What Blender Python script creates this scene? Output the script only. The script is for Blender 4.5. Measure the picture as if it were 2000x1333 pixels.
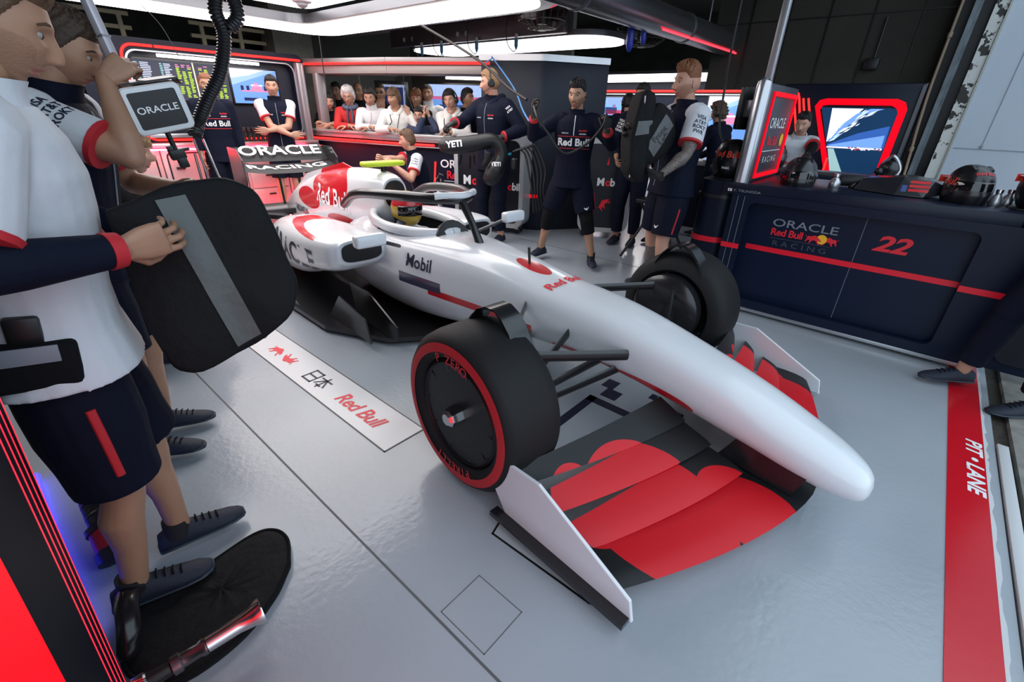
import bpy, bmesh, math, random
import numpy as np
from mathutils import Vector, Matrix
from mathutils.bvhtree import BVHTree

for _o in list(bpy.data.objects):
    bpy.data.objects.remove(_o)
SC = bpy.context.scene
COL = SC.collection
PI = math.pi
random.seed(7)

# ---------------------------------------------------------------- camera, world, exposure
cam_data = bpy.data.cameras.new('camera')
cam = bpy.data.objects.new('camera', cam_data)
COL.objects.link(cam)
cam_data.sensor_width = 36.0
cam_data.lens = 891.0 / 2000.0 * 36.0
cam_data.clip_start = 0.03
cam_data.clip_end = 200
CR = ((0.7522, -0.3174, 0.5775), (0.6582, 0.3215, -0.6807), (0.0304, 0.8921, 0.4507))
_m = Matrix(CR).to_quaternion().to_matrix().to_4x4()
_m.translation = (0, 0, 1.5)
cam.matrix_world = _m
SC.camera = cam

SC.view_settings.view_transform = 'Standard'
SC.view_settings.look = 'None'
SC.view_settings.gamma = 1
SC.view_settings.use_curve_mapping = False
SC.view_settings.exposure = 0.0
SC.cycles.use_denoising = True
SC.cycles.max_bounces = 6
SC.cycles.diffuse_bounces = 3
SC.cycles.glossy_bounces = 3
SC.cycles.transmission_bounces = 4
SC.cycles.transparent_max_bounces = 6
SC.cycles.caustics_reflective = False
SC.cycles.caustics_refractive = False
SC.cycles.sample_clamp_indirect = 4.0

world = bpy.data.worlds.new('overcast_sky')
SC.world = world
world.use_nodes = True
world.node_tree.nodes['Background'].inputs[0].default_value = (0.70, 0.86, 1.0, 1)
world.node_tree.nodes['Background'].inputs[1].default_value = 1.9


# ---------------------------------------------------------------- materials
MATS = {}


def mat(name, col, rough=0.5, metal=0.0, emit=0.0, bump=0.0, bscale=40.0, coat=0.0, vary=0.0, vscale=8.0, alpha=1.0, trans=0.0, spec=0.5, masks=(), ecol=None, bdist=0.004):
    """Procedural surface. masks: (colour, centre, radii[, kind]) ellipsoids or boxes in object space that carry another paint colour."""
    if name in MATS:
        return MATS[name]
    m = bpy.data.materials.new(name)
    m.use_nodes = True
    nt = m.node_tree
    b = nt.nodes['Principled BSDF']
    N = nt.nodes.new
    L = nt.links.new
    c4 = (col[0], col[1], col[2], 1)
    b.inputs['Base Color'].default_value = c4
    b.inputs['Roughness'].default_value = rough
    b.inputs['Metallic'].default_value = metal
    b.inputs['Coat Weight'].default_value = coat
    b.inputs['Coat Roughness'].default_value = 0.08
    b.inputs['Specular IOR Level'].default_value = spec
    b.inputs['Alpha'].default_value = alpha
    b.inputs['Transmission Weight'].default_value = trans
    if emit > 0:
        e = ecol or col
        b.inputs['Emission Color'].default_value = (e[0], e[1], e[2], 1)
        b.inputs['Emission Strength'].default_value = emit
    tc = None
    if bump or vary or masks:
        tc = N('ShaderNodeTexCoord')
    if bump:
        t = N('ShaderNodeTexNoise')
        t.inputs['Scale'].default_value = bscale
        t.inputs['Detail'].default_value = 3
        L(tc.outputs['Object'], t.inputs['Vector'])
        bp = N('ShaderNodeBump')
        bp.inputs['Strength'].default_value = bump
        bp.inputs['Distance'].default_value = bdist
        L(t.outputs['Fac'], bp.inputs['Height'])
        L(bp.outputs['Normal'], b.inputs['Normal'])
    src = None
    if vary:
        t = N('ShaderNodeTexNoise')
        t.inputs['Scale'].default_value = vscale
        t.inputs['Detail'].default_value = 4
        L(tc.outputs['Object'], t.inputs['Vector'])
        r = N('ShaderNodeMapRange')
        r.inputs[1].default_value = 0.3
        r.inputs[2].default_value = 0.7
        r.inputs[3].default_value = 1 - vary
        r.inputs[4].default_value = 1 + vary
        L(t.outputs['Fac'], r.inputs[0])
        mx = N('ShaderNodeMix')
        mx.data_type = 'RGBA'
        mx.blend_type = 'MULTIPLY'
        mx.inputs[0].default_value = 1
        mx.inputs[6].default_value = c4
        L(r.outputs[0], mx.inputs[7])
        src = mx.outputs[2]
    for mk in masks:
        mc, ce, ra = mk[:3]
        vm = N('ShaderNodeVectorMath')
        vm.operation = 'SUBTRACT'
        L(tc.outputs['Object'], vm.inputs[0])
        vm.inputs[1].default_value = ce
        v2 = N('ShaderNodeVectorMath')
        v2.operation = 'DIVIDE'
        L(vm.outputs[0], v2.inputs[0])
        v2.inputs[1].default_value = ra
        if len(mk) > 3:      # box
            v3 = N('ShaderNodeVectorMath')
            v3.operation = 'ABSOLUTE'
            L(v2.outputs[0], v3.inputs[0])
            sp = N('ShaderNodeSeparateXYZ')
            L(v3.outputs[0], sp.inputs[0])
            m1 = N('ShaderNodeMath')
            m1.operation = 'MAXIMUM'
            L(sp.outputs[0], m1.inputs[0])
            L(sp.outputs[1], m1.inputs[1])
            ln = N('ShaderNodeMath')
            ln.operation = 'MAXIMUM'
            L(m1.outputs[0], ln.inputs[0])
            L(sp.outputs[2], ln.inputs[1])
            o = ln.outputs[0]
        else:
            ln = N('ShaderNodeVectorMath')
            ln.operation = 'LENGTH'
            L(v2.outputs[0], ln.inputs[0])
            o = ln.outputs['Value']
        lt = N('ShaderNodeMath')
        lt.operation = 'LESS_THAN'
        lt.inputs[1].default_value = 1
        L(o, lt.inputs[0])
        mx = N('ShaderNodeMix')
        mx.data_type = 'RGBA'
        L(lt.outputs[0], mx.inputs[0])
        if src:
            L(src, mx.inputs[6])
        else:
            mx.inputs[6].default_value = c4
        mx.inputs[7].default_value = (mc[0], mc[1], mc[2], 1)
        src = mx.outputs[2]
    if src:
        L(src, b.inputs['Base Color'])
    MATS[name] = m
    return m


RED = (0.75, 0.012, 0.022)
NAVY = (0.008, 0.012, 0.03)
M_navy = mat('navy_panel', (0.005, 0.0085, 0.022), 0.42, spec=0.25)
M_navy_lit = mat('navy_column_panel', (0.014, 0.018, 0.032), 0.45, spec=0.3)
M_black = mat('black_plastic', (0.008, 0.008, 0.009), 0.4)
M_blackmatt = mat('black_fabric', (0.006, 0.006, 0.007), 0.85, spec=0.15, bump=0.3, bscale=60)
M_carbon = mat('carbon_fibre', (0.012, 0.012, 0.014), 0.28, coat=0.3)
M_rubber = mat('tyre_rubber', (0.009, 0.009, 0.010), 0.65, spec=0.3)
M_silver = mat('brushed_aluminium', (0.55, 0.55, 0.57), 0.34, metal=0.85)
M_steel = mat('polished_steel', (0.75, 0.75, 0.76), 0.16, metal=1.0)
M_darkmetal = mat('dark_metallic_paint', (0.16, 0.165, 0.18), 0.3, metal=0.7)
M_white = mat('white_paint', (0.78, 0.79, 0.81), 0.4)
M_red = mat('red_paint', RED, 0.4)
M_wtext = mat('white_lettering', (0.85, 0.85, 0.86), 0.5)
M_gtext = mat('grey_lettering', (0.22, 0.24, 0.28), 0.5)
M_dgtext = mat('dim_grey_lettering', (0.06, 0.066, 0.085), 0.5)
M_ntext = mat('navy_lettering', (0.012, 0.014, 0.04), 0.5)
M_rtext = mat('red_lettering', (0.8, 0.015, 0.03), 0.45)
M_neon = mat('red_neon_tube', (0.3, 0.01, 0.01), 0.4, spec=0.2, emit=1.9, ecol=(1.0, 0.025, 0.022))
M_redlit = mat('red_lit_panel', (0.25, 0.0, 0.004), 0.5, spec=0.15, emit=0.95, ecol=(1.0, 0.0, 0.012))
M_lamp = mat('white_light_panel', (1, 1, 1), 0.5, emit=4.8, ecol=(1.0, 0.97, 0.96))
M_tubelamp = mat('white_tube_light', (1, 1, 1), 0.5, emit=5.0)
M_concrete = mat('dark_concrete', (0.10, 0.095, 0.08), 0.85, bump=0.3, bscale=12, vary=0.2)
M_yellow = mat('yellow_paint', (0.9, 0.55, 0.02), 0.45)
M_bullsun = mat('yellow_sun_print', (0.95, 0.5, 0.02), 0.45)


# ---------------------------------------------------------------- mesh collector
def unit(v):
    v = np.asarray(v, float)
    n = np.linalg.norm(v)
    return v / n if n > 1e-12 else v


def frame(d, ref=(0, 0, 1)):
    d = unit(d)
    r = np.asarray(ref, float)
    if abs(d @ r) > 0.98:
        r = np.array([1.0, 0, 0]) if abs(d[0]) < 0.9 else np.array([0, 1.0, 0])
    a = unit(np.cross(r, d))
    b = np.cross(d, a)
    return a, b


WLOC = {}


class MB:
    def __init__(self):
        self.v = []
        self.f = []
        self.m = []

    def add(self, V, F, mi=0):
        o = len(self.v)
        self.v.extend([tuple(float(c) for c in p) for p in V])
        self.f.extend([tuple(i + o for i in q) for q in F])
        self.m.extend([mi] * len(F))
        return self

    def loft(self, rings, mi=0, cap=True, closed=True):
        n = len(rings[0])
        V = [p for r in rings for p in r]
        F = []
        for i in range(len(rings) - 1):
            for j in range(n if closed else n - 1):
                k = (j + 1) % n
                F.append((i * n + j, i * n + k, (i + 1) * n + k, (i + 1) * n + j))
        if cap and closed:
            F.append(tuple(reversed(range(n))))
            F.append(tuple(range((len(rings) - 1) * n, len(rings) * n)))
        return self.add(V, F, mi)

    def box(self, a, b, mi=0):
        x0, y0, z0 = a
        x1, y1, z1 = b
        V = [(x0, y0, z0), (x1, y0, z0), (x1, y1, z0), (x0, y1, z0), (x0, y0, z1), (x1, y0, z1), (x1, y1, z1), (x0, y1, z1)]
        F = [(3, 2, 1, 0), (4, 5, 6, 7), (0, 1, 5, 4), (1, 2, 6, 5), (2, 3, 7, 6), (3, 0, 4, 7)]
        return self.add(V, F, mi)

    def obox(self, c, ax, ay, az, s, mi=0):
        """box centred at c with axes ax, ay, az and full sizes s"""
        c = np.asarray(c, float)
        ax, ay, az = unit(ax) * s[0] / 2, unit(ay) * s[1] / 2, unit(az) * s[2] / 2
        V = [c + i * ax + j * ay + k * az for k in (-1, 1) for i, j in ((-1, -1), (1, -1), (1, 1), (-1, 1))]
        F = [(3, 2, 1, 0), (4, 5, 6, 7), (0, 1, 5, 4), (1, 2, 6, 5), (2, 3, 7, 6), (3, 0, 4, 7)]
        return self.add(V, F, mi)

    def tube(self, path, r, n=12, mi=0, flat=1.0, cap=True, ref=(0, 0, 1), round_ends=False):
        P = [np.asarray(p, float) for p in path]
        k = len(P)
        R = list(r) if hasattr(r, '__len__') else [r] * k
        T = []
        for i in range(k):
            a = P[max(i - 1, 0)]
            b = P[min(i + 1, k - 1)]
            T.append(unit(b - a))
        a, b = frame(T[0], ref)
        rings = []
        if round_ends:
            for q in (0.05, 0.5, 0.8):
                off = -math.sqrt(max(0, 1 - q * q)) * R[0]
                rings.append((P[0] + T[0] * off, a, b, R[0] * q))
        for i in range(k):
            if i:
                a = unit(a - T[i] * (a @ T[i]))
                b = np.cross(T[i], a)
            rings.append((P[i], a, b, R[i]))
        if round_ends:
            for q in (0.8, 0.5, 0.05):
                off = math.sqrt(max(0, 1 - q * q)) * R[-1]
                rings.append((P[-1] + T[-1] * off, a, b, R[-1] * q))
        out = []
        for p, a_, b_, rr in rings:
            out.append([p + a_ * rr * math.cos(2 * PI * j / n) + b_ * rr * flat * math.sin(2 * PI * j / n) for j in range(n)])
        return self.loft(out, mi, cap)

    def sphere(self, c, r, n=16, mi=0, axes=None):
        """ellipsoid: r may be 3 radii along axes (3 vectors)"""
        c = np.asarray(c, float)
        r = (r, r, r) if not hasattr(r, '__len__') else r
        A = [np.array(q, float) for q in (axes or ((1, 0, 0), (0, 1, 0), (0, 0, 1)))]
        h = max(6, n // 2)
        rings = []
        for i in range(h + 1):
            ph = -PI / 2 + PI * min(max(i, 0.02), h - 0.02) / h
            rings.append([c + A[0] * r[0] * math.cos(ph) * math.cos(2 * PI * j / n) + A[1] * r[1] * math.cos(ph) * math.sin(2 * PI * j / n) + A[2] * r[2] * math.sin(ph) for j in range(n)])
        return self.loft(rings, mi)

    def lathe(self, prof, c, axis, n=32, mi=0, mfun=None, closed=False):
        """prof: (radius, height) along axis from c"""
        c = np.asarray(c, float)
        d = unit(axis)
        a, b = frame(d)
        rings = [[c + d * h + (a * math.cos(2 * PI * j / n) + b * math.sin(2 * PI * j / n)) * max(r, 1e-4) for j in range(n)] for r, h in prof]
        if closed:
            rings.append(rings[0])
        k0 = len(self.f)
        self.loft(rings, mi, cap=not closed)
        if mfun:
            for i in range(len(rings) - 1):
                for j in range(n):
                    self.m[k0 + i * n + j] = mfun(i)
        return self

    def prism(self, poly, o, ax, ay, depth, mi=0):
        """2D polygon on (ax, ay) at o extruded by depth along ax x ay"""
        o = np.asarray(o, float)
        ax, ay = np.asarray(ax, float), np.asarray(ay, float)
        nrm = unit(np.cross(ax, ay)) * depth
        n = len(poly)
        A = [o + ax * p[0] + ay * p[1] for p in poly]
        V = A + [p + nrm for p in A]
        F = [tuple(reversed(range(n))), tuple(range(n, 2 * n))]
        for i in range(n):
            k = (i + 1) % n
            F.append((i, k, n + k, n + i))
        return self.add(V, F, mi)

    def build(self, name, mats, parent=None, smooth=True, bevel=0.0, seg=2, angle=38, kind=None, label=None, cat=None, group=None, loc=None):
        me = bpy.data.meshes.new(name)
        o = bpy.data.objects.new(name, me)
        COL.objects.link(o)
        off = np.array(WLOC.get(parent.name, (0, 0, 0)) if parent else (loc or (0, 0, 0)), float)
        if parent is None and loc is not None:
            o.location = loc
        WLOC[o.name] = tuple(off)
        V = np.array(self.v, float) - off
        me.from_pydata(V.tolist(), [], self.f)
        for m in (mats if isinstance(mats, (list, tuple)) else [mats]):
            me.materials.append(m)
        me.polygons.foreach_set('material_index', self.m)
        if bevel > 0:
            bm = bmesh.new()
            bm.from_mesh(me)
            bmesh.ops.recalc_face_normals(bm, faces=bm.faces)
            ed = [e for e in bm.edges if len(e.link_faces) == 2 and e.calc_face_angle(0) > 0.6]
            bmesh.ops.bevel(bm, geom=ed, offset=bevel, segments=seg, profile=0.5, affect='EDGES', clamp_overlap=True)
            bm.to_mesh(me)
            bm.free()
        else:
            bm = bmesh.new()
            bm.from_mesh(me)
            bmesh.ops.recalc_face_normals(bm, faces=bm.faces)
            bm.to_mesh(me)
            bm.free()
        if smooth:
            me.shade_smooth()
            me.set_sharp_from_angle(angle=math.radians(angle))
        me.update()
        if parent:
            o.parent = parent
        tag(o, label, cat, group, kind)
        return o


def tag(o, label=None, cat=None, group=None, kind=None):
    if label:
        o['label'] = label
    if cat:
        o['category'] = cat
    if group:
        o['group'] = group
    if kind:
        o['kind'] = kind
    return o


def thing(name, loc, label, cat, group=None):
    o = bpy.data.objects.new(name, None)
    o.empty_display_size = 0.1
    COL.objects.link(o)
    o.location = loc
    WLOC[o.name] = tuple(loc)
    return tag(o, label, cat, group)


def dup(root, loc, label, rotz=None):
    """copy a thing with its parts and sub-parts"""
    r = root.copy()
    COL.objects.link(r)
    r.location = loc
    if rotz is not None:
        r.rotation_euler = (0, 0, rotz)
    r['label'] = label
    for ch in list(root.children):
        c = ch.copy()
        COL.objects.link(c)
        c.parent = r
        for g in list(ch.children):
            d = g.copy()
            COL.objects.link(d)
            d.parent = c
    return r


def remeshed(mb, voxel, smooth=2, fac=0.5):
    me = bpy.data.meshes.new('work')
    me.from_pydata(mb.v, [], mb.f)
    o = bpy.data.objects.new('work', me)
    COL.objects.link(o)
    bm = bmesh.new()
    bm.from_mesh(me)
    bmesh.ops.recalc_face_normals(bm, faces=bm.faces)
    bm.to_mesh(me)
    bm.free()
    r = o.modifiers.new('r', 'REMESH')
    r.mode = 'VOXEL'
    r.voxel_size = voxel
    if smooth:
        s = o.modifiers.new('s', 'SMOOTH')
        s.factor = fac
        s.iterations = smooth
    dg = bpy.context.evaluated_depsgraph_get()
    ev = o.evaluated_get(dg)
    m2 = bpy.data.meshes.new_from_object(ev)
    n = len(m2.vertices)
    V = np.empty(n * 3)
    m2.vertices.foreach_get('co', V)
    V = V.reshape(-1, 3)
    F = [tuple(p.vertices) for p in m2.polygons]
    bpy.data.objects.remove(o)
    bpy.data.meshes.remove(me)
    bpy.data.meshes.remove(m2)
    return V, F


def bvh_of(objs):
    V, F = [], []
    for o in objs:
        off = np.array(WLOC[o.name])
        b = len(V)
        V.extend([tuple(np.array(v.co) + off) for v in o.data.vertices])
        F.extend([tuple(i + b for i in p.vertices) for p in o.data.polygons])
    return BVHTree.FromPolygons(V, F)


TXT_CACHE = {}


def text(s, parent, origin, right, up, size, m, bold=0.0, shear=0.0, sx=1.0, ext=0.0015, align='CENTER', surf=None, name='lettering', lift=0.003, spacing=1.0):
    """a word as real raised lettering; surf = BVH it is laid onto"""
    key = (s, round(bold, 4), round(shear, 3), align, spacing)
    if key not in TXT_CACHE:
        cu = bpy.data.curves.new('word', 'FONT')
        cu.body = s
        cu.size = 1.0
        cu.offset = bold
        cu.shear = shear
        cu.align_x = align
        cu.align_y = 'CENTER'
        cu.space_character = spacing
        cu.resolution_u = 3
        t = bpy.data.objects.new('word', cu)
        COL.objects.link(t)
        dg = bpy.context.evaluated_depsgraph_get()
        me = bpy.data.meshes.new_from_object(t.evaluated_get(dg))
        TXT_CACHE[key] = ([tuple(v.co) for v in me.vertices], [tuple(p.vertices) for p in me.polygons])
        bpy.data.objects.remove(t)
        bpy.data.meshes.remove(me)
    V, F = TXT_CACHE[key]
    o = np.asarray(origin, float)
    r, u = unit(right), unit(up)
    u = unit(u - r * (u @ r))
    n = np.cross(r, u)
    out = []
    for v in V:
        p = o + r * v[0] * size * sx + u * v[1] * size
        if surf is not None:
            h = surf.ray_cast(Vector(p + n * 0.25), Vector(-n), 0.6)
            if h[0] is not None:
                p = np.array(h[0]) + n * lift
        else:
            p = p + n * ext
        out.append(p)
    mb = MB()
    mb.add(out, F)
    return mb.build(name, m, parent, smooth=False)


def arc(c, a, b, r, t0, t1, n=8):
    c, a, b = np.asarray(c, float), np.asarray(a, float), np.asarray(b, float)
    return [c + a * r * math.cos(t0 + (t1 - t0) * i / n) + b * r * math.sin(t0 + (t1 - t0) * i / n) for i in range(n + 1)]


def rrect(x0, y0, x1, y1, r, n=5):
    """rounded rectangle outline, counter-clockwise"""
    out = []
    for cx, cy, t in ((x1 - r, y0 + r, -PI / 2), (x1 - r, y1 - r, 0), (x0 + r, y1 - r, PI / 2), (x0 + r, y0 + r, PI)):
        for i in range(n + 1):
            a = t + PI / 2 * i / n
            out.append((cx + r * math.cos(a), cy + r * math.sin(a)))
    return out


def spline(pts, n=8):
    """Catmull-Rom through the points"""
    P = [np.asarray(p, float) for p in pts]
    P = [2 * P[0] - P[1]] + P + [2 * P[-1] - P[-2]]
    out = []
    for i in range(1, len(P) - 2):
        for k in range(n):
            t = k / n
            out.append(0.5 * (2 * P[i] + (P[i + 1] - P[i - 1]) * t + (2 * P[i - 1] - 5 * P[i] + 4 * P[i + 1] - P[i + 2]) * t * t + (3 * P[i] - P[i - 1] - 3 * P[i + 1] + P[i + 2]) * t ** 3))
    out.append(P[-2])
    return out


def ringframe(mb, outer, inner, o, ax, ay, depth, mi=0):
    """flat frame between two outlines with the same number of points"""
    o = np.asarray(o, float)
    ax, ay = np.asarray(ax, float), np.asarray(ay, float)
    nrm = unit(np.cross(ax, ay)) * depth
    n = len(outer)
    A = [o + ax * p[0] + ay * p[1] for p in outer]
    B = [o + ax * p[0] + ay * p[1] for p in inner]
    V = A + B + [p + nrm for p in A] + [p + nrm for p in B]
    F = []
    for i in range(n):
        k = (i + 1) % n
        F += [(i, n + i, n + k, k), (2 * n + i, 2 * n + k, 3 * n + k, 3 * n + i), (i, k, 2 * n + k, 2 * n + i), (n + i, 3 * n + i, 3 * n + k, n + k)]
    return mb.add(V, F, mi)
# ================================================================ the setting
def struct(name, mb, m, **k):
    return mb.build(name, m, kind='structure', **k)


M_floor = mat('grey_gloss_floor_paint', (0.37, 0.405, 0.445), 0.19, bump=0.2, bscale=34, vary=0.05, vscale=1.5, bdist=0.006)
M_apron = mat('rough_concrete_apron', (0.23, 0.22, 0.20), 0.9, bump=0.6, bscale=60, vary=0.3, vscale=9)
M_lightwall = mat('pale_grey_blue_wall_paint', (0.46, 0.51, 0.58), 0.55, bump=0.05, bscale=8, vary=0.05, vscale=1.0)
M_dwall = mat('dark_wall_panel', (0.045, 0.042, 0.034), 0.8, vary=0.25, vscale=2.0)
M_seam = mat('dark_floor_seam', (0.10, 0.105, 0.11), 0.6)

struct('floor', MB().box((-16, -2.5, -0.12), (0.70, 16.5, 0.0)), M_floor)
struct('ground', MB().box((0.78, -6, -0.12), (9, 16.5, -0.004)), M_apron)
g = MB().box((0.70, -2.5, -0.12), (0.78, 16.5, -0.035))
struct('trim_1', g, mat('rusty_door_groove', (0.055, 0.045, 0.035), 0.9, bump=0.6, bscale=50, vary=0.4, vscale=30))
struct('ceiling', MB().box((-16, -2.5, 4.3), (0.2, 16.5, 4.5)), M_concrete)
struct('wall_left', MB().box((-16, -1.5, 0), (-0.2, -1.3, 4.3)), M_dwall)
struct('wall_rear', MB().box((-12.2, -1.3, 0), (-12, 16.5, 4.3)), M_dwall)
g = MB().box((-12, 16.3, 0), (0, 16.5, 4.3))
struct('wall_far', g, M_dwall)
# upper dark wall over the right-hand panels with its panel joints
g = MB().box((-3.2, 8.35, 1.9), (-0.3, 8.5, 4.3))
for x in (-2.7, -2.2, -1.7, -1.2, -0.7):
    g.box((x - 0.008, 8.335, 1.9), (x + 0.008, 8.352, 4.3), 1)
for z in (2.75, 3.5):
    g.box((-3.2, 8.338, z - 0.006), (-0.3, 8.352, z + 0.006), 1)
struct('wall_upper', g, [mat('brown_black_wall', (0.035, 0.033, 0.026), 0.85, vary=0.2, vscale=2), M_black])
# pale building wall beyond the door line, with its joints
g = MB().box((0.062, 8.0, 0), (7, 8.3, 6))
struct('wall_right', g, M_lightwall)
g = MB().box((0.09, 7.993, 1.258), (7, 8.0, 1.266))
for x, z0, z1 in ((0.33, 1.266, 3.2), (0.95, 0, 6), (2.1, 0, 6)):
    g.box((x - 0.003, 7.994, z0), (x + 0.003, 8.0, z1))
g.obox((0.33, 7.99, 1.29), (1, 0, 0), (0, 1, 0), (0, 0, 1), (0.02, 0.02, 0.03))
struct('trim_2', g, mat('wall_joint', (0.25, 0.28, 0.32), 0.7))

# door frame: peeling white post, dark track slot, blue-grey steel rail, slim pipe
def peel_mat():
    m = mat('peeling_white_post', (0.62, 0.63, 0.60), 0.7)
    nt = m.node_tree
    b = nt.nodes['Principled BSDF']
    tc = nt.nodes.new('ShaderNodeTexCoord')
    t = nt.nodes.new('ShaderNodeTexNoise')
    t.inputs['Scale'].default_value = 7
    t.inputs['Detail'].default_value = 6
    t.inputs['Roughness'].default_value = 0.65
    nt.links.new(tc.outputs['Object'], t.inputs['Vector'])
    r = nt.nodes.new('ShaderNodeValToRGB')
    r.color_ramp.interpolation = 'CONSTANT'
    r.color_ramp.elements[0].color = (0.035, 0.033, 0.03, 1)
    r.color_ramp.elements[1].position = 0.46
    r.color_ramp.elements[1].color = (0.6, 0.61, 0.58, 1)
    nt.links.new(t.outputs['Fac'], r.inputs[0])
    nt.links.new(r.outputs[0], b.inputs['Base Color'])
    return m


struct('door_frame', MB().box((-0.07, 7.9, 0), (0.045, 8.2, 6)), peel_mat())
struct('trim_3', MB().box((0.045, 7.88, 0), (0.064, 8.0, 6)), mat('door_post_steel_edge', (0.36, 0.37, 0.34), 0.4, metal=0.4))
struct('trim_4', MB().box((-0.17, 8.02, 0), (-0.07, 8.2, 6)), M_black)
g = MB().box((-0.245, 7.9, 0), (-0.205, 8.1, 6)).box((-0.205, 8.0, 0), (-0.175, 8.1, 6))
struct('trim_5', g, mat('blue_grey_steel_rail', (0.16, 0.19, 0.21), 0.5, metal=0.4, vary=0.3, vscale=6))
struct('trim_6', MB().box((-0.36, 8.1, 0), (-0.245, 8.3, 6)), M_black)
g = MB().tube(spline([(-0.36, 7.97, 5.0), (-0.355, 7.97, 2.3), (-0.33, 7.95, 1.6), (-0.29, 7.93, 1.15), (-0.27, 7.9, 0.9)], 6), 0.016, 10)
for z in (1.2, 2.4):
    g.lathe([(0.024, 0), (0.024, 0.05)], (-0.355 if z > 2 else -0.297, 7.965 if z > 2 else 7.93, z), (0, 0, 1), 12)
tag(g.build('drain_pipe', mat('dull_beige_pipe', (0.30, 0.23, 0.16), 0.6)), 'slim dull beige pipe running down beside the blue grey door rail', 'pipe')

# floor seams: real shallow grooves laid as dark strips
g = MB()
g.box((-7.0, 0.562, 0.0), (-0.35, 0.570, 0.0012))
for a, b in (((-0.77, 0.59), (-0.77, 0.77)), ((-0.77, 0.77), (-0.57, 0.77)), ((-0.57, 0.77), (-0.57, 0.59)), ((-0.57, 0.59), (-0.77, 0.59))):
    g.box((min(a[0], b[0]) - 0.0015, min(a[1], b[1]) - 0.0015, 0), (max(a[0], b[0]) + 0.0015, max(a[1], b[1]) + 0.0015, 0.0008))
g.box((-7.0, 4.6, 0.0), (-1.6, 4.608, 0.0012))
struct('floor_line', g, M_seam)

# ---------------------------------------------------------------- floor graphics
# long white strip with black outline
t = thing('floor_decal', (-3.0, 1.05, 0), 'long white floor strip outlined in black with red script and bulls', 'floor graphic')
MB().box((-5.2, 0.932, 0.0), (-1.58, 1.168, 0.0022)).build('strip', mat('white_vinyl', (0.72, 0.72, 0.73), 0.25), t, smooth=False)
g = MB()
for y0, y1 in ((0.925, 0.932), (1.168, 1.175)):
    g.box((-5.2, y0, 0), (-1.573, y1, 0.0026))
g.box((-1.58, 0.925, 0), (-1.573, 1.175, 0.0026))
g.build('outline', M_black, t, smooth=False)
text('Red Bull', t, (-1.97, 1.035, 0.0024), (1, 0, 0), (0, 1, 0), 0.125, M_rtext, bold=0.02, shear=0.25, ext=0.001, spacing=0.95)
k = MB()      # the two characters as stencil strokes
def stroke(mb, x0, y0, x1, y1, w, o=(-2.52, 0.985), s=1.0):
    d = unit((x1 - x0, y1 - y0))
    p = np.array((-d[1], d[0])) * w / 2
    q = [(x0 + p[0], y0 + p[1]), (x0 - p[0], y0 - p[1]), (x1 - p[0], y1 - p[1]), (x1 + p[0], y1 + p[1])]
    mb.prism([(a * s, b * s) for a, b in q], (o[0], o[1], 0.0023), (1, 0, 0), (0, 1, 0), 0.0012)


W = 0.012
for q in ((0, 0, 0, 0.11), (0.085, 0, 0.085, 0.11), (-0.006, 0.104, 0.091, 0.104), (-0.006, 0.006, 0.091, 0.006), (0, 0.055, 0.085, 0.055),
          (0.105, 0.082, 0.215, 0.082), (0.16, -0.002, 0.16, 0.112), (0.155, 0.08, 0.11, 0.02), (0.165, 0.08, 0.21, 0.02), (0.135, 0.02, 0.185, 0.02)):
    stroke(k, *q, W)
k.build('lettering', M_ntext, t, smooth=False)


def bull(mb, o, right, up, s, mi=0, depth=0.0015):
    body = [(-.5, .12), (-.38, .2), (-.2, .2), (0, .3), (.15, .26), (.28, .14), (.42, .05), (.5, -.08), (.44, -.16), (.36, -.06), (.28, -.08), (.34, -.2), (.44, -.3), (.38, -.34), (.26, -.24), (.18, -.1), (.02, -.06), (-.1, -.12), (-.2, -.3), (-.3, -.32), (-.24, -.18), (-.28, -.06), (-.4, -.1), (-.5, -.26), (-.56, -.24), (-.48, -.02), (-.46, .06), (-.6, .22), (-.58, .26)]
    mb.prism([(x * s, y * s) for x, y in body], o, right, up, depth, mi)


k = MB()
bull(k, (-2.95, 1.035, 0.0022), (1, 0, 0), (0, 1, 0), 0.13)
bull(k, (-2.79, 1.035, 0.0022), (-1, 0, 0), (0, -1, 0), 0.13)
k.build('emblem', M_rtext, t, smooth=False)
k = MB()
k.prism([(-0.16, -.13), (0.02, -.13), (0.10, -0.05), (0.10, 0.08), (0.03, 0.14), (-0.16, 0.14)], (-3.30, 0.985, 0.0), (1, 0, 0), (0, 1, 0), 0.0032, 1)
k.prism([(-0.15, -.12), (0.016, -.12), (0.09, -0.045), (0.09, 0.075), (0.026, 0.13), (-0.15, 0.13)], (-3.30, 0.985, 0.003), (1, 0, 0), (0, 1, 0), 0.001, 0)
for q in ((-0.1, -0.03, -0.02, -0.03), (-0.02, -0.03, 0.03, 0.02), (0.03, 0.02, -0.02, 0.06), (-0.02, 0.06, -0.1, 0.06)):
    stroke(k, *q, 0.012, o=(-3.28, 0.98))
    k.m[-6:] = [1] * 6
    for i in range(len(k.v) - 8, len(k.v)):
        k.v[i] = (k.v[i][0], k.v[i][1], k.v[i][2] + 0.0022)
k.build('shield', [mat('red_vinyl', (0.55, 0.03, 0.05), 0.35), M_black], t, smooth=False)

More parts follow.
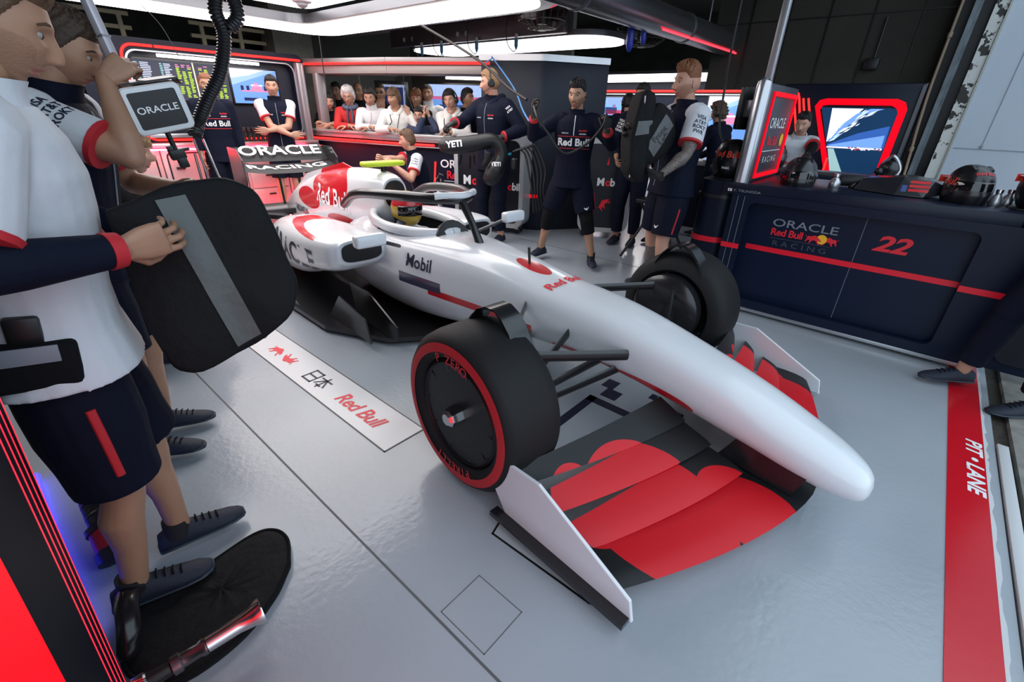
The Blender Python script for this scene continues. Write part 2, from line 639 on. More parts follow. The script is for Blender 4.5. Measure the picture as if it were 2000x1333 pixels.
# red line with its words
t = thing('floor_decal', (0.58, 2, 0), 'red painted floor line with white slanted capitals at the garage mouth', 'floor line')
MB().box((0.51, -2.4, 0), (0.655, 16, 0.003)).build('stripe', mat('glossy_red_floor_paint', (0.60, 0.008, 0.018), 0.22, bump=0.12, bscale=30), t, smooth=False)
text('PIT \u2022 LANE', t, (0.612, 2.85, 0.003), (0, -1, 0), (1, 0, 0), 0.088, M_wtext, bold=0.03, shear=0.2, sx=1.25, ext=0.0012)
g = MB()
pts = []
y = -2.4
while y < 16:
    pts.append((0.668 + random.uniform(-0.006, 0.006), y))
    y += random.uniform(0.02, 0.08)
g.prism([(p[0], p[1]) for p in pts] + [(0.655, 16), (0.655, -2.4)], (0, 0, 0), (1, 0, 0), (0, 1, 0), 0.002)
g.build('ragged_edge', mat('chipped_white_paint', (0.62, 0.63, 0.64), 0.6), t, smooth=False)
g = MB().box((0.708, 0.4, -0.03), (0.752, 3.15, 0.012))
tag(g.build('threshold_bar', mat('white_steel_bar', (0.62, 0.63, 0.64), 0.45), bevel=0.003), 'white steel bar lying in the dark door groove beside the red line', 'bar')

# dark parking guides under the car
t = thing('floor_decal', (-0.9, 2.0, 0), 'dark navy tape guide marks on the grey floor under the car nose', 'floor graphic')
g = MB()
for a, b in (((-1.12, 1.66), (-1.07, 2.06)), ((-1.12, 2.0), (-0.74, 2.06)), ((-0.80, 1.70), (-0.73, 2.06)), ((-0.80, 2.06), (-0.70, 2.085)), ((-1.13, 2.20), (-1.05, 2.30)), ((-1.08, 2.10), (-0.98, 2.20)), ((-0.85, 2.27), (-0.81, 2.33)), ((-0.32, 2.18), (-0.285, 2.23)), ((-0.305, 1.84), (-0.30, 2.3))):
    MB().box((a[0], a[1], 0), (b[0], b[1], 0.0014)).build('guide_tape', M_ntext, t, smooth=False)
for q in ((0, 0, 0.0, 0.07), (0.0, 0.07, 0.05, 0.07), (0.05, 0.02, 0.05, 0.07), (0.07, 0, 0.12, 0), (0.12, 0.0, 0.12, 0.06), (0.08, 0.06, 0.12, 0.06)):
    stroke(g, q[0], q[1], q[2], q[3], 0.012, o=(-0.745, 2.18))
g.build('stencil_mark', M_ntext, t, smooth=False)
t = thing('floor_decal', (-0.6, 3.2, 0), 'thin black outline with rounded corner on the floor between car and counter', 'floor graphic')


def outline(mb, pts, w=0.008, h=0.0016):
    for p, q in zip(pts[:-1], pts[1:]):
        d = unit(np.array(q) - np.array(p))
        n = np.array((-d[1], d[0])) * w / 2
        e = d * w / 2
        p_, q_ = np.array(p) - e, np.array(q) + e
        mb.prism([tuple(p_ - n), tuple(q_ - n), tuple(q_ + n), tuple(p_ + n)], (0, 0, 0.0), (1, 0, 0), (0, 1, 0), h)


g = MB()
outline(g, [(-2.2, 3.31), (-0.56, 3.31), (-0.50, 3.08), (-0.385, 3.08)])
outline(g, [(-2.2, 3.57)] + [tuple(p[:2]) for p in arc((-0.56, 3.42, 0), (1, 0, 0), (0, 1, 0), 0.15, PI / 2, 0, 6)] + [(-0.40, 3.2)])
outline(g, [(-0.44, 2.6), (-0.44, 2.88), (-0.345, 2.9), (-0.29, 2.6)])
outline(g, [(-0.39, 2.6), (-0.385, 2.87)], 0.02)
g.build('outline', M_black, t, smooth=False)
t = thing('floor_decal', (-0.7, 1.0, 0), 'black edged pale floor patch with rounded corner beneath the near front wing', 'floor graphic')
MB().prism([(-0.93, 1.17), (-0.86, 0.935), (-0.42, 0.95), (-0.385, 0.962), (-0.37, 0.99), (-0.37, 1.75), (-0.93, 1.75)], (0, 0, 0), (1, 0, 0), (0, 1, 0), 0.001).build('patch', mat('pale_floor_vinyl', (0.42, 0.45, 0.47), 0.3), t, smooth=False)
g = MB()
outline(g, [(-0.93, 1.17), (-0.86, 0.935), (-0.42, 0.95), (-0.385, 0.962), (-0.37, 0.99), (-0.37, 1.75)])
g.build('outline', M_black, t, smooth=False)

# ---------------------------------------------------------------- lights overhead
def light_frame(name, label, x0, y0, x1, y1, hx0, hy0, hx1, hy1, z, r, hr, inner=None):
    t = thing(name, ((x0 + x1) / 2, (y0 + y1) / 2, z), label, 'ceiling light')
    out = rrect(x0, y0, x1, y1, r, 8)
    inn = rrect(hx0, hy0, hx1, hy1, hr, 8)
    g = MB()
    ringframe(g, rrect(x0 - 0.12, y0 - 0.12, x1 + 0.12, y1 + 0.12, r + 0.12, 8), rrect(hx0 + 0.1, hy0 + 0.1, hx1 - 0.1, hy1 - 0.1, hr, 8), (0, 0, z + 0.012), (1, 0, 0), (0, 1, 0), 0.09)
    g.build('housing', M_darkmetal, t, angle=30)
    g = MB()
    ringframe(g, out, inn, (0, 0, z), (1, 0, 0), (0, 1, 0), 0.02)
    g.build('diffuser', M_lamp, t, smooth=False)
    if inner:
        g = MB().prism(rrect(*inner, 0.16, 6), (0, 0, z + 0.13), (1, 0, 0), (0, 1, 0), 0.02)
        g.build('inner_diffuser', M_lamp, t, smooth=False)
        MB().prism(rrect(inner[0] - 0.05, inner[1] - 0.05, inner[2] + 0.05, inner[3] + 0.05, 0.2, 6), (0, 0, z + 0.152), (1, 0, 0), (0, 1, 0), 0.05).build('inner_housing', M_darkmetal, t)
    return t


lf = light_frame('ceiling_light', 'large glowing white rounded ring light with inner panel above the car tail', -7.05, 0.5, -3.05, 4.05, -6.42, 1.1, -3.6, 3.42, 2.35, 0.35, 0.2, (-6.1, 1.2, -3.75, 3.3))
g = MB()
outp = rrect(-7.2, 0.35, -2.9, 4.2, 0.47, 8)
for q in range(len(outp)):
    a, b = outp[q], outp[(q + 1) % len(outp)]
    g.tube([(a[0], a[1], 2.385), (b[0], b[1], 2.385)], 0.012, 6)
g.build('red_edge_strip', mat('dim_red_edge_light', (0.9, 0.03, 0.1), 0.4, emit=0.5), lf)
def light_strip(label, x0, y0, x1, y1, z, r):
    t = thing('ceiling_light', ((x0 + x1) / 2, (y0 + y1) / 2, z), label, 'ceiling light')
    MB().prism(rrect(x0 - .02, y0 - .02, x1 + .06, y1 + .06, r, 8), (0, 0, z + .02), (1, 0, 0), (0, 1, 0), .06).build('housing', M_darkmetal, t, angle=30)
    MB().prism(rrect(x0, y0, x1, y1, r, 8), (0, 0, z), (1, 0, 0), (0, 1, 0), .02).build('diffuser', M_lamp, t, smooth=False)


light_strip('long glowing white light behind the plug channel of the middle bay', -7.0, 5.32, -3.42, 6.3, 2.3, .42)
light_strip('far white glowing light over the distant bay', -9.0, 10.8, -3.9, 13.0, 2.3, .4)

# small dome detector under the ring light
t = thing('smoke_detector', (-5.55, 2.95, 2.48), 'white dome smoke detector under the glowing inner panel', 'smoke detector')
MB().lathe([(0.10, 0), (0.10, -0.025), (0.085, -0.035), (0.06, -0.035)], (-5.55, 2.95, 2.48), (0, 0, 1), 28).build('base', M_white, t)
MB().lathe([(0.06, -0.035), (0.055, -0.06), (0.03, -0.08), (0, -0.085)], (-5.55, 2.95, 2.48), (0, 0, 1), 24).build('sensor', mat('grey_sensor', (0.3, 0.3, 0.32), 0.4), t)

# big aluminium truss tube
t = thing('truss_tube', (-2.95, 5.4, 2.45), 'large dark silver overhead tube running to the far bay', 'overhead tube')
MB().lathe([(0.001, 0), (0.10, 0.0), (0.14, 0.03), (0.155, 0.1), (0.155, 9.4), (0.14, 9.47), (0.001, 9.5)], (-2.95, 2.2, 2.5), (0, 1, 0), 40).build('tube', mat('satin_dark_tube', (0.26, 0.265, 0.28), 0.27, metal=0.9), t)
for y in (4.2, 6.6, 9.2):
    MB().lathe([(0.16, 0), (0.165, 0.01), (0.165, 0.05), (0.16, 0.06)], (-2.95, y, 2.5), (0, 1, 0), 40).build('joint_ring', M_darkmetal, t)
MB().tube([(-2.83, 5.8, 2.38), (-2.83, 11.6, 2.38)], 0.012, 8).build('red_edge_strip', mat('red_edge_light', (1, 0.03, 0.05), 0.4, emit=3.0), t)
for y in (3.2, 7.4, 10.8):
    MB().tube([(-2.95, y, 2.64), (-2.95, y, 4.3)], 0.012, 8).build('hanger_rod', M_darkmetal, t)

# service channel with hanging plugs
t = thing('service_channel', (-5.2, 5.2, 2.4), 'dark metal service channel with round stickers above the middle bay light', 'service channel')
MB().box((-7.1, 5.16, 2.33), (-3.75, 5.24, 2.56)).build('channel', mat('purple_grey_channel', (0.10, 0.09, 0.10), 0.35, metal=0.6), t, bevel=0.01)
for x in (-6.75, -6.55, -5.55, -5.38, -3.9):
    MB().lathe([(0.03, 0), (0.03, 0.004), (0.02, 0.005)], (x, 5.16, 2.42), (0, -1, 0), 20).build('sticker', mat('grey_round_sticker', (0.4, 0.4, 0.4), 0.5), t)
M_plug = mat('blue_plug_plastic', (0.01, 0.10, 0.22), 0.4)
M_plug2 = mat('bright_blue_plug_plastic', (0.005, 0.03, 0.35), 0.35)


def plug(x, y, z, label, big=1.0, m=None):
    t = thing('power_plug', (x, y, z), label, 'power plug', 'plugs hanging from the service channel')
    MB().lathe([(0.016 * big, 0), (0.02 * big, -0.01), (0.02 * big, -0.06), (0.016 * big, -0.065)], (x, y, z), (0, 0, 1), 16).build('socket', mat('grey_socket', (0.45, 0.45, 0.42), 0.5), t)
    MB().lathe([(0.02 * big, -0.05), (0.026 * big, -0.055), (0.024 * big, -0.13 * big), (0.014 * big, -0.16 * big), (0.008, -0.17 * big)], (x, y, z), (0, 0, 1), 16).build('body', m or M_plug, t)
    return t


for x, lb in ((-6.30, 'blue power plug at the left end of the service channel'), (-5.86, 'second blue power plug from the left under the service channel'), (-5.15, 'third blue power plug from the left under the service channel'), (-4.45, 'blue power plug under the wire cage of the near fan')):
    plug(x, 5.13, 2.36, lb)
plug(-3.12, 5.6, 2.44, 'bright blue large plug right of the long middle light', 1.7, M_plug2)
plug(-3.02, 5.72, 2.45, 'bright blue smaller plug beside the large one', 1.3, M_plug2)


def cable(name, pts, r, m, label, cat='cable', n=10):
    return MB().tube(spline(pts, n), r, 8).build(name, m, label=label, cat=cat)


M_cable = mat('black_cable', (0.006, 0.006, 0.007), 0.5)
M_bluecab = mat('pale_blue_cable', (0.12, 0.35, 0.75), 0.45)
for x, lb in ((-6.30, 'thin black lead drooping to the leftmost plug'), (-5.86, 'thin black lead drooping to the second plug'), (-5.15, 'thin black lead drooping to the third plug'), (-4.45, 'thin black lead drooping to the plug under the fan')):
    cable('power_lead', [(x - 0.12, 5.1, 2.56), (x - 0.13, 5.08, 2.4), (x - 0.1, 5.08, 2.25), (x - 0.03, 5.11, 2.17), (x, 5.13, 2.19)], 0.006, M_cable, lb)
cable('blue_cable', [(-5.86, 5.12, 2.2), (-5.4, 5.0, 2.0), (-4.9, 4.85, 1.97), (-4.45, 4.7, 2.06)], 0.008, M_bluecab, 'pale blue cable sagging across to the dark column')
cable('blue_cable', [(-4.5, 4.74, 2.08), (-4.2, 4.6, 1.92), (-3.85, 4.45, 1.7), (-3.6, 4.3, 1.5), (-3.3, 4.15, 1.32)], 0.008, M_bluecab, 'pale blue cable trailing down behind the headset man')
cable('black_cable', [(-5.0, 4.05, 2.36), (-4.3, 4.0, 2.1), (-3.9, 4.0, 1.92), (-3.55, 3.97, 1.72), (-3.25, 3.93, 1.6)], 0.014, M_cable, 'thick black cable from the ring light to a raised gloved hand')
cable('thin_wire', [(-6.6, 5.1, 2.2), (-6.1, 4.6, 1.85), (-5.7, 4.4, 1.55), (-5.45, 4.3, 1.36)], 0.004, M_cable, 'thin black wire hanging in front of the spectators')
cable('hanging_chain', [(-7.0, 3.9, 2.4), (-7.0, 3.9, 1.95), (-7.0, 3.91, 1.7)], 0.008, M_cable, 'thin dark chain hanging beside the spectator window')
cable('thin_wire', [(-6.6, 1.7, 2.42), (-6.62, 1.9, 2.2), (-6.6, 2.0, 1.9)], 0.004, M_cable, 'thin black wire hanging in front of the timing screen')


# wire cage fans
def cage_fan(c, r, label):
    c = np.array(c, float)
    t = thing('ceiling_fan', tuple(c), label, 'fan')
    g = MB()
    for i in range(22):
        a = 2 * PI * i / 22
        d = np.array((math.cos(a), math.sin(a), 0))
        g.tube([c + d * r * s + np.array((0, 0, -h)) for s, h in ((0.15, 0.20), (0.5, 0.19), (0.85, 0.12), (1.0, 0.0))], 0.004, 5)
    for s, h in ((1.0, 0.0), (0.85, 0.12), (0.5, 0.19), (0.3, 0.2)):
        g.tube([c + np.array((math.cos(2 * PI * i / 32) * r * s, math.sin(2 * PI * i / 32) * r * s, -h)) for i in range(33)], 0.006 if s == 1 else 0.004, 5)
    g.build('cage', mat('dull_wire', (0.10, 0.09, 0.08), 0.4, metal=0.6), t)
    MB().lathe([(0.0, -0.21), (0.05, -0.21), (0.05, -0.2), (0.04, -0.195)], c, (0, 0, 1), 20).build('badge', mat('grey_badge', (0.4, 0.4, 0.38), 0.5), t)
    g = MB().lathe([(0.06, -0.15), (0.07, -0.1), (0.07, 0.05), (0.02, 0.06)], c, (0, 0, 1), 20)
    g.build('motor', M_black, t)
    for i in range(3):
        a = 2 * PI * i / 3 + 0.3
        d, e = np.array((math.cos(a), math.sin(a), 0)), np.array((-math.sin(a), math.cos(a), 0))
        MB().loft([[c + d * r * s + e * w + np.array((0, 0, -0.08 + w * 0.3 + k)) for w, k in ((-0.08, 0), (0.08, 0), (0.08, 0.006), (-0.08, 0.006))] for s in (0.18, 0.5, 0.88)]).build('blade', mat('brown_grey_blade', (0.07, 0.06, 0.055), 0.5), t)
    MB().tube([c + np.array((0, 0, 0.05)), c + np.array((0, 0, 1.9))], 0.018, 8).build('rod', M_darkmetal, t)
    return t


cage_fan((-3.95, 5.0, 2.55), 0.32, 'wire caged ceiling fan with round badge beside the big overhead tube')
cage_fan((-3.5, 6.6, 2.52), 0.34, 'wire caged fan half hidden under the big overhead tube')

# cream cable trays and column at the rear
M_cream = mat('cream_steel', (0.40, 0.36, 0.22), 0.5)
for i, (y0, y1, lb) in enumerate(((-0.2, 2.05, 'cream steel cable tray high at the rear left corner'), (2.72, 3.74, 'cream steel cable tray above the timing screens'))):
    t = thing('cable_tray', (-8.3, (y0 + y1) / 2, 2.2), lb, 'cable tray')
    g = MB()
    for z in (2.14, 2.27, 2.42, 2.58):
        g.box((-8.32, y0, z), (-8.26, y1, z + 0.045))
    g.build('rail', M_cream, t)
    y = y0 + 0.12
    while y < y1:
        MB().box((-8.30, y, 2.14), (-8.255, y + 0.05, 2.44)).build('bracket', M_cream, t)
        y += 0.5
struct('pillar_rear', MB().box((-8.4, 3.72, 0), (-8.0, 4.32, 4.3)), mat('grey_green_concrete', (0.17, 0.17, 0.14), 0.8, vary=0.15))
struct('beam_ceiling', MB().box((-12, 5.7, 2.75), (-3.2, 5.9, 3.0)).box((-12, 4.4, 2.62), (-3.3, 5.6, 2.68)), mat('beige_grey_soffit', (0.26, 0.25, 0.22), 0.8))
g = MB().box((-2.0, 2.2, 3.5), (-1.7, 12, 3.75)).box((-1.75, 2.2, 3.35), (-1.62, 12, 3.5))
struct('beam_upper', g, mat('dirty_cream_beam', (0.14, 0.125, 0.10), 0.7, vary=0.3, vscale=5))
# gantry upright and the slim tube lamp
t = thing('gantry_post', (-1.15, 4.22, 1.05), 'slim aluminium gantry post rising from the counter end', 'gantry post')
MB().box((-1.175, 4.2, 1.7), (-1.125, 4.25, 2.75)).build('post', M_silver, t, bevel=0.005)
MB().box((-2.0, 4.2, 2.42), (-1.15, 4.25, 2.47)).build('arm', M_silver, t, bevel=0.005)
MB().tube([(-1.62, 4.19, 2.395), (-1.22, 4.19, 2.395)], 0.016, 10).build('tube_lamp', M_tubelamp, t)

# wall socket and wire on the upper dark wall
t = thing('wall_box', (-1.05, 8.3, 2.0), 'small dark wall speaker box on the upper dark wall', 'wall box')
MB().box((-1.14, 8.25, 2.12), (-0.98, 8.34, 2.25)).build('case', M_black, t, bevel=0.01)
MB().tube([(-1.05, 8.32, 2.25), (-1.05, 8.32, 2.7)], 0.01, 8).build('conduit', M_black, t)
# ================================================================ rear wall unit with the screens
M_cab = mat('satin_white_cabinet', (0.50, 0.48, 0.49), 0.35, metal=0.3)
M_screenblk = mat('screen_bezel', (0.004, 0.004, 0.005), 0.25)


def neon(mb, pts, r=0.016):
    mb.tube(pts, r, 10)


t = thing('screen_wall_unit', (-7.5, 2.7, 0), 'rear wall unit with red neon outline round its recessed screens', 'wall unit')
g = MB()
ringframe(g, [(p[0], p[1]) for p in rrect(1.25, 0.96, 3.86, 2.13, 0.12, 6)], [(p[0], p[1]) for p in rrect(1.74, 1.08, 3.68, 2.0, 0.12, 6)], (-7.62, 0, 0), (0, 1, 0), (0, 0, 1), 0.14)
g.build('surround', M_navy, t, angle=30)
MB().box((-7.66, 1.3, 0.98), (-7.60, 3.84, 2.1)).build('back_panel', mat('screen_recess', (0.012, 0.014, 0.025), 0.4), t)
g = MB()
ringframe(g, rrect(1.70, 1.06, 3.70, 2.01, 0.12, 6), rrect(1.72, 1.075, 3.685, 1.995, 0.11, 6), (-7.49, 0, 0), (0, 1, 0), (0, 0, 1), 0.02)
g.build('silver_rim', M_silver, t)
g = MB()
path = [(-7.46, 2.0, 2.055)] + [(-7.46, p[1], p[2]) for p in arc((0, 1.80, 1.93), (0, 1, 0), (0, 0, 1), 0.125, PI / 2, PI, 6)] + [(-7.46, p[1], p[2]) for p in arc((0, 1.80, 1.16), (0, 1, 0), (0, 0, 1), 0.125, PI, 1.5 * PI, 6)] + [(-7.46, 2.35, 1.035)]
neon(g, path)
neon(g, [(-7.46, 2.02, 2.055), (-7.46, 3.80, 2.055)])
neon(g, [(-7.46, 2.4, 1.035), (-7.46, 3.68, 1.035)])
g.build('neon_tube', M_neon, t)
MB().tube([(-7.45, 2.02, 1.965), (-7.45, 3.2, 1.965)], 0.018, 10).build('tube_lamp', M_tubelamp, t)
MB().box((-7.46, 1.66, 0.955), (-7.25, 3.80, 1.005)).box((-7.44, 1.7, 1.065), (-7.40, 3.7, 1.11)).build('ledge', M_silver, t, bevel=0.006)
g = MB().box((-7.50, 3.70, 0.95), (-7.38, 3.80, 2.02))
g.box((-7.38, 3.715, 0.97), (-7.375, 3.735, 2.0), 1).box((-7.38, 3.765, 0.97), (-7.375, 3.785, 2.0), 1)
g.build('corner_post', [mat('grey_post', (0.33, 0.32, 0.33), 0.4, metal=0.5), M_silver], t, bevel=0.01)

# screens
def screen(name, label, o, right, up, w, h, img, bez=0.02):
    """flat screen: bezel frame and a lit picture built from its own flat shapes"""
    o, right, up = np.array(o, float), unit(right), unit(up)
    n = np.cross(right, up)
    t = thing(name, tuple(o), label, 'screen')
    MB().prism([(-w / 2 - bez, -h / 2 - bez), (w / 2 + bez, -h / 2 - bez), (w / 2 + bez, h / 2 + bez), (-w / 2 - bez, h / 2 + bez)], o - n * 0.04, right, up, 0.036).build('bezel', M_screenblk, t, bevel=0.004)
    img(t, o, right, up, n, w, h)
    return t


def emat(name, c, e=1.0):
    return mat(name, c, 0.4, emit=e, ecol=c, spec=0.2)


def rects(t, name, o, right, up, n, lst, d=0.001):
    """lst: (x0, y0, x1, y1, material)"""
    ms = []
    g = MB()
    for x0, y0, x1, y1, m in lst:
        if m not in ms:
            ms.append(m)
        g.prism([(x0, y0), (x1, y0), (x1, y1), (x0, y1)], o, right, up, d, ms.index(m))
    return g.build(name, ms, t, smooth=False)


S_dark = emat('screen_dark_grey', (0.03, 0.035, 0.05), 1.0)
S_green = emat('screen_green', (0.30, 0.55, 0.03), 1.0)
S_teal = emat('screen_teal', (0.18, 0.42, 0.46), 1.0)
S_pale = emat('screen_pale_blue', (0.35, 0.42, 0.6), 1.0)
S_blue = emat('screen_blue', (0.10, 0.22, 0.52), 1.0)
S_sky = emat('screen_sky', (0.42, 0.48, 0.62), 1.0)
S_red = emat('screen_red', (0.6, 0.05, 0.08), 1.0)
S_pink = emat('screen_pink', (0.45, 0.16, 0.28), 1.0)
S_navy = emat('screen_navy', (0.01, 0.015, 0.06), 1.0)
S_white = emat('screen_white', (0.9, 0.93, 1.0), 1.2)
S_orange = emat('screen_cream', (0.5, 0.42, 0.30), 1.0)


def timing(t, o, r, u, n, w, h):
    L = [(-w / 2, -h / 2, w / 2, h / 2, S_dark)]
    rects(t, 'display', o, r, u, n, L)
    L = []
    rnd = random.Random(3)
    for i in range(20):
        y = h / 2 - 0.04 - i * (h - 0.06) / 20
        for x0, ww, m in ((-0.47, 0.05, S_teal), (-0.41, 0.10, S_pale), (-0.22, 0.03, S_teal), (-0.18, 0.08, S_pale)):
            L.append((x0 * w / 1.0, y, (x0 + ww * rnd.uniform(0.6, 1)) * w, y + 0.009, m))
        for x0 in (-0.06, 0.0, 0.06, 0.18, 0.24, 0.36, 0.42):
            if rnd.random() < 0.85:
                L.append((x0 * w, y, (x0 + 0.045 * rnd.uniform(0.6, 1)) * w, y + 0.010, S_green if i > 1 else S_pink))
    L.append((0.12 * w, -h / 2, 0.135 * w, h / 2, S_orange))
    rects(t, 'timing_table', o + n * 0.001, r, u, n, L)


def racecar_view(t, o, r, u, n, w, h):
    rects(t, 'display', o, r, u, n, [(-w / 2, -h / 2, w / 2, h / 2, S_blue)])
    g = MB()
    o1 = o + n * 0.0012
    g.prism([(-w / 2, h / 2), (-w / 2, h * 0.22), (-w * 0.1, h * 0.33), (w * 0.25, h / 2)], o1, r, u, 0.0005, 0)
    g.prism([(-w / 2, h * 0.22), (-w / 2, h * 0.02), (w * 0.5, h * 0.5), (w * 0.25, h / 2), (-w * 0.1, h * 0.33)], o1, r, u, 0.0005, 1)
    # little racing car: wheels, body, wings
    for x in (-0.30, -0.18, 0.2, 0.30):
        g.prism([(w * (x - 0.03), -h * 0.13), (w * (x + 0.03), -h * 0.13), (w * (x + 0.03), h * 0.02), (w * (x - 0.03), h * 0.02)], o1, r, u, 0.0012, 2)
    g.prism([(-w * .32, -h * .15), (w * .3, -h * .15), (w * .3, -h * .11), (-w * .32, -h * .11)], o1, r, u, 0.0016, 3)
    g.prism([(-w * .14, -h * .12), (w * .16, -h * .12), (w * .1, h * .02), (w * .03, h * .12), (-w * .03, h * .12), (-w * .08, h * .0)], o1, r, u, 0.002, 3)
    g.prism([(-w * .1, h * .02), (w * .14, h * .02), (w * .14, h * .06), (-w * .1, h * .06)], o1, r, u, 0.002, 4)
    g.prism([(-w * .3, -h * .42), (w * .1, -h * .42), (w * .1, -h * .33), (-w * .3, -h * .33)], o1, r, u, 0.001, 2)
    g.build('race_picture', [S_sky, emat('screen_mid_blue', (0.2, 0.33, 0.6)), S_navy, S_pink, S_white], t, smooth=False)


screen('timing_screen', 'wide timing screen with green and white columns behind the lamp box', (-7.56, 2.28, 1.705), (0, 1, 0), (0, 0, 1), 1.05, 0.43, timing)
screen('wall_screen', 'blue screen showing a racing car beside the man with crossed arms', (-7.56, 3.15, 1.69), (0, 1, 0), (0, 0, 1), 0.62, 0.42, racecar_view)

# small tools standing on the ledge
M_tool = mat('black_tool_grip', (0.02, 0.02, 0.022), 0.5)
for i in range(7):
    y = 2.78 + i * 0.062
    t = thing('power_tool', (-7.36, y, 1.01), ('black hand tool standing on the ledge under the blue screen'), 'tool', 'tools on the ledge')
    MB().tube([(-7.36, y, 1.006), (-7.36, y, 1.13)], [0.022, 0.018], 10).build('handle', M_tool, t)
    MB().box((-7.40, y - 0.02, 1.125), (-7.31, y + 0.02, 1.185)).build('head', M_tool, t, bevel=0.008)

# cabinets below, each one a unit
def cabinet_unit(y0, y1, label, style):
    t = thing('rear_cabinet', (-7.35, (y0 + y1) / 2, 0), label, 'cabinet', 'rear wall cabinets')
    MB().box((-7.75, y0, 0.08), (-7.28, y1, 0.95)).build('body', M_cab, t, bevel=0.012)
    MB().box((-7.7, y0 + 0.02, 0), (-7.34, y1 - 0.02, 0.08)).build('plinth', M_black, t)
    w = y1 - y0
    if style == 'door':
        g = MB()
        ringframe(g, rrect(y0 + 0.05, 0.12, y1 - 0.05, 0.9, 0.05, 4), rrect(y0 + 0.065, 0.135, y1 - 0.065, 0.885, 0.04, 4), (-7.28, 0, 0), (0, 1, 0), (0, 0, 1), 0.006)
        g.build('door_gasket', M_black, t)
        d = MB().prism(rrect(y0 + 0.068, 0.138, y1 - 0.068, 0.882, 0.04, 4), (-7.28, 0, 0), (0, 1, 0), (0, 0, 1), 0.012).build('door', M_cab, t)
        MB().prism(rrect(y0 + 0.14, 0.2, y1 - 0.12, 0.55, 0.03, 4), (-7.268, 0, 0), (0, 1, 0), (0, 0, 1), 0.004).build('vent_window', M_black, d)
        MB().box((-7.27, y0 + 0.12, 0.70), (-7.25, y0 + 0.22, 0.73)).build('handle', M_black, d, bevel=0.005)
    else:
        n = style
        for i in range(n):
            z0 = 0.13 + i * 0.78 / n
            d = MB().box((-7.29, y0 + 0.03, z0), (-7.262, y1 - 0.03, z0 + 0.78 / n - 0.012)).build('drawer', M_cab, t, bevel=0.006)
            MB().box((-7.264, (y0 + y1) / 2 - 0.05, z0 + 0.78 / n * 0.6), (-7.252, (y0 + y1) / 2 + 0.05, z0 + 0.78 / n * 0.6 + 0.022)).build('handle', M_black, d, bevel=0.004)


cabinet_unit(1.20, 1.72, 'white rear cabinet, leftmost, glowing red behind the lamp box', 'door')
cabinet_unit(1.73, 2.22, 'white rear cabinet with dark window under the timing screen', 'door')
cabinet_unit(2.23, 2.68, 'white rear cabinet of many small drawers behind the ladder', 5)
cabinet_unit(2.69, 3.26, 'white rear drawer cabinet behind the dark dressed man', 3)
cabinet_unit(3.27, 3.84, 'white rear drawer cabinet behind the man with crossed arms', 3)
# dark tall panel left of the screens
tag(MB().box((-7.55, 0.05, 0), (-7.35, 1.19, 2.12)).build('tall_panel', M_navy, bevel=0.01), 'tall plain navy panel at the rear left of the screens', 'panel')
# red glow strips on the floor and under the ledge, added to redden the cabinets
tag(MB().tube([(-6.98, 1.25, 0.012), (-6.98, 3.6, 0.012)], 0.012, 8).build('added_red_strip', mat('floor_red_fill', (1, .02, .03), .4, emit=85.0, ecol=(1, .015, .03))), 'added thin red glow strip on the floor to redden the rear cabinets', 'strip lamp')
tag(MB().tube([(-7.22, 1.3, 0.94), (-7.22, 3.6, 0.94)], 0.010, 8).build('added_red_strip', mat('ledge_red_fill', (1, .02, .03), .4, emit=70.0, ecol=(1, .015, .03))), 'added thin red glow strip tucked under the rear ledge', 'strip lamp')

# chrome stand with tubes in front of the cabinets
t = thing('pipe_stand', (-6.5, 2.05, 0), 'chrome tubular stand in front of the rear cabinets', 'stand')
for p in ([(-6.45, 1.87, 0.0), (-6.45, 1.86, 0.95)], [(-6.5, 2.0, 0), (-6.5, 1.98, 0.5), (-6.5, 1.90, 1.1)], [(-6.2, 2.25, 0), (-6.45, 2.05, 0.7), (-6.5, 2.0, 1.1)]):
    MB().tube(p, 0.014, 10).build('tube', M_steel, t)

# ================================================================ spectator counter (bends at the rear corner)
P0, P1, P2 = np.array((-7.5, 3.84)), np.array((-5.85, 4.28)), np.array((-4.80, 4.70))


def offs(pts, d):
    """offset a plan polyline to its left (away from the garage) by d"""
    out = []
    for i, p in enumerate(pts):
        a = pts[max(i - 1, 0)]
        b = pts[min(i + 1, len(pts) - 1)]
        u = unit(b - a)
        out.append(p + np.array((-u[1], u[0])) * d)
    return out


LINE = [P0, P1, P2]


def wallrun(mb, d0, d1, z0, z1, mi=0, line=LINE):
    A, B = offs(line, d0), offs(line, d1)
    for i in range(len(line) - 1):
        V = [(*A[i], z0), (*A[i + 1], z0), (*B[i + 1], z0), (*B[i], z0), (*A[i], z1), (*A[i + 1], z1), (*B[i + 1], z1), (*B[i], z1)]
        mb.add(V, [(3, 2, 1, 0), (4, 5, 6, 7), (0, 1, 5, 4), (1, 2, 6, 5), (2, 3, 7, 6), (3, 0, 4, 7)], mi)
    return mb


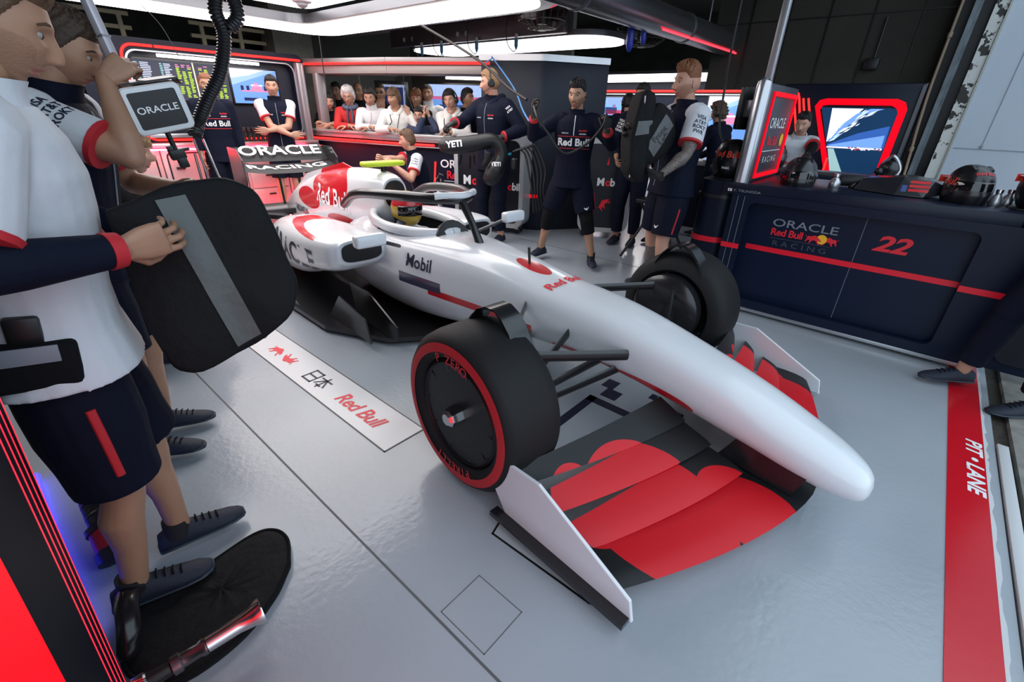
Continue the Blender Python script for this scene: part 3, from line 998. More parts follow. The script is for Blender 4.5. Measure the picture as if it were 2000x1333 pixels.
t = thing('viewing_counter', (-6.2, 4.3, 0), 'silver viewing counter with red neon where the guests lean', 'counter')
wallrun(MB(), 0.02, 0.30, 0.0, 1.10).build('front_panel', M_navy, t, smooth=False)
wallrun(MB(), -0.03, 0.42, 1.13, 1.165).build('worktop', mat('pale_aluminium_top', (0.62, 0.62, 0.60), 0.3, metal=0.6), t, bevel=0.008)
wallrun(MB(), -0.01, 0.36, 1.065, 1.132).build('fascia', M_silver, t, bevel=0.006)
wallrun(MB(), -0.05, 0.02, 1.0, 1.012).build('lower_lip', M_silver, t, bevel=0.003)
g = MB()
L_ = offs(LINE, -0.03)
q = [np.array((*p, 1.035)) for p in L_]
for a, b in ((0.03, 0.52), (0.535, 1.0)):
    neon(g, [q[0] + (q[1] - q[0]) * a, q[0] + (q[1] - q[0]) * b])
neon(g, [q[1], q[1] + (q[2] - q[1]) * 0.5])
g.build('neon_tube', M_neon, t)
d2 = np.append(unit(P2 - P1), 0)
n2 = np.array((d2[1], -d2[0], 0))
c2 = np.append(P1 + (P2 - P1) * 0.73, 0) - n2 * 0.02
c2 = c2 + n2 * 0.002
text('ORACLE', t, c2 + np.array((0, 0, 0.80)) + d2 * 0.12, d2, (0, 0, 1), 0.15, M_wtext, bold=0.012, sx=1.15)
text('Red Bull', t, c2 + np.array((0, 0, 0.655)) + d2 * 0.12, d2, (0, 0, 1), 0.15, M_rtext, bold=0.02, spacing=0.92)
text('R A C I N G', t, c2 + np.array((0, 0, 0.50)) + d2 * 0.12, d2, (0, 0, 1), 0.10, M_wtext, bold=0.004)
g = MB().obox(c2 + np.array((0, 0, 0.575)) + d2 * 0.12, d2, n2, (0, 0, 1), (0.55, 0.003, 0.006))
g.build('rule_line', M_wtext, t)
MB().obox(c2 + np.array((0, 0, 0.6)) - d2 * 0.30, d2, n2, (0.12, 0, 1), (0.02, 0.02, 0.45)).build('red_bar', M_neon, t)

# canopy over the guests' window
q0, q1, q2 = np.array((-7.45, 3.85)), np.array((-6.55, 4.55)), np.array((-6.9, 6.9))
CL = [np.array((-7.5, 3.86)), np.array((-6.0, 4.24)), np.array((-4.6, 4.82))]
t = thing('canopy', (-6.3, 4.2, 2.0), 'silver canopy fascia with red neon line above the guests', 'canopy')
wallrun(MB(), 0.0, 0.5, 2.0, 2.09, line=CL).build('fascia', mat('grey_silver_fascia', (0.30, 0.29, 0.29), 0.4, metal=0.5), t, bevel=0.01)
wallrun(MB(), 0.02, 0.45, 1.90, 2.0, line=CL).build('soffit', mat('pale_grey_soffit', (0.34, 0.33, 0.31), 0.45, metal=0.3), t, bevel=0.01)
g = MB()
L_ = offs(CL, -0.015)
q = [np.array((*p, 2.02)) for p in L_]
for a, b in ((0.02, 0.6), (0.615, 0.995)):
    neon(g, [q[0] + (q[1] - q[0]) * a, q[0] + (q[1] - q[0]) * b])
neon(g, [q[1], q[2]])
g.build('neon_tube', M_neon, t)
t = thing('window_post', (-7.3, 3.95, 1.15), 'pale slim post at the left end of the guests window', 'post')
MB().obox((-7.32, 3.98, 1.53), (1, 0, 0), (0, 1, 0), (0, 0, 1), (0.10, 0.14, 0.76)).build('post', mat('grey_post', (0.33, 0.32, 0.33), 0.4, metal=0.5), t, bevel=0.01)
# the room behind the guests
struct('wall_guest_room', MB().box((-9.6, 4.4, 0), (-9.5, 9.4, 3.2)).box((-9.5, 7.4, 0), (-5.2, 7.5, 3.2)), mat('guest_room_grey', (0.12, 0.115, 0.10), 0.7))
t = thing('lobby_door', (-9.3, 6.2, 0), 'grey double door behind the guests with pale frame', 'door')
MB().box((-9.5, 5.1, 0), (-9.44, 6.9, 2.1)).build('panel', mat('grey_door', (0.2, 0.2, 0.19), 0.6), t)
MB().box((-9.45, 5.05, 2.08), (-9.40, 6.95, 2.16)).box((-9.45, 5.98, 0), (-9.41, 6.02, 2.1)).build('frame', mat('pale_door_frame', (0.4, 0.4, 0.37), 0.6), t)
t = thing('vertical_lamp', (-8.2, 4.45, 1.6), 'upright white lamp behind the dark haired woman', 'lamp')
MB().box((-8.25, 4.40, 1.40), (-8.2, 4.48, 1.92)).build('case', M_black, t)
MB().box((-8.2, 4.41, 1.45), (-8.19, 4.47, 1.86)).build('tube', emat('dim_white_tube', (0.8, 0.85, 0.95), 1.2), t)


def poster_view(t, o, r, u, n, w, h):
    rects(t, 'display', o, r, u, n, [(-w / 2, -h / 2, w / 2, h / 2, S_navy), (-w / 2, h * 0.42, w / 2, h / 2, S_pale), (w * 0.42, -h / 2, w / 2, h / 2, S_pale), (-w * 0.1, -h * 0.1, w * 0.12, h * 0.2, S_blue)])


def blue_view(t, o, r, u, n, w, h):
    rects(t, 'display', o, r, u, n, [(-w / 2, -h / 2, w / 2, h / 2, S_blue), (-w / 2, h * 0.15, w / 2, h / 2, S_sky), (-w / 2, h * 0.05, w / 2, h * 0.15, S_red), (-w * 0.3, -h * 0.4, w * 0.2, -h * 0.1, S_navy)])


screen('guest_screen', 'dark blue screen with pale edge behind the white hooded guest', (-8.2, 5.9, 1.62), (0.64, 0.77, 0), (0, 0, 1), 0.5, 0.5, poster_view, 0.06)
screen('guest_screen', 'blue and pale screen behind the masked guest in white', (-7.2, 6.6, 1.62), (0.77, 0.64, 0), (0, 0, 1), 1.0, 0.55, blue_view, 0.03)
t = thing('tube_light', (-6.6, 6.5, 1.96), 'thin white tube light above the guests at the right', 'tube light')
MB().tube([(-7.0, 6.2, 1.98), (-6.2, 6.9, 1.98)], 0.018, 8).build('tube', M_tubelamp, t)
MB().tube([(-7.0, 6.22, 2.02), (-6.2, 6.92, 2.02)], 0.02, 6).build('fitting', M_silver, t)

# ================================================================ navy column
t = thing('garage_column', (-3.9, 4.95, 0), 'tall dark navy garage column behind the headset man', 'column')
C0, C1, C2 = np.array((-4.72, 4.72)), np.array((-3.92, 5.12)), np.array((-3.50, 5.75))
g = MB()
poly = [(-4.70, 4.76)] + [(-4.02, 5.09), (-3.96, 5.13), (-3.93, 5.18)] + [(-3.50, 5.85), (-4.4, 6.4), (-5.3, 5.7)]
g.prism(poly, (0, 0, 0.0), (1, 0, 0), (0, 1, 0), 2.05)
g.build('body', M_navy_lit, t, bevel=0.01)
g = MB().prism([(p[0] * 1.0 + 0.02 * (1 if p[0] > -4.2 else -1), p[1] - 0.02) for p in poly], (0, 0, 2.05), (1, 0, 0), (0, 1, 0), 0.07)
g.build('cap', M_silver, t)
dA = np.append(unit(np.array((-4.02, 5.09)) - np.array((-4.72, 4.74))), 0)
nA = np.array((dA[1], -dA[0], 0))
MB().obox(np.array((-4.12, 5.04, 0.46)) + nA * 0.003, dA, nA, (0, 0, 1), (0.32, 0.008, 0.045)).build('red_band', M_redlit, t)

# ================================================================ wheeled cabinets with the oil brand
def trolley(o, ang, w, d, h, label, front):
    """wheeled tool cabinet: front face along direction ang from corner o"""
    o = np.array((o[0], o[1], 0.0))
    r = np.array((math.cos(ang), math.sin(ang), 0))
    b = np.array((-math.sin(ang), math.cos(ang), 0))       # away from the viewer
    u = np.array((0, 0, 1.0))
    t = thing('tool_trolley', tuple(o + r * w / 2 + b * d / 2), label, 'tool trolley')
    c = o + r * w / 2 + b * d / 2
    MB().obox(c + u * (0.1 + (h - 0.1) / 2), r, b, u, (w - 0.1, d - 0.02, h - 0.14)).build('body', M_navy, t, bevel=0.02)
    g = MB()
    ringframe(g, rrect(0, 0.09, w, h, 0.12, 6), rrect(0.055, 0.15, w - 0.055, h - 0.05, 0.09, 6), o - b * 0.01 + b * (d + 0.02), r, u, d + 0.02)
    g.build('frame', mat('light_grey_frame', (0.50, 0.50, 0.52), 0.35, metal=0.2), t, angle=30)
    MB().prism(rrect(0.06, 0.16, w - 0.06, h - 0.055, 0.08, 6), o - b * 0.0, r, u, 0.012).build('front_panel', mat('near_black_panel', (0.008, 0.009, 0.016), 0.35), t)
    for i, j in ((0.1, 0.1), (w - 0.1, 0.1), (0.1, d - 0.1), (w - 0.1, d - 0.1)):
        p = o + r * i + b * j
        k = MB().lathe([(0.045, -0.016), (0.05, -0.01), (0.05, 0.01), (0.045, 0.016)], p + u * 0.05, b, 18).build('castor', M_black, t)
        MB().obox(p + u * 0.085, r, b, u, (0.05, 0.05, 0.05)).build('fork', M_silver, k)
    f = o - b * 0.013
    for s, x, z, sz, kind in front:
        if kind == 'mobil':
            for ch, dx, mm in (('M', 0, M_wtext), ('o', 0.082, M_rtext), ('bil', 0.128, M_wtext)):
                text(ch, t, f + r * (x + dx * sz / 0.1) + u * z, r, u, sz, mm, bold=0.035, align='LEFT', sx=0.95)
        else:
            text(s, t, f + r * x + u * z, r, u, sz, M_rtext, bold=0.03, align='LEFT')
    return t, o, r, b, u


A1 = math.atan2(0.35, 0.9)
tr = trolley((-4.80, 4.36), A1, 0.97, 0.30, 1.22, 'grey framed black wheeled trolley behind the man holding the hoses', [('Mobil', 0.13, 0.66, 0.155, 'mobil'), ('Mobil', 0.66, 0.62, 0.125, 'mobil')])
A2 = math.atan2(0.30, 0.45)
tr2 = trolley((-3.36, 5.22), A2, 0.65, 0.4, 1.22, 'grey framed black wheeled trolley behind the mechanic with knee pads', [('Mobil', 0.20, 0.72, 0.13, 'mobil')])
_, o_, r_, b_, u_ = tr2
g = MB()
bull(g, o_ - b_ * 0.02 + r_ * 0.32 + u_ * 0.46, r_ * 0.6 + u_ * 0.8, -r_ * 0.8 + u_ * 0.6, 0.16)
g.build('emblem', M_rtext, tr2[0], smooth=False)
MB().prism([(0, 0), (0.03, 0), (0.022, 0.1)], o_ - b_ * 0.013 + r_ * 0.30 + u_ * 0.93, r_, u_, 0.003).build('red_mark', M_rtext, tr2[0], smooth=False)

# fire extinguisher by the first trolley
t = thing('fire_extinguisher', (-5.2, 4.25, 0), 'polished steel extinguisher bottle beside the first trolley', 'extinguisher')
MB().lathe([(0.001, 0), (0.06, 0), (0.065, 0.02), (0.065, 0.34), (0.05, 0.40), (0.02, 0.43), (0.02, 0.46), (0.001, 0.46)], (-5.0, 4.22, 0.18), (0, 0, 1), 24).build('bottle', M_steel, t)
g = MB().box((-5.03, 4.205, 0.62), (-4.93, 4.235, 0.66)).tube([(-5.0, 4.22, 0.66), (-4.95, 4.22, 0.72), (-4.88, 4.22, 0.71)], 0.008, 8)
g.build('valve', M_steel, t)
MB().lathe([(0.08, 0), (0.08, 0.18)], (-5.0, 4.22, 0), (0, 0, 1), 20).build('stand', M_darkmetal, t)

# ================================================================ counter with the number
CY = 4.10
t = thing('garage_counter', (-0.4, 4.5, 0), 'large navy counter with a red band and the number twenty two', 'counter')
M_cnt = mat('counter_navy', (0.0045, 0.009, 0.026), 0.4, spec=0.25)
g = MB()
prof = rrect(-1.02, 0.13, 0.36, 0.91, 0.05, 5)
ringframe(g, [(p[0], p[1]) for p in rrect(-1.16, 0.06, 0.62, 0.97, 0.02, 5)], prof, (0, CY, 0), (1, 0, 0), (0, 0, 1), 0.05)
b_ = g.build('front_frame', M_cnt, t, angle=30)
MB().prism(rrect(-1.03, 0.12, 0.37, 0.92, 0.05, 5), (0, CY + 0.05, 0), (1, 0, 0), (0, 0, 1), 0.012).build('recessed_panel', mat('panel_navy_deep', (0.004, 0.0095, 0.030), 0.4, spec=0.25), t, smooth=False)
MB().box((-1.15, CY + 0.04, 0.05), (0.62, 4.95, 0.99)).build('carcass', M_cnt, t)
g = MB()
g.box((-1.25, CY - 0.045, 0.955), (0.50, 4.98, 1.045)).box((0.505, CY - 0.045, 0.955), (1.05, 4.98, 1.045))
g.build('worktop', mat('counter_top_navy', (0.006, 0.010, 0.026), 0.35, spec=0.3), t, bevel=0.008)
MB().box((-1.15, CY - 0.03, 0.025), (0.62, CY + 0.0, 0.06)).build('kick_strip', M_silver, t, bevel=0.004)
MB().box((-1.1, CY + 0.06, 0.0), (0.6, 4.9, 0.05)).build('plinth', M_black, t)
g = MB().prism(rrect(0.62, 0.06, 1.05, 0.955, 0.03, 4), (0, CY + 0.02, 0), (1, 0, 0), (0, 0, 1), 0.02)
g.build('end_panel', M_cnt, t)
MB().prism(rrect(0.68, 0.12, 1.3, 0.9, 0.06, 5), (0, CY + 0.0, 0), (1, 0, 0), (0, 0, 1), 0.01).build('end_recess', mat('dark_recess', (0.006, 0.008, 0.014), 0.4), t)
g = MB()
y1 = CY + 0.038 - 0.002
g.box((-0.985, y1 - 0.002, 0.535), (0.362, y1 + 0.003, 0.575))
g.box((-1.16, CY - 0.054, 0.535), (-1.02, CY - 0.05, 0.575)).box((0.36, CY - 0.054, 0.535), (0.66, CY - 0.05, 0.575))
g.build('red_band', mat('red_band_film', (0.85, 0.01, 0.03), 0.35), t, smooth=False)
g = MB().box((-0.245, y1 - 0.0005, 0.13), (-0.242, y1 + 0.002, 0.91))
g.build('panel_joint', M_gtext, t, smooth=False)
fy = y1
X_, Z_ = (1, 0, 0), (0, 0, 1)
text('ORACLE', t, (-0.61, fy, 0.772), X_, Z_, 0.082, M_gtext, bold=0.006, sx=1.45)
text('Red Bull', t, (-0.715, fy, 0.70), X_, Z_, 0.075, M_rtext, bold=0.022, sx=1.0, spacing=0.92)
text('R A C I N G', t, (-0.61, fy, 0.615), X_, Z_, 0.055, M_dgtext, bold=0.002, sx=1.35)
MB().box((-0.83, fy - 0.001, 0.652), (-0.40, fy + 0.002, 0.655)).build('rule_line', M_dgtext, t)
g = MB()
g.lathe([(0.001, 0), (0.035, 0), (0.035, 0.001), (0.001, 0.001)], (-0.475, fy - 0.002, 0.70), (0, -1, 0), 24)
g.build('sun_emblem', M_bullsun, t, smooth=False)
g = MB()
bull(g, (-0.525, fy - 0.002, 0.693), (1, 0, 0), Z_, 0.10, 0, 0.002)
bull(g, (-0.425, fy + 0.0, 0.693), (-1, 0, 0), Z_, 0.10, 0, -0.002)
g.build('emblem', M_rtext, t, smooth=False)


text('22', t, (-0.06, fy, 0.735), X_, Z_, 0.15, M_rtext, bold=0.03, shear=0.25, sx=1.35, spacing=0.95, name='number')
text('Y. TSUNODA', t, (-1.06, CY - 0.046, 0.985), X_, Z_, 0.026, M_gtext, bold=0.01, sx=1.35)
g = MB().box((-1.205, CY - 0.0475, 0.976), (-1.175, CY - 0.0445, 0.996))
g.build('flag_patch', M_wtext, t)
MB().lathe([(0.001, 0), (0.006, 0), (0.006, 0.001), (0.001, 0.001)], (-1.19, CY - 0.0475, 0.986), (0, -1, 0), 14).build('flag_sun', M_rtext, t)
g = MB()
for z in (0,):
    g.box((-1.115, CY - 0.053, 0.07), (-1.112, CY - 0.05, 0.95)).box((-1.065, CY - 0.053, 0.07), (-1.062, CY - 0.05, 0.95))
g.build('edge_line', M_gtext, t, smooth=False)
# rounded left end of the counter
t = thing('counter_end_drum', (-1.27, 4.22, 0), 'rounded black end drum of the counter with red band under the helmet', 'counter end')
ol = rrect(-1.47, 4.10, -1.16, 4.75, 0.12, 6)
MB().prism(ol, (0, 0, 0.03), (1, 0, 0), (0, 1, 0), 1.01).build('body', M_navy, t, angle=30)
g = MB()
ringframe(g, rrect(-1.476, 4.094, -1.16, 4.756, 0.126, 6), rrect(-1.466, 4.104, -1.165, 4.746, 0.116, 6), (0, 0, 0.535), (1, 0, 0), (0, 1, 0), 0.045)
g.build('red_band', mat('red_band_film', RED, 0.35), t, angle=30)
g = MB()
ringframe(g, rrect(-1.485, 4.085, -1.155, 4.765, 0.13, 6), rrect(-1.466, 4.104, -1.165, 4.746, 0.116, 6), (0, 0, 0.90), (1, 0, 0), (0, 1, 0), 0.03)
g.build('rim', M_black, t, angle=30)

# pillar and brand panel standing on the counter
t = thing('brand_panel', (-1.1, 4.5, 1.045), 'angled dark brand panel with red lit edge and silver rounded post', 'panel')
MB().tube([(-1.14, 4.12, 1.045), (-1.14, 4.12, 1.70), (-1.14, 4.125, 1.74), (-1.14, 4.14, 1.755)], [0.055, 0.055, 0.05, 0.03], 24).build('post', mat('satin_silver_post', (0.5, 0.5, 0.53), 0.25, metal=0.8), t)
MB().box((-1.13, 4.14, 1.045), (-1.09, 4.98, 1.74)).build('panel', mat('dark_grey_panel', (0.055, 0.055, 0.07), 0.35), t, bevel=0.012)
g = MB()
ringframe(g, [(4.22, 1.07), (4.94, 1.07), (4.94, 1.69), (4.22, 1.69)], [(4.24, 1.10), (4.90, 1.10), (4.90, 1.66), (4.24, 1.66)], (-1.088, 0, 0), (0, 1, 0), (0, 0, 1), 0.012)
g.build('red_edge_light', M_redlit, t, smooth=False)
text('ORACLE', t, (-1.088, 4.56, 1.47), (0, 1, 0), Z_, 0.11, M_wtext, bold=0.004, sx=1.1)
text('Red Bull', t, (-1.088, 4.52, 1.34), (0, 1, 0), Z_, 0.10, M_rtext, bold=0.02, sx=0.9)
MB().lathe([(0.001, 0), (0.05, 0), (0.05, 0.002), (0.001, 0.002)], (-1.088, 4.80, 1.345), (1, 0, 0), 20).build('sun_emblem', M_bullsun, t, smooth=False)
text('R A C I N G', t, (-1.088, 4.56, 1.2), (0, 1, 0), Z_, 0.07, M_wtext, bold=0.0, sx=1.1)
MB().box((-1.09, 4.3, 1.265), (-1.086, 4.84, 1.27)).build('rule_line', M_wtext, t)
t = thing('monitor', (-1.22, 4.35, 1.5), 'black flat monitor back fixed left of the silver post', 'monitor')
MB().obox((-1.25, 4.29, 1.57), (0.55, 0.83, 0), (-0.83, 0.55, 0), (0, 0, 1), (0.22, 0.045, 0.30)).build('case', M_black, t, bevel=0.01)
MB().obox((-1.20, 4.235, 1.57), (0.55, 0.83, 0), (-0.83, 0.55, 0), (0, 0, 1), (0.12, 0.10, 0.12)).build('bracket', M_darkmetal, t, bevel=0.005)

# rear bench behind the counter
t = thing('rear_bench', (-0.7, 5.75, 0), 'dark low bench behind the big counter', 'bench')
MB().box((-1.9, 5.55, 0.98), (-0.2, 6.15, 1.03)).build('worktop', M_navy, t, bevel=0.008)
MB().box((-1.85, 5.62, 0), (-0.25, 6.1, 0.98)).build('body', M_navy, t)
MB().box((-1.88, 5.57, 1.03), (-0.22, 5.60, 1.06)).build('front_rail', M_darkmetal, t)

# ================================================================ right wall panel with the red framed screen
YW = 8.0
t = thing('display_wall_unit', (-0.9, YW, 0), 'navy wall panel with a red framed tapering screen', 'wall panel')
MB().box((-1.95, YW, 0), (-0.36, YW + 0.25, 1.95)).build('panel', M_navy, t, bevel=0.02)
outer = [(-1.13, 0.80), (-0.50, 0.80), (-0.49, 1.66), (-0.53, 1.74), (-0.62, 1.775), (-1.38, 1.775), (-1.46, 1.755), (-1.50, 1.68)]
inner = [(-1.08, 0.85), (-0.58, 0.85), (-0.57, 1.62), (-0.60, 1.67), (-0.66, 1.70), (-1.34, 1.70), (-1.41, 1.69), (-1.43, 1.64)]
g = MB()
ringframe(g, outer, inner, (0, YW - 0.002, 0), (1, 0, 0), (0, 0, 1), 0.03)
g.build('red_frame', M_redlit, t, smooth=False)
MB().prism([(-0.42, 0.3), (-0.38, 0.3), (-0.38, 1.95), (-0.42, 1.92)], (0, YW - 0.0, 0), (1, 0, 0), (0, 0, 1), 0.03).build('edge_trim', M_darkmetal, t)
g = MB()
for q in ([(-1.783, 1.773), (-1.633, 1.327)], [(-1.669, 1.774), (-1.556, 1.441)], [(-1.607, 1.775), (-1.511, 1.507)], [(-1.875, 1.848), (-1.79, 1.848), (-1.745, 1.832), (-1.723, 1.786), (-1.594, 1.375)]):
    MB().tube([(a, YW - .02, b) for a, b in q], .013, 10).build('neon_tube', M_neon, t)
MB().tube([(-1.17, YW - 0.03, 0.85), (-1.17, YW - 0.03, 1.05)], .014, 10).build('neon_tube', M_neon, t)


def track_view(t, o, r, u, n, w, h):
    def P(x, z):
        return (x, z)
    g = MB()
    o1 = np.array((0, YW - 0.012, 0))
    g.prism([P(-1.08, .85), P(-.58, .85), P(-.57, 1.67), P(-1.42, 1.67)], o1, (1, 0, 0), (0, 0, 1), 0.004, 0)
    o2 = np.array((0, YW - 0.016, 0))
    g.prism([P(-1.29, 1.66), P(-.94, 1.66), P(-1.10, 1.45), P(-1.22, 1.27), P(-1.24, 1.25)], o2, (1, 0, 0), (0, 0, 1), 0.003, 1)
    g.prism([P(-1.22, 1.255), P(-1.10, 1.40), P(-1.0, 1.52), P(-.9, 1.60), P(-.72, 1.66), P(-.86, 1.66), P(-1.0, 1.60), P(-1.12, 1.47)], o2, (1, 0, 0), (0, 0, 1), 0.0035, 2)
    g.prism([P(-1.22, 1.22), P(-.92, 1.37), P(-.6, 1.47), P(-.585, 1.20), P(-1.22, 1.19)], o2, (1, 0, 0), (0, 0, 1), 0.003, 3)
    g.prism([P(-1.20, 1.215), P(-.62, 1.36), P(-.61, 1.19), P(-1.2, 1.195)], o2, (1, 0, 0), (0, 0, 1), 0.0036, 2)
    g.prism([P(-1.22, 1.195), P(-.6, 1.205), P(-.6, 1.185), P(-1.22, 1.18)], o2, (1, 0, 0), (0, 0, 1), 0.0042, 4)
    g.prism([P(-1.2, 1.17), P(-1.13, 1.17), P(-.93, .85), P(-1.08, .85)], o2, (1, 0, 0), (0, 0, 1), 0.003, 5)
    rnd = random.Random(5)
    for i in range(46):      # broken cloud edges and town lights
        x, z = rnd.uniform(-1.22, -.75), 0
        z = 1.28 + (x + 1.24) * 0.82 + rnd.uniform(-0.05, 0.10)
        if z < 1.655:
            a = rnd.uniform(0.02, 0.06)
            g.prism([P(x - a, z - a * .75), P(x, z - a * .3), P(x + a, z + a * .85), P(x, z + a * .35)], o2, (1, 0, 0), (0, 0, 1), 0.0045, rnd.choice((1, 1, 6, 2)))
    for i in range(26):
        x, z = rnd.uniform(-1.05, -.62), rnd.uniform(1.165, 1.195)
        g.prism([P(x, z), P(x + rnd.uniform(.01, .03), z), P(x + .02, z + .012), P(x, z + .012)], o2, (1, 0, 0), (0, 0, 1), 0.005, rnd.choice((7, 1, 8)))
    g.build('display', [emat('track_dark_blue', (0.006, 0.03, 0.08)), S_white, emat('track_sky_blue', (0.16, 0.32, 0.72)), emat('track_mid_blue', (0.03, 0.10, 0.36)), emat('track_horizon_pink', (0.9, 0.75, 0.85)), emat('track_grass', (0.28, 0.45, 0.45)), emat('cloud_grey', (0.45, 0.5, 0.6)), S_red, S_navy], t, smooth=False)


t = thing('track_screen', (-0.95, YW - 0.02, 1.25), 'tapered screen picturing clouds over a night race track', 'screen')
track_view(t, 0, 0, 0, 0, 0, 0)

# ================================================================ far bay wall with neon and screens
t = thing('far_wall_unit', (-6, 13.2, 0), 'far bay wall unit with long red neon line', 'wall unit')
MB().box((-9.5, 13.2, 0), (-3.0, 13.4, 2.3)).build('panel', M_navy, t)
g = MB()
neon(g, [(-9.2, 13.15, 2.09), (-3.2, 13.15, 2.09)], 0.03)
neon(g, [(-9.2, 13.15, 0.85), (-3.2, 13.15, 0.85)], 0.03)
g.build('neon_tube', M_neon, t)
MB().box((-9.4, 12.7, 0), (-3.0, 13.2, 0.95)).build('bench', M_cab, t)
MB().box((-9.2, 13.14, 2.0), (-3.2, 13.19, 2.03)).build('rail', M_silver, t)


def pit_view(t, o, r, u, n, w, h):
    rects(t, 'display', o, r, u, n, [(-w / 2, -h / 2, w / 2, h / 2, S_blue), (-w / 2, h * 0.1, w / 2, h / 2, S_sky), (-w * .5, h * .2, w * .0, h * .38, S_teal), (-w * 0.2, -h * 0.4, w * 0.35, -h * 0.05, S_navy), (w * .0, -h * .45, w * .5, -h * .2, S_red), (w * 0.2, -h * 0.1, w * 0.3, h * 0.1, S_pink)])


screen('far_screen', 'far screen with a bright pit scene right of the knee pad man', (-7.8, 13.1, 1.70), (1, 0, 0), (0, 0, 1), 1.0, 0.46, pit_view, 0.03)
screen('far_screen', 'tall blue far screen behind the curly haired person with headphones', (-4.25, 13.1, 1.5), (1, 0, 0), (0, 0, 1), 1.2, 0.95, racecar_view, 0.03)
t = thing('far_bench', (-2.6, 7.2, 0), 'grey bench with laptop and monitors behind the tattooed man', 'bench')
MB().box((-3.2, 7.0, 0.88), (-1.9, 7.5, 0.94)).build('worktop', mat('grey_worktop', (0.25, 0.25, 0.27), 0.4), t, bevel=0.008)
MB().box((-3.15, 7.05, 0), (-1.95, 7.45, 0.88)).build('body', M_navy, t)
t = thing('laptop', (-2.4, 7.1, 0.94), 'open laptop on the grey bench by the curly haired person', 'laptop')
MB().obox((-2.4, 7.15, 0.95), (0.9, 0.4, 0), (-0.4, 0.9, 0), (0, 0, 1), (0.32, 0.22, 0.018)).build('keyboard', M_silver, t)
MB().obox((-2.44, 7.26, 1.06), (0.9, 0.4, 0), (-0.4, 0.9, 0.25), (0.1, -0.22, 1), (0.32, 0.012, 0.22)).build('lid', S_pale, t)
cable('hanging_cable', [(-1.95, 5.6, 4.3), (-1.95, 5.6, 2.3), (-1.95, 5.65, 1.75), (-1.9, 5.6, 1.4), (-1.75, 5.5, 1.22)], 0.012, M_cable, 'black coiled lead hanging behind the tattooed man')
# ================================================================ the racing car (nose towards the pit lane)
CX, CYR = -1.05, 2.07          # front axle, centre line


def cp(x, y, z):
    return (CX + x, CYR + y, z)


car = thing('racing_car', (CX - 1.8, CYR, 0), 'white and red open wheel racing car leaving the garage with its driver', 'racing car')
CO = (CX - 1.8, CYR, 0)


def lm(x, y, z):
    """car point in the car's own object space"""
    return (x + 1.8, y, z)


WHT = (0.74, 0.75, 0.78)
CRED = (0.62, 0.010, 0.018)
M_carwhite = mat('car_white_paint', WHT, 0.24, coat=0.5, masks=[
    (CRED, lm(0.30, 0, 0.285), (0.30, 0.5, 0.055)),
    (CRED, lm(-0.02, 0, 0.315), (0.20, 0.5, 0.03)),
    (CRED, lm(-0.62, 0, 0.60), (0.24, 0.09, 0.04)),
    (CRED, lm(-0.75, 0, 0.36), (0.42, 0.6, 0.022), 1),
    ((0.05, 0.05, 0.10), lm(-1.25, 0, 0.40), (0.20, 0.6, 0.035), 1),
])
M_cover = mat('car_cover_paint', WHT, 0.24, coat=0.5, masks=[
    (CRED, lm(-2.85, 0, 0.80), (0.42, 0.6, 0.17)),
    (CRED, lm(-3.35, 0, 0.62), (0.34, 0.6, 0.09)),
    (CRED, lm(-2.6, 0, 0.52), (0.30, 0.6, 0.07)),
])
M_pod = mat('car_sidepod_paint', WHT, 0.24, coat=0.5, masks=[
    (CRED, lm(-2.6, 0, 0.615), (0.75, 1.0, 0.010), 1),
])
M_wing = mat('car_wing_carbon', (0.010, 0.011, 0.012), 0.42, spec=0.3, masks=[
    (CRED, lm(0.72, -0.60, 0.15), (0.30, 0.26, 0.3)),
    (CRED, lm(0.95, -0.30, 0.12), (0.22, 0.17, 0.3)),
    (CRED, lm(0.55, -0.80, 0.2), (0.16, 0.13, 0.3)),
    (CRED, lm(0.72, 0.60, 0.15), (0.30, 0.26, 0.3)),
    (CRED, lm(0.95, 0.30, 0.12), (0.22, 0.17, 0.3)),
    (CRED, lm(0.55, 0.80, 0.2), (0.16, 0.13, 0.3)),
])


def sring(x, y0, w, zb, zt, e=2.6, n=40, squash=0.0):
    zm, hz = (zb + zt) / 2, (zt - zb) / 2
    R = []
    for j in range(n):
        a = 2 * PI * j / n
        c, s = math.cos(a), math.sin(a)
        yy = w * math.copysign(abs(c) ** (2 / e), c)
        zz = hz * math.copysign(abs(s) ** (2 / e), s)
        if s < 0:
            yy *= 1 - squash * abs(s)
        R.append(cp(x, y0 + yy, zm + zz))
    return R


def interp(keys, step):
    """smoothly interpolated section keys"""
    K = np.array(keys, float)
    P = spline(list(K), 6)
    return P


# nose and monocoque
keys = [(1.235, 0.02, .19, .23, 2.2), (1.22, .06, .165, .265, 2.2), (1.17, .09, .15, .305, 2.3), (1.05, .12, .155, .355, 2.5), (0.8, .145, .20, .435, 2.7), (0.45, .165, .25, .515, 3), (0.1, .185, .28, .575, 3.2),
        (-.3, .205, .26, .60, 3.4), (-.7, .235, .2, .645, 3.4), (-1.1, .29, .13, .665, 3.4), (-1.45, .335, .09, .665, 3.2), (-1.8, .35, .08, .66, 3.0), (-2.15, .33, .08, .66, 2.8), (-2.4, .28, .08, .6, 2.6)]
rings = [sring(k[0], 0, k[1], k[2], k[3], k[4], squash=0.15) for k in interp(keys, 6)]
g = MB().loft(rings)
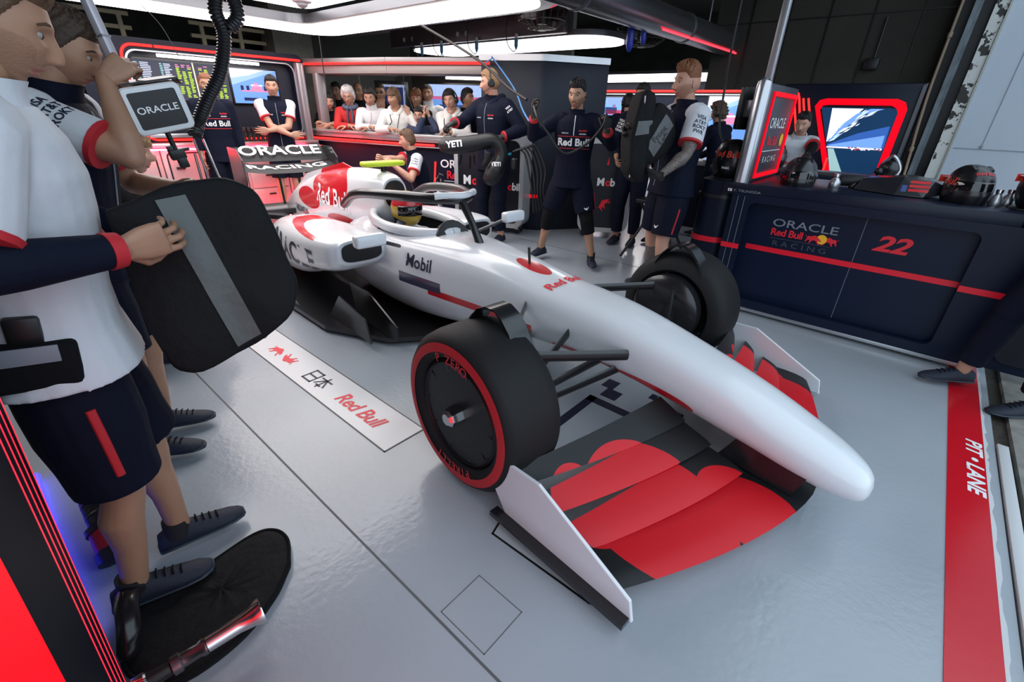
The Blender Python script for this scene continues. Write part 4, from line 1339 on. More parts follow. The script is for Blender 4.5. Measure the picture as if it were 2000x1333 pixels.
# cut the cockpit opening out of the top
keep = []
for f, m in zip(g.f, g.m):
    c = np.mean([g.v[i] for i in f], axis=0)
    x, y, z = c[0] - CX, c[1] - CYR, c[2]
    if len(f) == 4 and z > 0.56 and ((x + 1.72) / 0.42) ** 2 + (y / 0.235) ** 2 < 1:
        continue
    keep.append((f, m))
g.f = [k[0] for k in keep]
g.m = [k[1] for k in keep]
mono = g.build('monocoque', M_carwhite, car, angle=50)
g = MB()
rr = []
for z, s in ((0.65, 1.0), (0.5, 0.9), (0.35, 0.8), (0.28, 0.5)):
    rr.append([cp(-1.72 + 0.43 * s * math.cos(a), 0.24 * s * math.sin(a), z) for a in np.linspace(0, 2 * PI, 33)[:-1]])
g.loft(rr, cap=False)
g.add(rr[-1], [tuple(range(32))])
tub = g.build('cockpit_tub', M_blackmatt, car)
g = MB()
path = [cp(-1.72 + 0.435 * math.cos(a), 0.25 * math.sin(a), 0.665 + 0.02 * (math.cos(a) < 0) * abs(math.cos(a))) for a in np.linspace(0, 2 * PI, 41)]
g.tube(path, 0.034, 10)
g.build('cockpit_rim', mat('car_plain_white', WHT, 0.25, coat=0.5), car)
M_pw = MATS['car_plain_white']
g = MB().tube([cp(-1.28, 0, 0.60), cp(-1.24, 0, 0.62)], 0.14, 18)
g.build('steering_wheel', M_black, car)
g = MB()
pts = [(1, .27), (.86, .31), (.5, .36), (.2, .44)]
# halo: hoop and front pylon
g = MB()
hoop = spline([cp(-2.22, -.30, .74), cp(-2.0, -.31, .84), cp(-1.6, -.275, .885), cp(-1.28, -.15, .895), cp(-1.17, 0, .895), cp(-1.28, .15, .895), cp(-1.6, .275, .885), cp(-2.0, .31, .84), cp(-2.22, .30, .74)], 6)
g.tube(hoop, 0.032, 14)
g.build('halo', M_carbon, car)
MB().tube([cp(-0.98, 0, .63), cp(-1.06, 0, .76), cp(-1.18, 0, .895)], [0.03, 0.022, 0.028], 12).build('halo_pylon', M_carbon, car)
MB().tube(spline([cp(-1.24, -.16, .915), cp(-1.155, 0, .917), cp(-1.24, .16, .915)], 6), 0.022, 10).build('halo_fairing', M_pw, car)

# engine cover with air box
keys = [(-1.98, .105, .70, .93, 2.3), (-2.05, .125, .62, .955, 2.4), (-2.25, .155, .50, .965, 2.3), (-2.6, .175, .40, .945, 2.1), (-3.0, .165, .32, .89, 2.0), (-3.4, .13, .28, .80, 1.9), (-3.8, .095, .28, .68, 1.9), (-4.15, .06, .3, .52, 2.0), (-4.25, .045, .33, .46, 2.0)]
g = MB().loft([sring(k[0], 0, k[1], k[2], k[3], k[4]) for k in interp(keys, 6)])
cover = g.build('engine_cover', M_cover, car, angle=60)
g = MB().loft([sring(-1.975, 0, .09, .72, .915, 2.3), sring(-1.97, 0, .085, .725, .91, 2.3)])
g.build('air_inlet', M_black, car)
g = MB().prism([(-2.55, .93), (-2.8, .965), (-3.6, .80), (-4.0, .60), (-3.6, .66), (-3.0, .82)], (CX, CYR - 0.006, 0), (1, 0, 0), (0, 0, 1), -0.012)
g.build('shark_fin', M_cover, car, smooth=False)
k = MB().obox(cp(-2.12, 0, 1.015), (1, 0, 0), (0, 1, 0), (0, 0, 1), (0.10, 0.34, 0.035)).build('tee_camera', mat('yellow_green_paint', (0.62, 0.78, 0.03), 0.35), car, bevel=0.014, seg=3)
MB().tube([cp(-2.12, 0, 0.94), cp(-2.12, 0, 1.02)], 0.02, 10).build('camera_stalk', M_black, k)

# sidepods with inlet and undercut
pods = []
for s in (-1, 1):
    keys = [(-1.62, .50, .17, .47, .63, 3.5), (-1.7, .51, .21, .42, .645, 3.5), (-1.95, .51, .245, .36, .645, 3.2), (-2.3, .49, .26, .26, .63, 2.9), (-2.7, .45, .25, .20, .60, 2.7), (-3.1, .38, .22, .17, .53, 2.6), (-3.5, .29, .17, .17, .44, 2.4), (-3.85, .22, .11, .19, .36, 2.3), (-4.0, .18, .07, .22, .32, 2.2)]
    g = MB().loft([sring(k[0], s * k[1], k[2], k[3], k[4], k[5]) for k in interp(keys, 6)])
    p = g.build('sidepod', M_pod, car, angle=60)
    MB().loft([sring(-1.612, s * .50, .145, .49, .615, 3.5), sring(-1.606, s * .50, .14, .495, .61, 3.5)]).build('inlet', M_black, p)
    pods.append(p)
    # mirror on its stalk
    q = MB().obox(cp(-1.30, s * .60, .70), (1, 0, 0), (0, 1, 0), (0, 0, 1), (0.07, 0.20, 0.075)).build('mirror', M_pw, car, bevel=0.02, seg=3)
    MB().tube([cp(-1.32, s * .52, .68), cp(-1.42, s * .33, .60)], 0.012, 8).build('stalk', M_carbon, q)
    MB().obox(cp(-1.337, s * .60, .70), (1, 0, 0), (0, 1, 0), (0, 0, 1), (0.004, 0.17, 0.055)).build('glass', M_steel, q)
    # floor edge wing and turning vanes
    MB().prism([(-1.2, .06), (-1.2, .16), (-1.55, .30), (-1.8, .30), (-1.75, .06)], (CX, CYR + s * .52, 0), (1, 0, 0), (0, 0, 1), 0.012).build('turning_vane', M_carbon, car, smooth=False)
    MB().prism([(-1.3, .05), (-1.35, .20), (-1.7, .26), (-1.9, .06)], (CX, CYR + s * .66, 0), (1, 0, 0), (0, 0, 1), 0.010).build('turning_vane', M_carbon, car, smooth=False)
    MB().prism([(-2.1, .10), (-3.1, .11), (-3.1, .17), (-2.2, .15)], (CX, CYR + s * .80, 0), (1, 0, 0), (0, 0, 1), 0.008).build('edge_wing', M_carbon, car, smooth=False)
# plank floor
half = [(-1.15, .30), (-1.3, .55), (-1.75, .78), (-2.4, .81), (-3.05, .81), (-3.3, .70), (-3.45, .52), (-4.15, .50)]
poly = half + [(x, -y) for x, y in reversed(half)]
MB().prism(poly, (CX, CYR, 0.055), (1, 0, 0), (0, 1, 0), -0.03).build('floor_board', M_carbon, car, smooth=False)
MB().prism([(-3.5, -.5), (-4.25, -.5), (-4.25, .5), (-3.5, .5)], (CX, CYR, 0.30), (1, 0, 0), (0, 1, 0), -0.22).build('diffuser', M_carbon, car, bevel=0.03)


# front wing: swept, cambered elements over the full span
def element(x0, x1, z0, z1, yin, yout, droop, taper, th=0.012, n=25):
    """x0/z0 leading edge, x1/z1 trailing edge at the inner end; a thin aerofoil lofted across the span"""
    rr = []
    for i in range(n):
        y = yin + (yout - yin) * i / (n - 1)
        t = (abs(y) / 0.97)
        lx = x0 - taper * t ** 1.6
        tx = x1 - taper * t ** 1.6 * 0.55
        dz = droop * t ** 2
        sec = []
        for q, h in ((0, 0), (.12, .7), (.35, 1), (.7, .7), (1, 0.1), (.7, -.2), (.35, -.35), (.12, -.5)):
            x = lx + (tx - lx) * q
            z = z0 + (z1 - z0) * (q ** 1.4) + th * h + dz
            sec.append(cp(x, y, z))
        rr.append(sec)
    return MB().loft(rr)


fw = element(1.08, .78, .085, .10, -.97, .97, 0.01, .30).build('front_wing_plane', M_wing, car, angle=60)
for (a, b, c, d) in ((.86, .66, .125, .165), (.71, .54, .175, .225), (.58, .44, .225, .285)):
    for s in (-1, 1):
        element(a, b, c, d, s * .14, s * .965, -.02, .24, n=15).build('front_wing_flap', M_wing, car, angle=60)
for s in (-1, 1):
    e = MB().prism([(.86, .04), (.30, .04), (.22, .15), (.25, .29), (.45, .30), (.84, .12)], (CX, CYR + s * .975 - 0.006, 0), (1, 0, 0), (0, 0, 1), -0.014).build('front_wing_endplate', M_pw, car, smooth=False, bevel=0.004)
    MB().prism([(.85, .035), (.25, .035), (.25, .055), (.85, .055)], (CX, CYR + s * 1.0 - 0.02, 0), (1, 0, 0), (0, 0, 1), -0.04).build('foot_plate', M_carbon, e)
    MB().prism([(1.02, .10), (.72, .12), (.78, .24), (1.05, .20)], (CX, CYR + s * .09, 0), (1, 0, 0), (0, 0, 1), 0.012).build('nose_pylon', M_carbon, car, smooth=False)

# rear wing
for nm, (xa, xb, za, zb) in (('rear_wing_plane', (-3.95, -4.22, .80, .86)), ('rear_wing_flap', (-4.16, -4.30, .86, .985))):
    rr = []
    for i in range(13):
        y = -.475 + .95 * i / 12
        sec = []
        dip = -0.035 * (1 - (abs(y) / .475) ** 3)
        for q, h in ((0, 0), (.12, .8), (.4, 1), (.75, .6), (1, .1), (.75, -.1), (.4, -.3), (.12, -.4)):
            sec.append(cp(xa + (xb - xa) * q, y, za + (zb - za) * q ** 1.3 + .016 * h + (dip if 'plane' in nm else 0)))
        rr.append(sec)
    w = MB().loft(rr).build(nm, mat('rear_wing_black', (0.010, 0.011, 0.012), 0.5, spec=.3), car, angle=60)
    surf = bvh_of([w])
    if 'flap' in nm:
        text('ORACLE', w, cp(-4.235, 0, .94), (0, 1, 0), unit((-.14, 0, .125)), .165, M_wtext, bold=.02, sx=1.35, surf=None, ext=0.022)
    else:
        text('RACING', w, cp(-4.08, 0, .845), (0, 1, 0), unit((-.27, 0, .06)), .17, M_wtext, bold=.02, sx=1.3, surf=surf, lift=0.004)
for s in (-1, 1):
    MB().prism([(-3.90, .72), (-3.93, .90), (-4.05, .99), (-4.33, .995), (-4.33, .62), (-4.22, .42), (-4.0, .30), (-3.85, .32), (-4.02, .52)], (CX, CYR + s * .48 - .006, 0), (1, 0, 0), (0, 0, 1), -0.012).build('rear_wing_endplate', M_carbon, car, smooth=False, bevel=0.003)
    MB().tube([cp(-4.1, s * .10, .45), cp(-4.13, s * .10, .80)], 0.012, 8).build('wing_support', M_carbon, car)
rr = []
for i in range(9):
    y = -.44 + .88 * i / 8
    rr.append([cp(-4.0 - .22 * q, y, .36 + .09 * q + .014 * h) for q, h in ((0, 0), (.3, 1), (.7, .8), (1, 0), (.7, -.2), (.3, -.3))])
MB().loft(rr).build('beam_wing', M_carbon, car, angle=60)
MB().obox(cp(-4.33, 0, .33), (1, 0, 0), (0, 1, 0), (0, 0, 1), (.03, .09, .07)).build('rain_light', mat('dark_red_lens', (.2, .005, .005), .3), car, bevel=.006)


# wheels: tyre, rim with spokes, nut
M_stripe = mat('tyre_red_stripe', (0.50, 0.012, 0.02), 0.6)
M_rim = mat('rim_dark_metal', (0.02, 0.02, 0.022), 0.3, metal=0.6)


def wheel(x, s, R, w, label):
    c = np.array(cp(x, s * (1.0 - w / 2), R))
    ax = np.array((0, s, 0), float)
    h = w / 2
    ri = 0.235
    prof = [(ri, -h * .86), (ri + .03, -h * .97), (R - .09, -h), (R - .035, -h * .93), (R - .008, -h * .75), (R, -h * .4), (R, h * .4), (R - .008, h * .75), (R - .03, h * .92),
            (R - .042, h * .965), (R - .060, h * .985), (R - .066, h * .99), (R - .078, h * .993), (ri + .03, h * .97), (ri, h * .86), (ri - .01, h * .6), (ri - .01, -h * .6)]
    t = MB().lathe(prof, c, ax, 72, mfun=lambda i: 1 if i in (9, 10, 11) else 0, closed=True).build('wheel', [M_rubber, M_stripe], car, angle=60)
    rp = [(ri - .008, h * .80), (ri - .02, h * .86), (ri - .04, h * .70), (.16, h * .52), (.085, h * .45), (.07, h * .58), (.045, h * .60), (.04, h * .40), (.001, h * .40)]
    MB().lathe(rp + [(.001, -h * .7), (ri - .01, -h * .7)], c, ax, 56).build('wheel_cover', M_rim, t, angle=30)
    g = MB()
    for i in range(10):
        a = 2 * PI * i / 10
        d = np.array((math.cos(a), 0, math.sin(a)))
        g.tube([c + d * .06 + ax * h * .62, c + d * (ri - .03) + ax * h * .78], [.012, .008], 6)
    g.build('spoke', M_rim, t)
    MB().lathe([(.042, h * .4), (.042, h * .95), (.036, h * 1.12), (.024, h * 1.2), (.001, h * 1.2)], c, ax, 8).build('wheel_nut', M_steel, t, angle=20)
    # lettering round the sidewall
    for a0, wd in ((PI / 2, 'P ZERO'), (-PI / 2, 'PIRELLI')):
        n = len(wd)
        for i, ch in enumerate(wd):
            if ch == ' ':
                continue
            a = a0 - (i - (n - 1) / 2) * .13
            d = np.array((math.cos(a) * (1 if s < 0 else -1), 0, math.sin(a)))
            rt = np.array((math.sin(a) * (1 if s < 0 else -1), 0, -math.cos(a))) * (1 if s < 0 else 1)
            if s > 0:
                rt = np.array((math.sin(a) * -1, 0, -math.cos(a)))
            text(ch, t, c + d * (R - .10) + ax * (h * .992 + .002), rt, d, .05, M_stripe, bold=.02, ext=.001)
    return t


fwl = []
for s in (-1, 1):
    wheel(0, s, .34, .305, '')
    wheel(-3.6, s, .36, .405, '')
    # brake drum and winglet on the front wheel, suspension arms front and rear
    for x, w in ((0, .305), (-3.6, .405)):
        c = np.array(cp(x, s * (1 - w - .0), .36))
        MB().lathe([(.21, 0), (.21, -.06), (.17, -.09), (.001, -.09)], c, (0, s, 0), 36).build('brake_drum', M_carbon, car, angle=40)
    MB().loft([[cp(.20 * math.cos(a) * f, s * (.66 + d), .33 + (.40) * math.sin(a) * f) for a in np.linspace(.5, 2.4, 9)] + [cp(.20 * math.cos(a) * f, s * (.66 + d + .01), .33 + .40 * math.sin(a) * f + .012) for a in np.linspace(2.4, .5, 9)] for f, d in ((1.0, .04), (1.0, .14))]).build('wheel_fairing', M_carbon, car)
    for p, q in (((.30, .08, .42), (.02, .68, .50)), ((-.45, .10, .48), (-.03, .68, .50)), ((.22, .07, .34), (.02, .68, .22)), ((-.42, .08, .33), (-.03, .68, .22)), ((.10, .08, .34), (.08, .68, .33)), ((-.1, .08, .46), (.0, .66, .27))):
        a, b = np.array(cp(p[0], s * p[1], p[2])), np.array(cp(q[0], s * q[1], q[2]))
        MB().tube([a, b], [.026, .024], 10, flat=.32, ref=(1, 0, 0)).build('suspension_arm', M_carbon, car)
    for p, q in (((-3.2, .14, .44), (-3.57, .60, .48)), ((-3.85, .09, .42), (-3.63, .60, .48)), ((-3.15, .16, .24), (-3.57, .60, .2)), ((-3.85, .10, .24), (-3.63, .60, .2)), ((-3.6, .08, .34), (-3.6, .60, .36))):
        a, b = np.array(cp(p[0], s * p[1], p[2])), np.array(cp(q[0], s * q[1], q[2]))
        MB().tube([a, b], [.024, .022], 10, flat=.35, ref=(1, 0, 0)).build('suspension_arm', M_carbon, car)
# lettering on the flanks
M_carlet = mat('car_dark_lettering', (0.03, 0.03, 0.05), 0.4)
for s, p in zip((-1, 1), pods):
    bv = bvh_of([p])
    text('ORACLE', p, cp(-2.30, s * .85, .46), (1, 0, 0) if s < 0 else (-1, 0, 0), (0, 0, 1), .21, M_carlet, bold=.015, sx=1.15, surf=bv, lift=.004)
    bc = bvh_of([cover])
    text('Red Bull', cover, cp(-2.75, s * .30, .70), (1, 0, 0) if s < 0 else (-1, 0, 0), (0, 0, 1), .20, M_wtext, bold=.02, surf=bc, lift=.004)
    text('HONDA', cover, cp(-3.6, s * .30, .47), (1, 0, 0) if s < 0 else (-1, 0, 0), (0, 0, 1), .10, M_carlet, bold=.02, surf=bc, lift=.004)
    bm_ = bvh_of([mono])
    text('Mobil', mono, cp(-1.25, s * .45, .52), (1, 0, 0) if s < 0 else (-1, 0, 0), (0, 0, 1), .11, M_carlet, bold=.02, surf=bm_, lift=.004)
bm_ = bvh_of([mono])
text('Red Bull', mono, cp(-.25, 0, .8), (0, 1, 0), (-1, 0, .15), .085, M_rtext, bold=.02, surf=bm_, lift=.004)
g = MB()
g.tube([cp(1.16, .05, .285), cp(1.2, .0, .265), cp(1.16, -.05, .285)], .003, 6)
g.build('nose_mark', M_red, mono)
# on-board gear: slim antennae on the nose top
MB().tube([cp(-.55, 0, .63), cp(-.56, 0, .72)], .008, 8).build('pitot_tube', M_black, car)

car.location = (-2.963, 2.205, 0)
car.rotation_euler = (0, 0, math.radians(-5))
car.scale = (1.05, 1.03, 1.08)
bpy.context.view_layer.update()
# ================================================================ people
M_skin = {}


def skinmat(tone):
    c = {'fair': (0.52, 0.27, 0.19), 'light': (0.46, 0.25, 0.17), 'tan': (0.38, 0.20, 0.125), 'warm': (0.40, 0.21, 0.13)}[tone]
    return mat('skin_' + tone, c, 0.5, bump=0.08, bscale=120, vary=0.06, vscale=14)


M_lips = mat('lips', (0.36, 0.12, 0.10), 0.45)
M_eyew = mat('eye_white', (0.34, 0.31, 0.29), 0.3)
M_iris = mat('eye_dark', (0.015, 0.010, 0.008), 0.15)


def hairmat(n):
    c = {'brown': (0.045, 0.024, 0.014), 'black': (0.010, 0.008, 0.008), 'blond': (0.30, 0.17, 0.08), 'ginger': (0.20, 0.07, 0.025), 'grey': (0.36, 0.34, 0.32), 'white': (0.62, 0.60, 0.58), 'lightbrown': (0.10, 0.052, 0.026)}[n]
    return mat('hair_' + n, c, 0.62, bump=0.6, bscale=150, vary=0.25, vscale=60, bdist=0.006)


M_tnavy = mat('cloth_team_navy', (0.0045, 0.0065, 0.018), 0.8, spec=0.15, bump=0.35, bscale=22, bdist=0.010)
M_tshort = mat('cloth_navy_shorts', (0.004, 0.006, 0.016), 0.8, spec=0.15, bump=0.3, bscale=22, bdist=0.010)
M_twhite = mat('cloth_team_white', (0.62, 0.63, 0.67), 0.75, bump=0.35, bscale=18, bdist=0.012)
M_tred = mat('cloth_red_trim', (0.50, 0.015, 0.025), 0.7)
M_cblack = mat('cloth_black', (0.006, 0.006, 0.008), 0.85, spec=0.15, bump=0.3, bscale=25, bdist=0.010)
M_credj = mat('cloth_bright_red', (0.52, 0.02, 0.02), 0.75, bump=0.3, bscale=25, bdist=0.010)
M_chood = mat('cloth_white_hoodie', (0.66, 0.65, 0.62), 0.8, bump=0.4, bscale=18, bdist=0.012)
M_cjack = mat('cloth_white_jacket', (0.64, 0.64, 0.65), 0.7, bump=0.4, bscale=20, bdist=0.012)
M_scarf = mat('cloth_grey_blue_scarf', (0.09, 0.12, 0.18), 0.85, bump=0.5, bscale=50, vary=0.3, vscale=30)
M_cblue = mat('cloth_dark_blue', (0.015, 0.025, 0.065), 0.8, bump=0.3, bscale=25, bdist=0.010)
M_cgrey = mat('cloth_dark_grey', (0.05, 0.05, 0.055), 0.8, bump=0.3, bscale=25)
M_glove = mat('black_glove', (0.010, 0.010, 0.011), 0.65, bump=0.4, bscale=70)
M_shoe = mat('navy_knit_shoe', (0.009, 0.014, 0.030), 0.7, bump=0.5, bscale=160)
M_sole = mat('dark_teal_sole', (0.008, 0.020, 0.036), 0.5)
M_sock = mat('black_sock', (0.008, 0.008, 0.010), 0.85)


def rot(axis, ang):
    return np.array(Matrix.Rotation(ang, 3, Vector(axis)))


def sst(e0, e1, x):
    t = np.clip((x - e0) / (e1 - e0), 0, 1)
    return t * t * (3 - 2 * t)


def head_field(th, ph, k=1.0):
    """head surface in (forward, left, up) metres; th azimuth from the front, ph latitude"""
    cx, sy, sz = np.cos(ph) * np.cos(th), np.cos(ph) * np.sin(th), np.sin(ph)
    f = np.where(cx > 0, 0.092, 0.098) * cx
    l = 0.077 * np.sign(sy) * np.abs(sy) ** 0.92
    u = np.where(sz > 0, 0.118, 0.118) * sz
    jaw = sst(0.0, 0.115, -u)
    l = l * (1 - 0.36 * jaw)
    f = np.where(f < 0, f * (1 - 0.55 * sst(0.02, 0.11, -u)), f)
    f = np.where(f > 0, f * (1 - 0.03 * jaw), f)
    l = l * (1 - 0.12 * sst(0.0, 0.09, f) * sst(-0.02, 0.06, u))
    fr = sst(0.02, 0.06, f)
    g = lambda v, c, s: np.exp(-((v - c) / s) ** 2)
    # nose: bridge to tip
    nz = np.where(u > -0.030, sst(0.034, -0.028, u), sst(-0.046, -0.030, u))
    f = f + fr * 0.026 * nz * g(l, 0, 0.0125 + 0.006 * sst(0.0, -0.03, u))
    f = f + fr * 0.005 * g(u, -0.033, 0.010) * (g(l, 0.013, 0.008) + g(l, -0.013, 0.008))
    # eye sockets, brow, cheeks, lips, chin
    f = f - fr * 0.012 * g(u, 0.012, 0.014) * (g(l, 0.031, 0.017) + g(l, -0.031, 0.017))
    f = f + fr * 0.006 * g(u, 0.034, 0.010) * g(np.abs(l), 0.028, 0.026)
    f = f + fr * 0.004 * g(u, -0.018, 0.018) * g(np.abs(l), 0.043, 0.016)
    f = f + fr * (0.008 * g(u, -0.058, 0.006) + 0.009 * g(u, -0.071, 0.007)) * g(l, 0, 0.022)
    f = f - fr * 0.006 * g(u, -0.0645, 0.0035) * g(l, 0, 0.024)
    f = f - fr * 0.004 * g(u, -0.083, 0.007) * g(l, 0, 0.022)
    f = f + fr * 0.010 * g(u, -0.102, 0.016) * g(l, 0, 0.022)
    return np.stack([f, l, u], -1) * k


def head_grid(nt, npz):
    # denser columns towards the face
    t = np.linspace(-1, 1, nt, endpoint=False)
    th = PI * np.sign(t) * np.abs(t) ** 1.35
    ph = np.linspace(-PI / 2 + 0.02, PI / 2 - 0.02, npz)
    return np.meshgrid(th, ph)


def grid_faces(nt, npz):
    F = []
    for i in range(npz - 1):
        for j in range(nt):
            k = (j + 1) % nt
            F.append((i * nt + j, i * nt + k, (i + 1) * nt + k, (i + 1) * nt + j))
    F.append(tuple(reversed(range(nt))))
    F.append(tuple(range((npz - 1) * nt, npz * nt)))
    return F


def hair_thick(style, P):
    """thickness of the hair above the scalp at head points P (forward, left, up), <= 0 where there is none"""
    f, l, u = P[..., 0], P[..., 1], P[..., 2]
    line = np.where(f > 0.045, 0.066, np.where(f > 0.0, 0.066 - (0.045 - f) * 1.9, np.where(f > -0.025, -0.02, -0.07)))
    d = sst(-0.004, 0.012, u - line)
    top = sst(0.03, 0.10, u)
    if style == 'short':
        h = d * (0.006 + 0.014 * top + 0.006 * sst(0.02, 0.08, f) * top)
    elif style == 'fade':
        h = sst(0.0, 0.016, u - np.maximum(line, 0.022)) * (0.003 + 0.024 * top + 0.010 * sst(0.0, 0.08, f) * top)
    elif style == 'crop':
        h = d * (0.004 + 0.005 * top)
    elif style == 'fluffy':
        h = sst(-0.006, 0.014, u - np.where(f > 0.03, 0.060, line)) * (0.024 + 0.014 * top)
    elif style == 'fringe':
        h = sst(-0.004, 0.012, u - np.where(f > 0.03, 0.036, line - 0.01)) * (0.016 + 0.012 * top)
    elif style == 'curly':
        h = sst(-0.004, 0.014, u - np.where(f > 0.03, 0.058, line - 0.01)) * (0.026 + 0.012 * top + 0.007 * np.sin(l * 190) * np.sin(f * 170) + 0.005 * np.sin(u * 200))
    elif style == 'long':
        h = sst(-0.004, 0.012, u - np.where(f > 0.05, 0.062, np.where(f > 0.01, -0.02, -0.12))) * (0.012 + 0.010 * top)
    elif style == 'rim':
        h = d * 0.006 * (1 - sst(0.03, 0.055, u))
    else:
        h = d * 0
    return h


def ik(a, b, la, lb, pole):
    a, b, pole = np.array(a, float), np.array(b, float), np.array(pole, float)
    d = b - a
    L = np.linalg.norm(d)
    mx = (la + lb) * 0.995
    if L > mx:
        b = a + d / L * mx
        d = b - a
        L = mx
    x = (L * L + la * la - lb * lb) / (2 * L)
    h = math.sqrt(max(0, la * la - x * x))
    u = d / L
    p = unit(pole - u * (pole @ u))
    return a + u * x + p * h, b


def seg_limb(mb, a, b, radii, n=14, ext=0.0, flat=1.0, ref=(0, 0, 1), round_ends=True):
    """tapered limb: radii listed from a to b"""
    a, b = np.asarray(a, float), np.asarray(b, float)
    k = len(radii)
    pts = [a + (b - a) * i / (k - 1) for i in range(k)]
    return mb.tube(pts, [r + ext for r in radii], n, flat=flat, ref=ref, round_ends=round_ends)


def hand_mesh(wrist, d, pn, side, s, curl=0.35, spread=0.10, thumb=0.5, ext=0.0, voxel=0.003):
    """open or curled hand: wrist point, finger direction d, palm normal pn (the way the palm faces), side +1 left hand"""
    d = unit(d)
    pn = unit(np.asarray(pn, float) - d * (np.asarray(pn, float) @ d))
    t = unit(np.cross(d, pn)) * (1 if side > 0 else -1)       # towards the thumb side
    mb = MB()
    W = np.asarray(wrist, float)
    # palm
    rings = []
    for q, w, h in ((-.012, .026, .020), (.015, .030, .019), (.045, .040, .017), (.075, .043, .015), (.095, .041, .012)):
        c = W + d * q * s
        rings.append([c + t * (w * s + ext) * math.copysign(abs(math.cos(a)) ** .7, math.cos(a)) + pn * (h * s + ext) * math.copysign(abs(math.sin(a)) ** .8, math.sin(a)) for a in np.linspace(0, 2 * PI, 17)[:-1]])
    mb.loft(rings)
    for i, (off, ln, r, ax) in enumerate(((.031, .072, .0084, .000), (.0105, .080, .0088, .006), (-.0105, .075, .0084, .003), (-.030, .058, .0075, -.008))):
        base = W + d * (.088 + ax) * s + t * off * s
        dirv = unit(d + t * spread * off / .03)
        pts = [base - dirv * .012 * s, base]
        ang = 0
        p = base
        for k, (fr, cq) in enumerate(((.45, .8), (.31, 1.25), (.26, .8))):
            ang += curl * cq * (1 + 0.12 * (i - 1))
            v = dirv * math.cos(ang) + pn * math.sin(ang)
            p = p + v * ln * fr * s * 1.05
            pts.append(p)
        R = [r * s * q + ext for q in (1.05, 1.05, 1.0, .93, .80)]
        mb.tube(pts, R, 10, round_ends=True, ref=tuple(t))
    # thumb leaves the side of the palm near its base
    b0 = W + d * .022 * s + t * .026 * s + pn * .004 * s
    v1 = unit(d * .62 + t * .75 + pn * (.25 + .4 * thumb))
    b1 = b0 + v1 * .042 * s
    v2 = unit(d * (.9 - .3 * thumb) + t * (.35 - .5 * thumb) + pn * (.2 + .5 * thumb))
    b2 = b1 + v2 * .032 * s
    b3 = b2 + unit(v2 + pn * .25 * thumb - t * .3 * thumb) * .026 * s
    mb.tube([b0 - v1 * .01 * s, b0, b1, b2, b3], [.013 * s + ext, .0135 * s + ext, .0105 * s + ext, .0098 * s + ext, .0082 * s + ext], 10, round_ends=True)
    return remeshed(mb, voxel * s, 2, 0.4)


